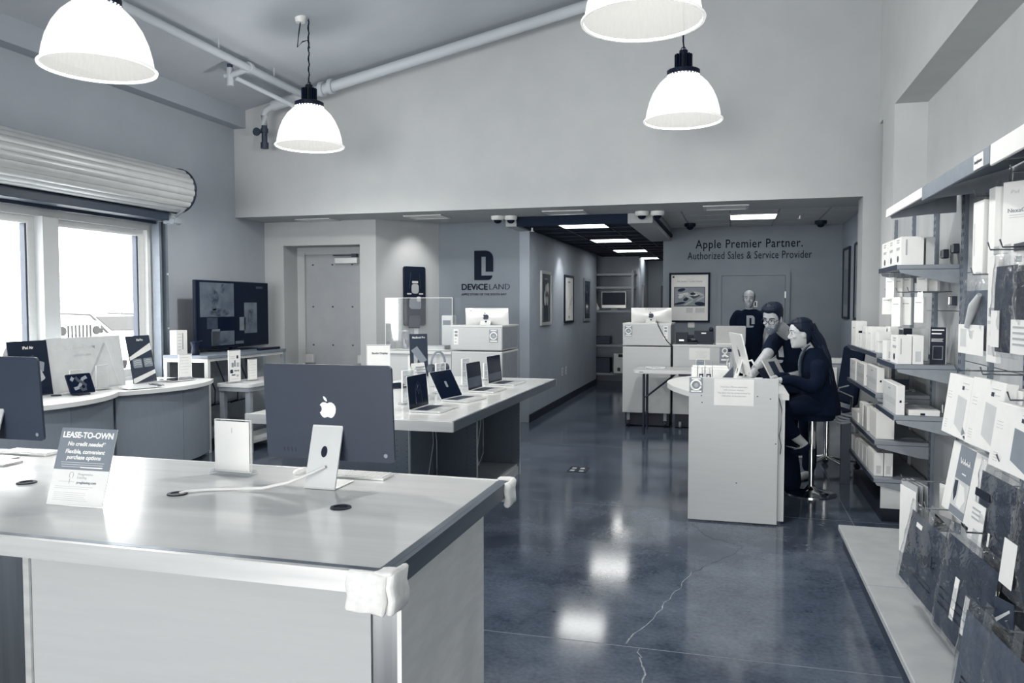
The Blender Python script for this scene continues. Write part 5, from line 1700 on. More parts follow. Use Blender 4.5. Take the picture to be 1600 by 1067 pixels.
# ------------------------------------------------------------------ cartons on the shelves
def carton(label, x0, x1, y0, y1, z, h_, style='plain', m='box_white', group=None, near=None):
    """carton whose front looks at the aisle (-x) and whose end looks at the camera (-y)"""
    cx, cy = (x0 + x1) / 2, (y0 + y1) / 2
    t = thing('product_box', label, 'box', (cx, cy, z), 0, group)
    hx, hy = (x1 - x0) / 2, (y1 - y0) / 2
    s = B().box(-hx, hx, -hy, hy, .0005, h_, .0015).build('carton', m, t)
    f = lambda y_0, y_1, z_0, z_1, mm, off=.0012: B().box(-hx - off, -hx + .001, y_0, y_1, z_0, z_1).build('print', mm, s)
    e = lambda x_0, x_1, z_0, z_1, mm: B().box(x_0, x_1, -hy - .0012, -hy + .001, z_0, z_1).build('print', mm, s)
    if style == 'laptop':
        f(-hy * .97, hy * .97, h_ * .03, h_ * .97, 'box_grey')
        f(-hy * .9, hy * .9, h_ * .30, h_ * .52, 'print_mid2', .002)
        f(-hy * .12, hy * .12, h_ * .78, h_ * .83, 'print_grey', .002)
        e(-.006, .006, h_ * .42, h_ * .50, 'navy')
    elif style == 'oval':
        for hz, ww in ((.88, .5), (.80, .4), (.60, .6), (.55, .5)):
            f(-hy * ww, hy * ww * .6, h_ * hz, h_ * hz + .008, 'print_mid')
        pts = [(-hy * .1 + hy * .22 * math.cos(q), h_ * .24 + h_ * .12 * math.sin(q)) for q in [2 * PI * k / 14 for k in range(14)]]
        B().prism(pts, -hx - .0012, -hx + .001, 'yz').build('print', 'print_dark', s)
        e(-hx * .6, -hx * .45, h_ * .35, h_ * .9, 'print_mid')
    elif style == 'dot':
        e(-hx * .25, hx * .05, h_ * .1, h_ * .1 + .014, 'navy')
        f(-hy * .6, hy * .4, h_ * .7, h_ * .75, 'print_light')
    elif style == 'blob':
        e(-hx * .5, hx * .3, h_ * .38, h_ * .62, 'navy')
        f(-hy * .5, hy * .2, h_ * .7, h_ * .75, 'print_mid')
    elif style == 'sku':
        e(-hx * .5, hx * .5, h_ * .10, h_ * .45, 'print_light')
        f(-hy * .8, hy * .8, h_ * .1, h_ * .9, 'paper')
    elif style == 'dark':
        f(-hy * .9, hy * .9, h_ * .05, h_ * .95, 'navy')
        e(-hx, -hx * .3, 0, h_, 'navy')
    return t


z1, z2, z3, z4 = 1.246, .946, .601, .321
carton('tall white box at the far end of the upper low shelf, dark oval on it', 1.035, 1.125, 7.46, 7.72, z1, .215, 'blob')
carton('small slim white box beside the far tall box on the upper shelf', 1.035, 1.075, 7.31, 7.40, z1, .115)
carton('second small white box on the upper shelf, with a dark spot', 1.035, 1.085, 7.18, 7.27, z1, .105, 'blob')
carton('upright white box with a printed face in the middle of the upper shelf', 1.04, 1.13, 6.94, 7.14, z1, .18, 'dot')
carton('upright white box before the stacked small boxes on the upper shelf', 1.04, 1.15, 6.70, 6.88, z1, .185, 'dot')
carton('slim white box standing behind the stacked small boxes', 1.16, 1.22, 6.62, 6.80, z1, .19, 'dot')
carton('lower of two small stacked white boxes at the near end of the upper shelf', 1.045, 1.14, 6.40, 6.54, z1, .082)
carton('upper of two small stacked white boxes at the near end of the upper shelf', 1.045, 1.135, 6.40, 6.53, z1 + .084, .072)
zb1, zb2, zt = 1.216, .881, 1.861
carton('slim white box beside the dark box on the shelf below the hanging packs', 1.04, 1.10, 6.05, 6.20, zb1, .135, 'sku')
carton('dark fronted box standing behind the printed white boxes', 1.14, 1.30, 6.02, 6.16, zb1, .225, 'dark', 'box_grey')
carton('white box with a dark leaf print at the near end of the same shelf', 1.04, 1.125, 5.66, 5.90, zb1, .185, 'oval')
carton('plain white box right beside the box with the dark leaf print', 1.130, 1.195, 5.66, 5.86, zb1, .188, 'sku')
carton('far flat laptop box standing on the second low shelf', 1.035, 1.075, 7.42, 7.76, z2, .175, 'laptop')
carton('middle flat laptop box standing on the second low shelf', 1.035, 1.085, 6.96, 7.36, z2, .175, 'laptop')
carton('near flat laptop box standing on the second low shelf', 1.045, 1.095, 6.42, 6.88, z2, .19, 'laptop')
carton('large flat laptop box standing alone on the narrow bay lower shelf', 1.04, 1.09, 5.66, 6.14, zb2, .195, 'laptop')
carton('white laptop box lying flat on the narrow bay lower shelf', 1.115, 1.30, 5.66, 5.98, zb2, .038, 'dot')
carton('slim pale box lying behind the standing laptop box', 1.10, 1.18, 6.02, 6.22, zb2, .045)
carton('stack of low white cartons at the far end of the third shelf', 1.035, 1.16, 7.26, 7.62, z3, .085)
carton('far tall pale box on the third shelf', 1.04, 1.12, 7.05, 7.20, z3, .195, 'plain')
carton('middle tall pale box on the third shelf', 1.04, 1.14, 6.80, 6.98, z3, .19, 'plain', 'box_white')
carton('near tall pale box on the third shelf, plain white end', 1.045, 1.17, 6.42, 6.70, z3, .20, 'plain', 'box_white')
for k in range(5):
    carton(('farthest', 'second', 'third', 'fourth', 'fifth')[k] + ' white carton from the far end of the lowest shelf row', 1.035, 1.10, 7.52 - k * .19, 7.70 - k * .19, z4, .135 + .006 * k, 'sku')
carton('near white carton with a faint label at the end of the lowest shelf', 1.035, 1.10, 6.42, 6.74, z4, .175, 'sku')
carton('white carton beside the near labelled carton on the lowest shelf', 1.105, 1.165, 6.42, 6.72, z4, .175, 'sku')
for k, lb in enumerate(('farthest of three white boxes on the high shelf', 'middle of three white boxes on the high shelf', 'nearest of three white boxes on the high shelf')):
    carton(lb, 1.05, 1.185, 6.14 - k * .235, 6.36 - k * .235, zt, .185, 'oval')
carton('translucent pale sleeve behind the three white boxes on the high shelf', 1.20, 1.25, 5.68, 5.90, zt, .18, 'plain', 'box_grey')
t = thing('display_stand', 'black display stand with a clear block on the second low shelf', 'stand', (1.24, 6.62, z2))
B().rot((0, 0, .05), (.12, .006, .08), (R(-20), 0, 0)).build('card', 'dark_metal', t)
B().box(-.09, .10, -.04, .04, 0, .016, .002).build('block', 'acrylic', t)
t = thing('acrylic_riser', 'clear block with a white pin lying on the narrow bay shelf', 'stand', (1.34, 5.78, zb2))
B().box(-.03, .04, -.10, .10, 0, .02, .002).build('block', 'acrylic', t)
B().cyl((-.01, -.05, .045), .004, .05).build('pin', 'white_gloss', t)

t = thing('tent_card', 'dark tent card with white print on the narrow bay shelf', 'sign', (1.30, 5.76, zb1), R(-14))
T = Matrix.Translation((0, -.035, 0)) @ Matrix.Rotation(R(-12), 4, 'X')
s = B().box(-.045, .045, -.002, .002, 0, .245, 0, T).build('front_leaf', 'navy', t)
B().prism([(-.035, 0), (.075, 0), (.018, .238)], .046, .049, 'yz').build('side_leaf', 'paper', t)
B().box(-.045, .045, -.002, .002, 0, .245, 0, Matrix.Translation((0, .078, 0)) @ Matrix.Rotation(R(14), 4, 'X')).build('rear_leaf', 'print_grey', t)
pb = B()
for (z, h_, x0, x1) in ((.222, .008, -.038, .034), (.198, .008, -.038, .02), (.165, .003, -.038, .03), (.157, .003, -.038, .025), (.149, .003, -.038, .03)):
    pb.box(x0, x1, -.003, -.002, z, z + h_, 0, T)
pb.build('print', 'emblem', s)
B().ring('xz', -.003, -.002, -.03, .03, .03, .12, .004).build('print', 'print_grey', s).matrix_local = T

# small packs hung below the high shelf
packs = [(1.07, 6.10, 1.815, .15, 'upper row hanging white pack, foremost and farthest left'), (1.12, 6.12, 1.81, .13, 'upper row hanging white pack, second from the aisle'), (1.18, 6.12, 1.81, .10, 'upper row hanging white pack, third from the aisle'), (1.24, 5.95, 1.81, .10, 'upper row hanging white pack, fourth from the aisle'), (1.31, 5.95, 1.81, .10, 'upper row hanging white pack, nearest the back panel'),
         (1.06, 6.15, 1.675, .12, 'lower row hanging white pack, foremost at the aisle'), (1.09, 5.98, 1.675, .20, 'lower row hanging white pack, long and narrow'), (1.15, 5.98, 1.675, .19, 'lower row hanging white pack, third from the aisle'), (1.20, 5.82, 1.675, .17, 'lower row hanging white pack, tilted at the near end')]
for i, (x, y, z, h_, lb) in enumerate(packs):
    t = thing('hanging_pack', lb, 'package', (x, y, z), R(-35 if i % 2 else -50), 'white packs on hooks under the high shelf')
    s = B().box(-.035, .035, -.012, .012, -h_ - .02, -.02, .001).build('box', 'box_white', t)
    B().box(-.02, .02, -.001, .001, -.022, .016).build('hang_tab', 'acrylic', t)
    B().box(-.025, .02, -.0128, -.0118, -h_ * .35, -h_ * .35 + .006).build('print', 'print_mid', s)


# ------------------------------------------------------------------ packages hung over the deck bays
def pkg(name, label, x, y_far, w_, z_top, h_, d_, tilt=0, rz=-88, m='box_white', hk=1, cat='package'):
    """flat pack facing the aisle; local x runs from its far to its near edge"""
    t = thing(name, label, cat, (x, y_far, z_top), 0, None, (0, 0, R(rz)))
    T = Matrix.Rotation(R(tilt), 4, 'X')
    s = B().box(0, w_, 0, d_, -h_, 0, .002, T).build('carton', m, t)
    B().box(w_ / 2 - .03, w_ / 2 + .03, d_ * .5 - .001, d_ * .5 + .001, -.004, .035, 0, T).build('hang_tab', 'acrylic', t)
    if hk:
        hook(bays[1] if y_far < 4.6 else bays[0], x - .02, y_far - w_ / 2, z_top + .022)
    pr = lambda x0, x1, za, zb, mm, off=.0012, nm='print': B().box(x0, x1, -off, .001, za, zb, 0, T).build(nm, mm, s)
    return t, s, T, pr


t, s, T, pr = pkg('product_box', 'thin tall white box hung at the far end of the near hooks', 1.085, 4.20, .14, 2.08, .335, .038, hk=1)
pr(.02, .03, -.25, -.1, 'print_light')
t, s, T, pr = pkg('product_box', 'thin tall white box pressed behind the first tall hung box', 1.126, 4.19, .14, 2.085, .335, .030, hk=0)
t, s, T, pr = pkg('product_box', 'big white tablet case package showing a slate grey tablet', 1.12, 3.90, .30, 2.13, .36, .045, rz=-45)
B().prism([(.10, -.33), (.20, -.33), (.29, -.22), (.29, -.13), (.215, -.10), (.15, -.13)], -.0018, .001, 'xz').build('print', 'print_grey', s)
text('lettering', 'NexaCase', .026, 'print_grey', s, (.075, -.0012, -.125), extrude=.0003)
text('lettering', 'iPad', .022, 'print_light', s, (.05, -.0012, -.045), extrude=.0003)
pr(.03, .12, -.145, -.142, 'print_light')
pr(.03, .10, -.155, -.152, 'print_light')
pr(.06, .085, -.345, -.32, 'print_grey')
pr(.095, .12, -.345, -.32, 'print_dark')
t, s, T, pr = pkg('product_box', 'narrow white box tucked behind the tablet case package', 1.10, 4.02, .08, 2.12, .38, .05, hk=0)
for (x, yf, w_, zt_, h_, lb, rz) in ((.985, 4.12, .30, 1.285, .275, 'white laptop case box farthest left in the hanging row', -86), (.985, 3.74, .31, 1.30, .28, 'white laptop case box in the middle of the hanging row', -84), (.955, 3.32, .34, 1.245, .24, 'white laptop case box at the right end of the hanging row', -84)):
    t, s, T, pr = pkg('product_box', lb, x, yf, w_, zt_, h_, .045, tilt=-7, rz=rz)
    B().prism([(w_ * .50, -h_ * .32), (w_ * .86, -h_ * .36), (w_ * .86, -h_ * .92), (w_ * .50, -h_ * .80)], -.0012, .001, 'xz', T).build('print', 'print_light' if yf > 3.5 else 'print_grey', s)
    B().prism([(w_ * .86, -h_ * .80), (w_ * .99, -h_ * .88), (w_ * .86, -h_ * .93)], -.0014, .001, 'xz', T).build('print', 'print_grey', s)
    pr(w_ * .62, w_ * .70, -h_ * .22, -h_ * .16, 'print_dark')
    pr(w_ * .62, w_ * .86, -h_ * .12, -h_ * .105, 'print_light')
    pr(w_ * .72, w_ * .86, -h_ * .20, -h_ * .19, 'print_light')
    for k in range(3):
        pr(w_ * .08, w_ * .22, -h_ * (.30 + .05 * k), -h_ * (.29 + .05 * k), 'print_light')
    for k in range(4):
        pr(w_ * .10, w_ * .2, -h_ * (.78 + .04 * k), -h_ * (.77 + .04 * k), 'print_light')
t, s, T, pr = pkg('product_box', 'plain white box end showing behind the hanging laptop case boxes', 1.05, 3.50, .12, 1.275, .07, .08, hk=0)
t, s, T, pr = pkg('product_box', 'white package with a broad grey band, hung below the case boxes', .985, 4.02, .44, .985, .31, .035, tilt=-9)
pr(.11, .31, -.305, -.002, 'lease_grey')
pr(.11, .31, -.27, -.15, 'print_light', .0018)
B().prism([(.125, -.16), (.165, -.155), (.17, -.22), (.15, -.25), (.125, -.21)], -.0026, .001, 'xz', T).build('print', 'print_dark', s)
B().prism([(.19, -.165), (.25, -.17), (.29, -.22), (.25, -.265), (.19, -.26)], -.0026, .001, 'xz', T).build('print', 'paper', s)
text('lettering', 'kidrid', .055, 'emblem', s, T @ Vector((.21, -.0016, -.075)), (PI / 2, 0, 0), extrude=.0003, bold=.0012)
pr(.19, .24, -.122, -.117, 'emblem', .0018)
B().box(.36, .43, .036, .06, -.05, .0, .003, T).build('foam_strip', 'foam', t)


def sleeve(name, label, x, y_far, w_, z_top, h_, m, tilt=0, rz=-86, bag=True, thick=.03, hk=True, seed=1, margin=.05):
    """soft sleeve in a clear bag hung from its top"""
    rnd = random.Random(seed)
    ph = [rnd.uniform(0, 6) for _ in range(6)]
    t = thing(name, label, 'package', (x, y_far, z_top), 0, None, (0, 0, R(rz)))
    T = Matrix.Rotation(R(tilt), 4, 'X')

    def surf(w0, h0, off, amp, gz, sign, x00=0):
        def f(u, v_):
            k = (4 * u * (1 - u)) ** .35 * (4 * v_ * (1 - v_)) ** .35
            d = thick * .5 * k * sign + amp * (math.sin(u * 17 + v_ * 6 + ph[0]) * .5 + math.sin(v_ * 23 - u * 9 + ph[1]) * .35 + math.sin((u + v_) * 31 + ph[2]) * .25)
            return T @ Vector((x00 + u * w0, d + off, gz - h0 + v_ * h0))
        return f
    b = B()
    b.grid(surf(w_, h_, 0, .001, -.05, -1), 14, 14)
    b.grid(surf(w_, h_, .001, .001, -.05, 1), 14, 14)
    s = b.build('sleeve', m, t, smooth=60)
    if bag:
        b = B()
        b.grid(surf(w_ + margin, h_ + .07, -.004, .0045, 0, -1.25, -margin * .3), 22, 22)
        b.build('clear_bag', 'bag', t, smooth=70)
    B().box(w_ / 2 - .03, w_ / 2 + .03, -.001, .001, -.06, .03, 0, T).build('hang_tab', 'acrylic', t)
    if hk:
        hook(bays[1] if z_top > .3 and y_far < 4.6 and y_far > 3.2 else bays[2], x - .02, y_far - w_ / 2, z_top + .02)
    pr = lambda x0, x1, za, zb, mm, off=.02: B().box(x0, x1, -off - .001, -off + .001, za, zb, 0, T).build('print', mm, s)
    return t, s, T, pr


t, s, T, pr = sleeve('bagged_case', 'clear bagged grey case with a white label, left of the upper hanging bags', 1.02, 4.05, .32, 1.715, .26, 'fabric_mid', seed=3)
pr(.0, .30, -.33, -.20, 'paper', .022)
pr(.03, .10, -.30, -.22, 'print_light', .0235)
B().tube([(.12, -.028, -.21), (.20, -.03, -.12), (.26, -.028, -.07)], [.012, .022, .010], 8).build('strap', 'box_grey', s, smooth=60)
t, s, T, pr = pkg('product_box', 'long narrow white pack hung among the clear bags', 1.00, 3.64, .11, 1.80, .43, .02)
pr(.02, .09, -.245, -.21, 'print_mid')
pr(.01, .10, -.275, -.262, 'print_light')
pr(.02, .09, -.40, -.36, 'print_light')
t, s, T, pr = sleeve('bagged_case', 'clear bagged dark case right of the long narrow pack', .99, 3.50, .20, 1.80, .33, 'fabric_grey', seed=4)
pr(.02, .1, -.36, -.22, 'paper', .022)
t, s, T, pr = sleeve('bagged_case', 'dark bagged case with a white label at the right edge of the upper bags', .97, 3.20, .30, 1.77, .28, 'fabric_dark', seed=5)
pr(.02, .22, -.34, -.22, 'paper', .022)
for k in range(4):
    pr(.04, .20, -.25 - k * .02, -.243 - k * .02, 'print_mid', .0235)
t, s, T, pr = sleeve('bagged_case', 'dark bagged sleeve with a tall white label beside the grey banded package', .95, 3.44, .42, 1.01, .28, 'fabric_grey', tilt=-6, seed=6)
pr(.0, .14, -.32, -.17, 'paper', .022)
for k in range(3):
    pr(.02, .10, -.20 - k * .018, -.193 - k * .018, 'print_mid', .0235)
pr(.02, .16, -.145, -.115, 'navy', .022)
pr(.19, .205, -.30, -.25, 'emblem', .022)
t, s, T, pr = sleeve('bagged_case', 'near dark bagged sleeve cut off by the right edge', .93, 2.98, .36, 1.0, .30, 'fabric_dark', tilt=-6, seed=7)
pr(.0, .1, -.33, -.18, 'paper', .022)

t, s, T, pr = sleeve('bagged_sleeve', 'charcoal sleeve in a clear bag, first over the deck, outlined word on it', .86, 4.18, .54, .665, .33, 'fabric_grey', tilt=-10, seed=11, margin=.09)
text('lettering', 'THULE', .075, 'navy', s, T @ Vector((.36, -.0195, -.20)), (PI / 2 - R(2), R(-12), 0), extrude=.0004)
pr(.16, .24, -.095, -.075, 'paper', .020)
for k in range(2):
    pr(.22, .48, -.285 - k * .018, -.281 - k * .018, 'navy', .0195)
t, s, T, pr = sleeve('bagged_sleeve', 'dark sleeve in a crinkled clear bag, second over the deck', .86, 3.52, .50, .735, .37, 'fabric_grey', tilt=-8, seed=12, margin=.06)
pr(.20, .24, -.33, -.17, 'emblem', .0205)
pr(.32, .36, -.34, -.20, 'emblem', .0205)
B().ring('xz', -.0215, -.0205, .25, .44, -.38, -.24, .006).build('print', 'navy', s)
for k in range(3):
    pr(.06, .40, -.26 - k * .03, -.256 - k * .03, 'navy', .0205)
t, s, T, pr = sleeve('bagged_sleeve', 'black sleeve in shiny clear wrap behind the second bagged sleeve', .93, 3.34, .34, .74, .34, 'fabric_dark', tilt=-5, seed=13)
pr(.06, .12, -.22, -.12, 'emblem', .021)
t, s, T, pr = sleeve('bagged_sleeve', 'black sleeve at the right edge behind the grey bags', .96, 3.12, .34, .73, .34, 'fabric_dark', tilt=-4, seed=14)
t, s, T, pr = sleeve('bagged_sleeve', 'grey sleeve in a clear bag hanging lowest near the frame corner', .80, 3.02, .34, .60, .36, 'fabric_mid', tilt=-8, seed=15)
for k in range(2):
    pr(.10, .30, -.25 - k * .02, -.245 - k * .02, 'navy', .0205)
B().ring('xz', -.0215, -.0205, .16, .30, -.40, -.31, .006).build('print', 'navy', s)
t, s, T, pr = sleeve('bagged_sleeve', 'pale grey bagged sleeve in the lower right corner', .80, 2.76, .36, .63, .40, 'fabric_mid', tilt=-6, seed=16)
t = thing('hang_tag', 'dark square hang tag beside the black sleeve', 'tag', (.845, 2.82, .66), R(-70))
B().box(-.045, .045, -.0015, .0015, -.09, .0).build('card', 'dark_metal', t)
B().prism([(-.03, -.08), (.03, -.03), (.028, -.022), (-.036, -.07)], -.003, -.0015, 'xz').build('print', 'box_grey', t)
t = thing('hanging_pouch', 'bundle of thin clear edged pouches hanging over the deck joint', 'package', (.86, 4.50, .70), R(-80))
for k in range(5):
    B().box(0, .20, k * .012, k * .012 + .0025, -.36 - .012 * k, 0).build('pouch', 'acrylic' if k % 2 else 'print_mid', t)
B().box(.0, .20, -.006, -.003, -.38, -.03).build('pouch', 'box_white', t)
hook(bays[0], .84, 4.42, .705)
for k, (x, y, h_) in enumerate(((1.02, 4.42, .16), (1.07, 4.34, .17))):
    t = thing('hanging_card', ('slim white card hung behind the pouches', 'second slim white card hung behind the pouches')[k], 'package', (x, y, .70), R(-70))
    B().box(0, .10, 0, .006, -h_, 0, .001).build('card', 'box_white', t)
    B().box(.03, .07, .002, .004, -.002, .03).build('hang_tab', 'acrylic', t)
t = thing('cable_clip', 'black coiled cable hung behind the first bagged sleeve', 'cable', (1.10, 4.15, .66), R(-60))
B().tube([(.05 * math.cos(q), .012 * math.sin(q * 3), -.07 + .06 * math.sin(q)) for q in [2 * PI * k / 20 for k in range(20)]], .007, 6, closed=True).tube([(0, 0, -.01), (.0, 0, .03)], .008, 6).tube([(-.05, 0, -.02), (.05, 0, -.02)], .010, 6).build('coil', 'black', t, smooth=60)
B().rot((.10, .02, -.06), (.05, .03, .08), (0, 0, 0), .01).build('adapter', 'white_gloss', t)
hook(bays[1], 1.06, 4.13, .69)

# ------------------------------------------------------------------ office chair and clutter by the far shelves
t = thing('office_chair', 'black office chair with chrome arms behind the seated woman', 'chair', (.90, 8.25, 0), R(-75))
B().rot((0, .22, .92), (.44, .05, .56), (R(-8), 0, 0), .02).build('backrest', 'cloth_black', t, smooth=40)
B().rot((0, -.02, .56), (.48, .46, .07), (0, 0, 0), .02).build('seat', 'cloth_black', t, smooth=40)
B().tube([(0, .24, .55), (0, .27, .75), (0, .25, .92)], .02, 8).build('back_post', 'navy', t)
for s_ in (-1, 1):
    B().tube([(s_ * .25, .12, .56), (s_ * .29, .12, .74), (s_ * .29, -.02, .80), (s_ * .29, -.18, .78), (s_ * .26, -.20, .60)], .012, 8).build('armrest', 'chrome', t, smooth=60)
B().cyl((0, 0, .32), .028, .44).build('column', 'chrome', t, smooth=40)
for k in range(5):
    an = 2 * PI * k / 5 + .3
    l_ = B().tube([(0, 0, .12), (.30 * math.cos(an), .30 * math.sin(an), .075)], [.022, .015], 8).build('base_leg', 'chrome', t, smooth=60)
    B().cyl((.30 * math.cos(an), .30 * math.sin(an), .03), .03, .03, 'x', 12).build('caster', 'black', l_)
t = thing('paper_box', 'white box of papers on the shelf behind the seated woman', 'box', (.98, 8.85, 0))
B().box(-.13, .16, -.1, .16, 0, 1.0).build('pedestal', 'grey_metal', t)
B().box(-.14, .17, -.11, .17, 1.0, 1.045, .004).build('top', 'white', t)
B().box(-.08, -.02, -.09, .1, .70, .98).box(.0, .06, -.112, -.1, .62, .96).build('label', 'paper', t)
t = thing('cable_bundle', 'coiled pale cables hanging beside the far shelves', 'cable', (.95, 7.62, .62))
for k in range(4):
    B().tube([(.05 + .09 * math.cos(q), .0 + .05 * math.sin(q), -.02 * k + .012 * math.sin(q * 2 + k)) for q in [2 * PI * j / 20 for j in range(20)]], .012, 6, closed=True).build('loop', 'grey_metal', t, smooth=60)
B().tube([(.0, 0, .02), (-.06, .0, .15), (-.02, .0, .24), (.06, .02, .26)], .008, 6).build('lead', 'grey_metal', t, smooth=60)
B().box(.0, .08, -.03, .03, -.62, -.07).build('post', 'dark_metal', t)
# ================================================================== people
def crs(pts, n=5):
    """smooth a list of (Vector, radius) with Catmull-Rom"""
    P = [(Vector(p), r) for p, r in pts]
    if len(P) < 3:
        out = []
        for k in range(n + 1):
            q = k / n
            out.append((P[0][0].lerp(P[1][0], q), P[0][1] * (1 - q) + P[1][1] * q))
        return out
    out = []
    for i in range(len(P) - 1):
        p0, p1, p2, p3 = P[max(0, i - 1)], P[i], P[i + 1], P[min(len(P) - 1, i + 2)]
        for k in range(n):
            t_ = k / n
            f = lambda a, b, c, d: .5 * ((2 * b) + (c - a) * t_ + (2 * a - 5 * b + 4 * c - d) * t_ ** 2 + (3 * b - a - 3 * c + d) * t_ ** 3)
            out.append((Vector([f(p0[0][j], p1[0][j], p2[0][j], p3[0][j]) for j in range(3)]), f(p0[1], p1[1], p2[1], p3[1])))
    out.append(P[-1])
    return out


def limb(b, pts, seg=14, caps=True):
    s = crs(pts)
    b.tube([p for p, r in s], [r for p, r in s], seg)
    if caps:
        for p, r in (s[0], s[-1]):
            b.sph(p, r * .99, 12)


def loft(b, secs, seg=24):
    """closed body of elliptical sections: (centre, half width, half depth, right vector, forward vector)"""
    rings = []
    for c, rw, rd, rt, fw in secs:
        c, rt, fw = Vector(c), Vector(rt).normalized(), Vector(fw).normalized()
        ring = []
        for k in range(seg):
            a_ = 2 * PI * k / seg
            ca, sa = math.cos(a_), math.sin(a_)
            ex = .85
            x = math.copysign(abs(ca) ** ex, ca) * rw
            y = math.copysign(abs(sa) ** ex, sa) * rd
            ring.append(b.bm.verts.new(c + rt * x + fw * y))
        rings.append(ring)
    for r0, r1 in zip(rings, rings[1:]):
        for k in range(seg):
            j = (k + 1) % seg
            b.bm.faces.new((r0[k], r0[j], r1[j], r1[k]))
    b.bm.faces.new(rings[0])
    b.bm.faces.new(rings[-1])


HEAD = [(-.118, .018, .066, .020), (-.108, .036, .082, .034), (-.085, .051, .087, .056), (-.05, .061, .087, .075), (-.02, .067, .086, .088), (.01, .072, .083, .097),
        (.04, .075, .087, .100), (.07, .071, .080, .097), (.095, .058, .062, .082), (.112, .037, .038, .052), (.121, .012, .012, .018)]


def hp(z):
    for (a, c) in zip(HEAD, HEAD[1:]):
        if z <= c[0]:
            q = (z - a[0]) / (c[0] - a[0])
            q = max(0, min(1, q))
            return [a[i] * (1 - q) + c[i] * q for i in (1, 2, 3)]
    return HEAD[-1][1:]


def head_pt(an, z, off=0.0):
    """an: 0 = face forward (-y), positive towards +x"""
    w_, fr_, bk_ = hp(z)
    c, s_ = math.cos(an), math.sin(an)
    d = fr_ if c > 0 else bk_
    return Vector(((w_ + off) * s_, -(d + off) * math.copysign(abs(c) ** .9, c), z))


def head_into(b, T):
    n, m = 32, 26
    zs = [-.118 + .239 * (.5 - .5 * math.cos(PI * k / m)) for k in range(m + 1)]
    rings = [[b.bm.verts.new(T @ head_pt(2 * PI * k / n, z)) for k in range(n)] for z in zs]
    for r0, r1 in zip(rings, rings[1:]):
        for k in range(n):
            j = (k + 1) % n
            b.bm.faces.new((r0[k], r0[j], r1[j], r1[k]))
    b.bm.faces.new(rings[0])
    b.bm.faces.new(rings[-1])
    # nose, brow, lips, chin, ears, cheeks
    b.tube([T @ Vector(p) for p in ((0, -.080, .022), (0, -.092, .0), (0, -.103, -.022), (0, -.098, -.034))], [.007, .009, .013, .009], 10)
    for s_ in (-1, 1):
        b.sph((0, 0, 0), 1, 10, (1, 1, 1), T @ Matrix.Translation((s_ * .012, -.092, -.030)) @ Matrix.Diagonal((.009, .009, .008, 1)))
        b.sph((0, 0, 0), 1, 10, (1, 1, 1), T @ Matrix.Translation((s_ * .074, .008, -.006)) @ Matrix.Rotation(s_ * .25, 4, 'Z') @ Matrix.Diagonal((.008, .019, .031, 1)))
        b.tube([T @ Vector((s_ * .012, -.084, .030)), T @ Vector((s_ * .035, -.078, .034)), T @ Vector((s_ * .055, -.060, .026))], [.008, .009, .007], 8)
        b.sph((0, 0, 0), 1, 10, (1, 1, 1), T @ Matrix.Translation((s_ * .040, -.064, -.018)) @ Matrix.Diagonal((.020, .020, .016, 1)))
    b.tube([T @ Vector((-.020, -.082, -.061)), T @ Vector((0, -.0885, -.059)), T @ Vector((.020, -.082, -.061))], [.003, .0045, .003], 8)
    b.tube([T @ Vector((-.017, -.081, -.069)), T @ Vector((0, -.087, -.070)), T @ Vector((.017, -.081, -.069))], [.003, .0048, .003], 8)
    b.sph((0, 0, 0), 1, 12, (1, 1, 1), T @ Matrix.Translation((0, -.073, -.102)) @ Matrix.Diagonal((.022, .014, .015, 1)))


def hand_into(b, wrist, fdir, pnorm, side, curl=.5, scale=1.0):
    """palm, four unequal bent fingers and a thumb; fdir along the fingers, pnorm out of the back of the hand"""
    f, n = Vector(fdir).normalized(), Vector(pnorm).normalized()
    s_ = f.cross(n).normalized() * side
    n = s_.cross(f).normalized() * side
    W_ = Vector(wrist)
    loft(b, [(W_, .026 * scale, .020 * scale, s_, n), (W_ + f * .04 * scale, .036 * scale, .017 * scale, s_, n), (W_ + f * .085 * scale, .041 * scale, .014 * scale, s_, n), (W_ + f * .100 * scale, .036 * scale, .010 * scale, s_, n)], 14)
    for k, (o, ln) in enumerate(((-.029, .066), (-.010, .076), (.010, .070), (.028, .054))):
        p = W_ + f * .082 * scale + s_ * o * scale
        pts = [(p, .0092 * scale)]
        d = f.copy()
        for seg_ in (.45, .33, .25):
            d = (d - n * curl * .8).normalized()
            p = p + d * ln * seg_ * scale * 1.1
            pts.append((p, (.0088 - .0012 * len(pts) * .5) * scale))
        limb(b, pts, 8)
    p = W_ + f * .025 * scale - s_ * .024 * scale
    limb(b, [(p, .013 * scale), (p + (f * .030 - s_ * .026) * scale, .0115 * scale), (p + (f * .060 - s_ * .030 - n * .012) * scale, .0095 * scale)], 8)


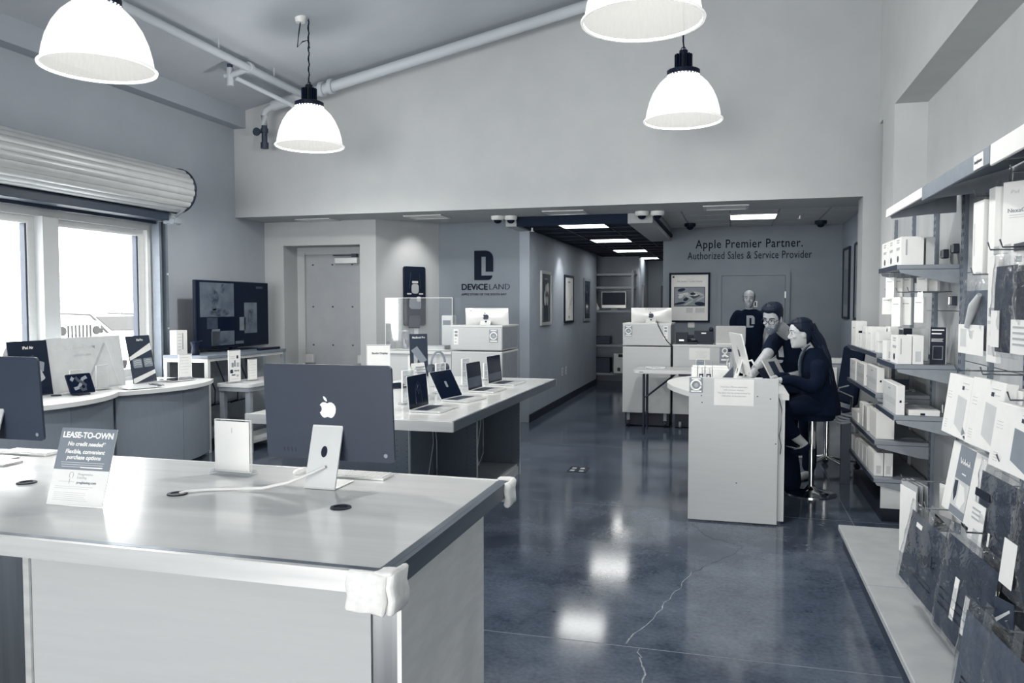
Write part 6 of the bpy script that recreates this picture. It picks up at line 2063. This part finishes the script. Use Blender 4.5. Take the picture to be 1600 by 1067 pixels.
def fuse(b, voxel, name, m, parent, smooth_it=4):
    """voxel-fuse overlapping pieces into one continuous surface"""
    bmesh.ops.recalc_face_normals(b.bm, faces=b.bm.faces)
    me = bpy.data.meshes.new(name)
    b.bm.to_mesh(me)
    b.bm.free()
    tmp = bpy.data.objects.new(name + '_tmp', me)
    COL.objects.link(tmp)
    md = tmp.modifiers.new('fuse', 'REMESH')
    md.mode = 'VOXEL'
    md.voxel_size = voxel
    ms = tmp.modifiers.new('smooth', 'SMOOTH')
    ms.iterations = smooth_it
    ms.factor = .5
    dg = bpy.context.evaluated_depsgraph_get()
    out = bpy.data.meshes.new_from_object(tmp.evaluated_get(dg))
    out.name = name
    bpy.data.objects.remove(tmp)
    bpy.data.meshes.remove(me)
    out.materials.clear()
    out.materials.append(M[m])
    out.polygons.foreach_set('use_smooth', [True] * len(out.polygons))
    o = bpy.data.objects.new(name, out)
    COL.objects.link(o)
    o.parent = parent
    return o


def lerp_tab(tab, x):
    for (a0, b0), (a1, b1) in zip(tab, tab[1:]):
        if x <= a1:
            q = max(0, (x - a0) / (a1 - a0))
            q = q * q * (3 - 2 * q)
            return b0 * (1 - q) + b1 * q
    return tab[-1][1]


def hair_band(T, lo, hi, thick, name, m, parent, a0=-PI, a1=PI, rows=22, wave=.05):
    """hair over the head between two smooth lines given as tables over |angle|"""
    n = 80
    full = abs(a1 - a0 - 2 * PI) < 1e-6
    b = B()
    cols = []
    for k in range(n if full else n + 1):
        an = a0 + (a1 - a0) * k / n
        ab = abs(an) if an <= PI else 2 * PI - an
        zl, zh = lerp_tab(lo, ab), lerp_tab(hi, ab)
        col = []
        for j in range(rows + 1):
            q = j / rows
            z = zl + (zh - zl) * (q if zh < .11 else 1 - (1 - q) ** 1.6)
            t_ = thick(ab, z, q) * (1 + wave * math.sin(an * 29 + z * 60) + wave * .7 * math.sin(an * 47 - z * 110))
            t_ *= min(1, .25 + 4 * q)
            if zh < .11:
                t_ *= min(1, .25 + 4 * (1 - q))
            p = head_pt(an, z, t_)
            if z > .06:
                p.z += t_ * (z - .06) / .06
            col.append(b.bm.verts.new(T @ p))
        cols.append(col)
    prs = list(zip(cols, cols[1:]))
    if full:
        prs.append((cols[-1], cols[0]))
    for c0, c1 in prs:
        for j in range(rows):
            b.bm.faces.new((c0[j], c1[j], c1[j + 1], c0[j + 1]))
    if full and lerp_tab(hi, 0) > .115:
        b.bm.faces.new([c[rows] for c in cols])
    return b.build(name, m, parent, smooth=70)


def face_parts(T, parent, brow=.004, look=0.0):
    for s_ in (-1, 1):
        e = B().sph((0, 0, 0), 1, 12, (1, 1, 1), T @ Matrix.Translation((s_ * .031, -.0735, .012)) @ Matrix.Diagonal((.0135, .008, .0065, 1))).build('eye', 'paper', parent, smooth=60)
        B().sph((0, 0, 0), 1, 10, (1, 1, 1), T @ Matrix.Translation((s_ * .031 + look, -.0795, .012)) @ Matrix.Diagonal((.006, .004, .006, 1))).build('iris', 'black', e, smooth=60)
        B().tube([T @ Vector((s_ * .013, -.0905, .034)), T @ Vector((s_ * .032, -.0885, .040)), T @ Vector((s_ * .054, -.068, .034))], [brow * .8, brow, brow * .5], 6).build('eyebrow', 'hair', parent, smooth=60)


def glasses(T, parent, r=.024, th=.0022, m='navy'):
    b = B()
    for s_ in (-1, 1):
        b.tube([T @ Vector((s_ * .033 + r * 1.08 * math.cos(q), -.100 + .004 * abs(math.cos(q)), .008 + r * .86 * math.sin(q))) for q in [2 * PI * k / 20 for k in range(20)]], th, 6, closed=True)
        b.tube([T @ Vector((s_ * (.033 + r), -.098, .012)), T @ Vector((s_ * .076, -.03, .014)), T @ Vector((s_ * .078, .012, .010))], th * .9, 6)
    b.tube([T @ Vector((-.010, -.101, .012)), T @ Vector((.010, -.101, .012))], th, 6)
    return b.build('glasses', m, parent, smooth=60)


def frame_at(pos, yaw, pitch=0.0, roll=0.0, sc=1.0):
    """head frame: face looks along local -y; yaw turns it about z, positive pitch looks down"""
    return Matrix.Translation(pos) @ Matrix.Rotation(yaw, 4, 'Z') @ Matrix.Rotation(pitch, 4, 'X') @ Matrix.Rotation(roll, 4, 'Y') @ Matrix.Scale(sc, 4)


def chest_logo(parent, c, rt, up, fw, w_, h_):
    """block-letter print on a shirt front"""
    rt, up, fw = Vector(rt).normalized(), Vector(up).normalized(), Vector(fw).normalized()
    T = Matrix((( rt.x, -fw.x, up.x, c[0]), (rt.y, -fw.y, up.y, c[1]), (rt.z, -fw.z, up.z, c[2]), (0, 0, 0, 1)))
    x0, x1, z0_, z1_ = -w_ / 2, w_ / 2, -h_ / 2, h_ / 2
    arc_ = lambda cx, cz, r, a0, a1, n=6: [(cx + r * math.cos(R(a0 + (a1 - a0) * k / n)), cz + r * math.sin(R(a0 + (a1 - a0) * k / n))) for k in range(n + 1)]
    r_ = w_ * .4
    pts = [(x0, z0_), (x0, z1_)] + arc_(x1 - r_, z1_ - r_, r_, 90, 0) + [(x1, z0_ + h_ * .29), (x0 + w_ * .61, z0_ + h_ * .29), (x0 + w_ * .61, z1_ - h_ * .21), (x0 + w_ * .37, z1_ - h_ * .21), (x0 + w_ * .37, z0_ + h_ * .15), (x1 - .01, z0_ + h_ * .15)] + arc_(x1 - r_ * .8, z0_ + h_ * .15, h_ * .15, 0, -90, 4)
    b = B()
    b.prism(pts, -.003, .002, 'xz')
    bmesh.ops.transform(b.bm, matrix=T, verts=b.bm.verts)
    return b.build('shirt_print', 'shirt_print', parent)


# ---------------------------------------------------------------- man standing behind the service counter
t = thing('person', 'bald man in a black shirt with a pale block letter, standing behind the service counter', 'person', (.23, 11.17, 0))
rt, fw = (1, -.06, 0), (-.06, -1, 0)
HT = frame_at((-.02, -.04, 1.683), R(-6), R(2))
b = B()
head_into(b, HT)
limb(b, [((0, .0, 1.485), .062), ((-.01, -.01, 1.52), .056), ((-.015, -.02, 1.60), .056)])
loft(b, [((0, 0, .88), .165, .11, rt, fw), ((0, 0, 1.0), .155, .105, rt, fw), ((0, 0, 1.2), .165, .115, rt, fw), ((0, 0, 1.35), .185, .115, rt, fw), ((0, 0.005, 1.485), .165, .09, rt, fw), ((0, .005, 1.535), .09, .065, rt, fw)])
for s_ in (-1, 1):
    limb(b, [((s_ * .170, 0, 1.465), .060), ((s_ * .208, .0, 1.31), .050), ((s_ * .218, .0, 1.17), .043), ((s_ * .215, -.07, 1.0), .039), ((s_ * .20, -.14, .87), .029)])
    hand_into(b, (s_ * .20, -.14, .87), (-s_ * .12, -.35, -1), (s_, -.1, 0), s_, .45)
    limb(b, [((s_ * .09, 0, .90), .09), ((s_ * .10, 0, .70), .080), ((s_ * .105, -.01, .48), .058), ((s_ * .11, .01, .28), .052), ((s_ * .11, .02, .09), .040)])
    limb(b, [((s_ * .11, .03, .04), .038), ((s_ * .115, -.10, .035), .036), ((s_ * .12, -.16, .028), .026)])
body = fuse(b, .007, 'body', 'skin', t)
face_parts(HT, body)
hair_band(HT, [(1.25, .0), (1.45, -.035), (2.0, -.05), (PI, -.06)], [(1.25, .03), (1.5, .062), (1.9, .104), (PI, .109)], lambda a_, z, q: .006, 'hair', 'hair', t, 1.25, 2 * PI - 1.25)
M['stubble'] = mat('stubble_shadow', 138, 0.6, noise=0.1, scale=150)
hair_band(HT, [(0, -.1175), (1.2, -.112)], [(0, -.048), (.4, -.055), (.9, -.045), (1.2, -.02)], lambda a_, z, q: .0016, 'stubble', 'stubble', t, -1.2, 1.2, 12, .02)
b = B()
loft(b, [((0, 0, .90), .182, .125, rt, fw), ((0, 0, 1.05), .162, .122, rt, fw), ((0, 0, 1.2), .166, .128, rt, fw), ((0, 0, 1.35), .198, .127, rt, fw), ((0, .005, 1.48), .182, .102, rt, fw), ((0, .005, 1.53), .11, .082, rt, fw), ((0, .0, 1.548), .078, .072, rt, fw)])
for s_ in (-1, 1):
    limb(b, [((s_ * .160, 0, 1.47), .070), ((s_ * .202, .0, 1.40), .066), ((s_ * .210, .0, 1.345), .064)])
fuse(b, .009, 'shirt', 'cloth_black', t)
chest_logo(t, (.0, -.134, 1.385), (1, 0, 0), (0, -.06, 1), (0, -1, 0), .105, .16)
b = B()
loft(b, [((0, 0, .80), .178, .125, rt, fw), ((0, 0, .95), .178, .122, rt, fw)])
for s_ in (-1, 1):
    limb(b, [((s_ * .09, 0, .86), .105), ((s_ * .10, 0, .66), .088), ((s_ * .105, -.01, .45), .070), ((s_ * .11, .01, .25), .066), ((s_ * .11, .02, .10), .066)])
fuse(b, .012, 'trousers', 'cloth_coat', t)

# ---------------------------------------------------------------- man with glasses leaning over the round-ended desk
t = thing('person', 'bearded man with glasses in a black shirt leaning over the round-ended desk', 'person', (0, 0, 0))
fwv = Vector((-.52, -.80, 0)).normalized()
rtv = Vector((fwv.y, -fwv.x, 0)) * -1          # his left, towards the viewer's right
HT = frame_at((.335, 7.20, 1.482), R(-30), R(20), R(4), 1.0)
b = B()
head_into(b, HT)
limb(b, [((.49, 7.41, 1.32), .062), ((.43, 7.33, 1.38), .058), ((.375, 7.25, 1.43), .056)])
up_ = Vector((-.10, -.16, 1)).normalized()
fw2 = (fwv + Vector((0, 0, -.25))).normalized()
loft(b, [((.60, 7.70, .90), .17, .12, rtv, fwv), ((.585, 7.66, 1.0), .155, .11, rtv, fwv), ((.555, 7.58, 1.12), .168, .12, rtv, fw2), ((.525, 7.50, 1.25), .19, .12, rtv, fw2), ((.50, 7.44, 1.335), .17, .095, rtv, fw2), ((.47, 7.39, 1.37), .09, .07, rtv, fw2)])
shR, shL = Vector((.375, 7.42, 1.295)), Vector((.665, 7.32, 1.28))
limb(b, [(shR, .062), ((.33, 7.29, 1.235), .055), ((.29, 7.17, 1.175), .050), ((.215, 7.07, 1.08), .045), ((.15, 6.98, .992), .031)])
hand_into(b, (.15, 6.98, .992), (-.7, -.75, -.14), (0, 0, 1), 1, .18, .98)
limb(b, [(shL, .062), ((.66, 7.28, 1.12), .050), ((.62, 7.20, 1.03), .044), ((.50, 7.10, 1.0), .038), ((.40, 7.03, .992), .028)])
hand_into(b, (.40, 7.03, .992), (-.8, -.5, -.14), (0, 0, 1), -1, .2, .98)
for s_ in (-1, 1):
    h_ = Vector((.60, 7.70, .90)) + rtv * (.09 * s_)
    limb(b, [(h_, .09), (h_ + Vector((-.01, .0, -.22)), .078), (h_ + Vector((.0, .02, -.45)), .058), (h_ + Vector((.02, .06, -.62)), .052), (h_ + Vector((.02, .08, -.81)), .040)])
    f0 = h_ + Vector((.02, .08, -.86))
    limb(b, [(f0, .038), (f0 + fwv * .12, .036), (f0 + fwv * .18 + Vector((0, 0, -.008)), .026)])
body = fuse(b, .006, 'body', 'skin', t)
face_parts(HT, body, .0055, -.002)
hair_band(HT, [(0, .079), (.55, .082), (.85, .074), (1.08, .05), (1.26, .0), (1.42, .005), (1.55, .028), (1.75, .01), (2.0, -.05), (PI, -.07)], [(0, .121), (PI, .121)], lambda a_, z, q: .006 + .017 * max(0, min(1, (z - .05) / .05)) + .009 * max(0, math.cos(a_)) * (z > .08), 'hair', 'hair', t)
M['beard'] = mat('short_dark_beard', 92, 0.8, noise=0.25, scale=160)
hair_band(HT, [(0, -.118), (.9, -.116), (1.25, -.085), (1.42, -.02)], [(0, -.044), (.28, -.047), (.6, -.058), (1.0, -.035), (1.25, .0), (1.42, .012)], lambda a_, z, q: .003, 'beard', 'beard', t, -1.42, 1.42, 14, .05)
glasses(HT, t, .025, .0022)
b = B()
loft(b, [((.605, 7.71, .88), .188, .135, rtv, fwv), ((.585, 7.66, 1.0), .172, .128, rtv, fwv), ((.555, 7.58, 1.12), .184, .136, rtv, fw2), ((.525, 7.50, 1.25), .204, .134, rtv, fw2), ((.50, 7.44, 1.33), .186, .108, rtv, fw2), ((.475, 7.395, 1.375), .112, .088, rtv, fw2), ((.455, 7.37, 1.395), .08, .078, rtv, fw2)])
limb(b, [(shR, .074), ((.335, 7.31, 1.245), .070), ((.308, 7.225, 1.203), .068)])
limb(b, [((.485, 7.405, 1.365), .078), ((.57, 7.36, 1.34), .078), (shL + Vector((-.01, 0, .012)), .076)])
limb(b, [((.46, 7.40, 1.36), .07), (shR + Vector((.01, 0, .012)), .075)])
limb(b, [(shL, .074), ((.665, 7.29, 1.15), .068), ((.655, 7.26, 1.10), .066)])
fuse(b, .009, 'shirt', 'cloth_black', t)
cc = Vector((.525, 7.50, 1.215)) + fw2 * .142
chest_logo(t, tuple(cc + rtv * -.075), rtv, (-.12, -.2, 1), fw2, .12, .19)
b = B()
loft(b, [((.60, 7.70, .80), .18, .13, rtv, fwv), ((.60, 7.70, .93), .178, .128, rtv, fwv)])
for s_ in (-1, 1):
    h_ = Vector((.60, 7.70, .88)) + rtv * (.09 * s_)
    limb(b, [(h_, .102), (h_ + Vector((-.01, .0, -.22)), .09), (h_ + Vector((.0, .02, -.45)), .072), (h_ + Vector((.02, .06, -.62)), .066), (h_ + Vector((.02, .08, -.76)), .064)])
fuse(b, .012, 'trousers', 'cloth_coat', t)

# ---------------------------------------------------------------- bar stool and the woman sitting on it
t = thing('bar_stool', 'bar stool with a chrome post and round base under the seated woman', 'stool', (.66, 7.12, 0))
B().lathe([(0, .0), (.205, .0), (.205, .008), (.15, .022), (.06, .04), (.035, .07), (.0, .07)], 36).build('base', 'chrome', t, smooth=50)
B().cyl((0, 0, .24), .022, .36).cyl((0, 0, .52), .030, .26).build('post', 'chrome', t, smooth=40)
B().tube([(-.02, 0, .40), (-.14, -.10, .40), (-.20, 0, .40), (-.14, .10, .40)], .011, 8, closed=True).build('footrest', 'chrome', t, smooth=60)
B().cyl((0, 0, .675), .17, .07, 'z', 28, r2=.185).build('seat', 'cloth_black', t, smooth=40)

t = thing('person', 'woman with long dark hair and a black jacket sitting on the bar stool', 'person', (0, 0, 0))
fwv = Vector((-1, -.12, 0)).normalized()
lfv = Vector((.12, -1, 0)).normalized()          # her left, towards the camera
HT = frame_at((.545, 6.98, 1.365), R(-76), R(6), 0, .98)
b = B()
head_into(b, HT)
limb(b, [((.655, 7.02, 1.16), .058), ((.62, 7.01, 1.22), .048), ((.575, 7.0, 1.29), .047)])
loft(b, [((.70, 7.10, .72), .175, .14, lfv, fwv), ((.70, 7.08, .82), .155, .115, lfv, fwv), ((.69, 7.06, .93), .145, .105, lfv, fwv), ((.67, 7.04, 1.05), .165, .11, lfv, fwv), ((.655, 7.03, 1.13), .155, .085, lfv, fwv), ((.65, 7.02, 1.18), .08, .06, lfv, fwv)])
shA, shB = Vector((.675, 6.865, 1.10)), Vector((.655, 7.19, 1.10))
limb(b, [(shA, .05), ((.66, 6.83, .995), .044), ((.60, 6.81, .95), .040), ((.46, 6.79, .992), .036), ((.37, 6.76, .992), .025)])
hand_into(b, (.37, 6.76, .992), (-1, -.1, -.12), (0, 0, 1), 1, .22, .9)
limb(b, [(shB, .05), ((.62, 7.22, .995), .044), ((.53, 7.18, .965), .040), ((.40, 7.0, .992), .035), ((.33, 6.92, .992), .025)])
hand_into(b, (.33, 6.92, .992), (-.8, -.5, -.12), (0, 0, 1), -1, .22, .9)
# near leg tucked back onto the footrest, far leg straight down
limb(b, [((.68, 7.0, .77), .088), ((.56, 6.96, .765), .078), ((.43, 6.93, .71), .058), ((.455, 6.92, .60), .050), ((.52, 6.92, .51), .042), ((.585, 6.93, .455), .031)])
limb(b, [((.595, 6.93, .44), .030), ((.57, 6.92, .405), .031), ((.50, 6.91, .385), .026)])
limb(b, [((.68, 7.18, .77), .088), ((.55, 7.18, .75), .078), ((.45, 7.18, .66), .058), ((.46, 7.18, .45), .050), ((.50, 7.18, .25), .042), ((.52, 7.18, .09), .033)])
limb(b, [((.53, 7.18, .045), .033), ((.42, 7.17, .035), .032), ((.36, 7.17, .028), .024)])
body = fuse(b, .006, 'body', 'skin_pale', t)
face_parts(HT, body, .0035)
hair_band(HT, [(0, .088), (.5, .084), (.85, .066), (1.1, .045), (1.3, .022), (1.5, .018), (1.7, -.01), (2.0, -.09), (PI, -.11)], [(0, .121), (PI, .121)], lambda a_, z, q: .007 + .006 * (a_ > 1.4) + .004 * (z > .09), 'hair', 'hair', t)
hb = B()
rnd = random.Random(5)
for k in range(46):
    q = rnd.uniform(-1, 1)
    s0 = HT @ Vector((q * .072, .085 + rnd.uniform(-.02, .02), .03 + rnd.uniform(-.06, .05)))
    e0 = Vector((.765 + rnd.uniform(-.025, .03), 6.98 + q * .10, 1.0 + rnd.uniform(-.06, .08)))
    m0 = s0.lerp(e0, .35) + Vector((.022 + rnd.uniform(-.01, .01), 0, .022))
    m1 = s0.lerp(e0, .7) + Vector((.02 + rnd.uniform(-.01, .012), 0, .02))
    sm = crs([(s0, .014), (m0, .016), (m1, .014), (e0, .004)], 5)
    hb.tube([p for p, r in sm], [r for p, r in sm], 6)
hb.build('long_hair', 'hair', t, smooth=70)['kind'] = 'stuff'
M['hair_sheen'] = mat('sheen_hair_strand', 66, 0.4, noise=0.25, scale=140, stretch=(1, 1, .2))  # paler tone paints a sheen over the dark hair
hs = B()
for k in range(12):
    q = .55 + .4 * k / 11
    s0 = HT @ Vector((-.074 * math.sin(q * 1.4), .02 + .09 * q, .085 - .05 * q))
    m0 = s0 + Vector((.06, -.01, -.06 - .01 * k))
    e0 = s0 + Vector((.10 + .004 * k, .0, -.20))
    sm = crs([(s0, .007), (m0, .009), (e0, .004)], 5)
    hs.tube([p for p, r in sm], [r for p, r in sm], 6)
hs.build('hair_strand', 'hair_sheen', t, smooth=70)['kind'] = 'stuff'
glasses(HT, t, .023, .0011, 'grey_metal')
b = B()
loft(b, [((.715, 7.11, .69), .188, .165, lfv, fwv), ((.71, 7.10, .77), .188, .165, lfv, fwv), ((.705, 7.08, .88), .175, .145, lfv, fwv), ((.69, 7.06, .98), .172, .135, lfv, fwv), ((.675, 7.04, 1.06), .182, .132, lfv, fwv), ((.665, 7.03, 1.15), .172, .108, lfv, fwv), ((.66, 7.025, 1.205), .115, .088, lfv, fwv), ((.655, 7.02, 1.25), .075, .072, lfv, fwv)])
limb(b, [(shA, .066), ((.668, 6.825, .995), .062), ((.61, 6.805, .945), .058), ((.48, 6.79, .992), .046), ((.405, 6.775, .992), .040)])
limb(b, [(shB, .066), ((.62, 7.225, .995), .062), ((.53, 7.185, .955), .056), ((.41, 7.01, .995), .046), ((.365, 6.96, .995), .040)])
fuse(b, .009, 'jacket', 'cloth_coat', t)
b = B()
for (dy, pts) in ((0, [((.612, 6.955, 1.275), .030), ((.575, 6.965, 1.225), .038), ((.548, 6.975, 1.15), .040), ((.545, 6.98, 1.07), .030), ((.55, 6.985, .995), .016)]), (1, [((.62, 7.075, 1.27), .030), ((.572, 7.05, 1.215), .036), ((.552, 7.03, 1.13), .034), ((.555, 7.02, 1.05), .018)])):
    loft(b, [(p, r, .013, lfv + Vector((-.5, 0, 0)), fwv) for p, r in crs(pts, 4)], 12)
fuse(b, .006, 'scarf', 'cloth_grey', t)
b = B()
loft(b, [((.70, 7.10, .70), .178, .145, lfv, fwv), ((.70, 7.10, .80), .17, .13, lfv, fwv)])
limb(b, [((.68, 7.0, .77), .10), ((.56, 6.96, .765), .088), ((.43, 6.93, .71), .070), ((.455, 6.92, .60), .064), ((.495, 6.92, .545), .060)])
limb(b, [((.68, 7.18, .77), .10), ((.55, 7.18, .75), .088), ((.45, 7.18, .66), .070), ((.46, 7.18, .45), .066), ((.50, 7.18, .25), .070), ((.515, 7.18, .07), .074)])
fuse(b, .010, 'trousers', 'cloth_coat', t)
b = B()
limb(b, [((.600, 6.93, .435), .034), ((.57, 6.92, .400), .035), ((.495, 6.91, .380), .030)], 12)
fuse(b, .008, 'shoe', 'cloth_black', t)
b = B()
limb(b, [((.535, 7.18, .045), .040), ((.42, 7.17, .038), .036), ((.355, 7.17, .030), .027)], 12)
fuse(b, .008, 'shoe', 'cloth_black', t)
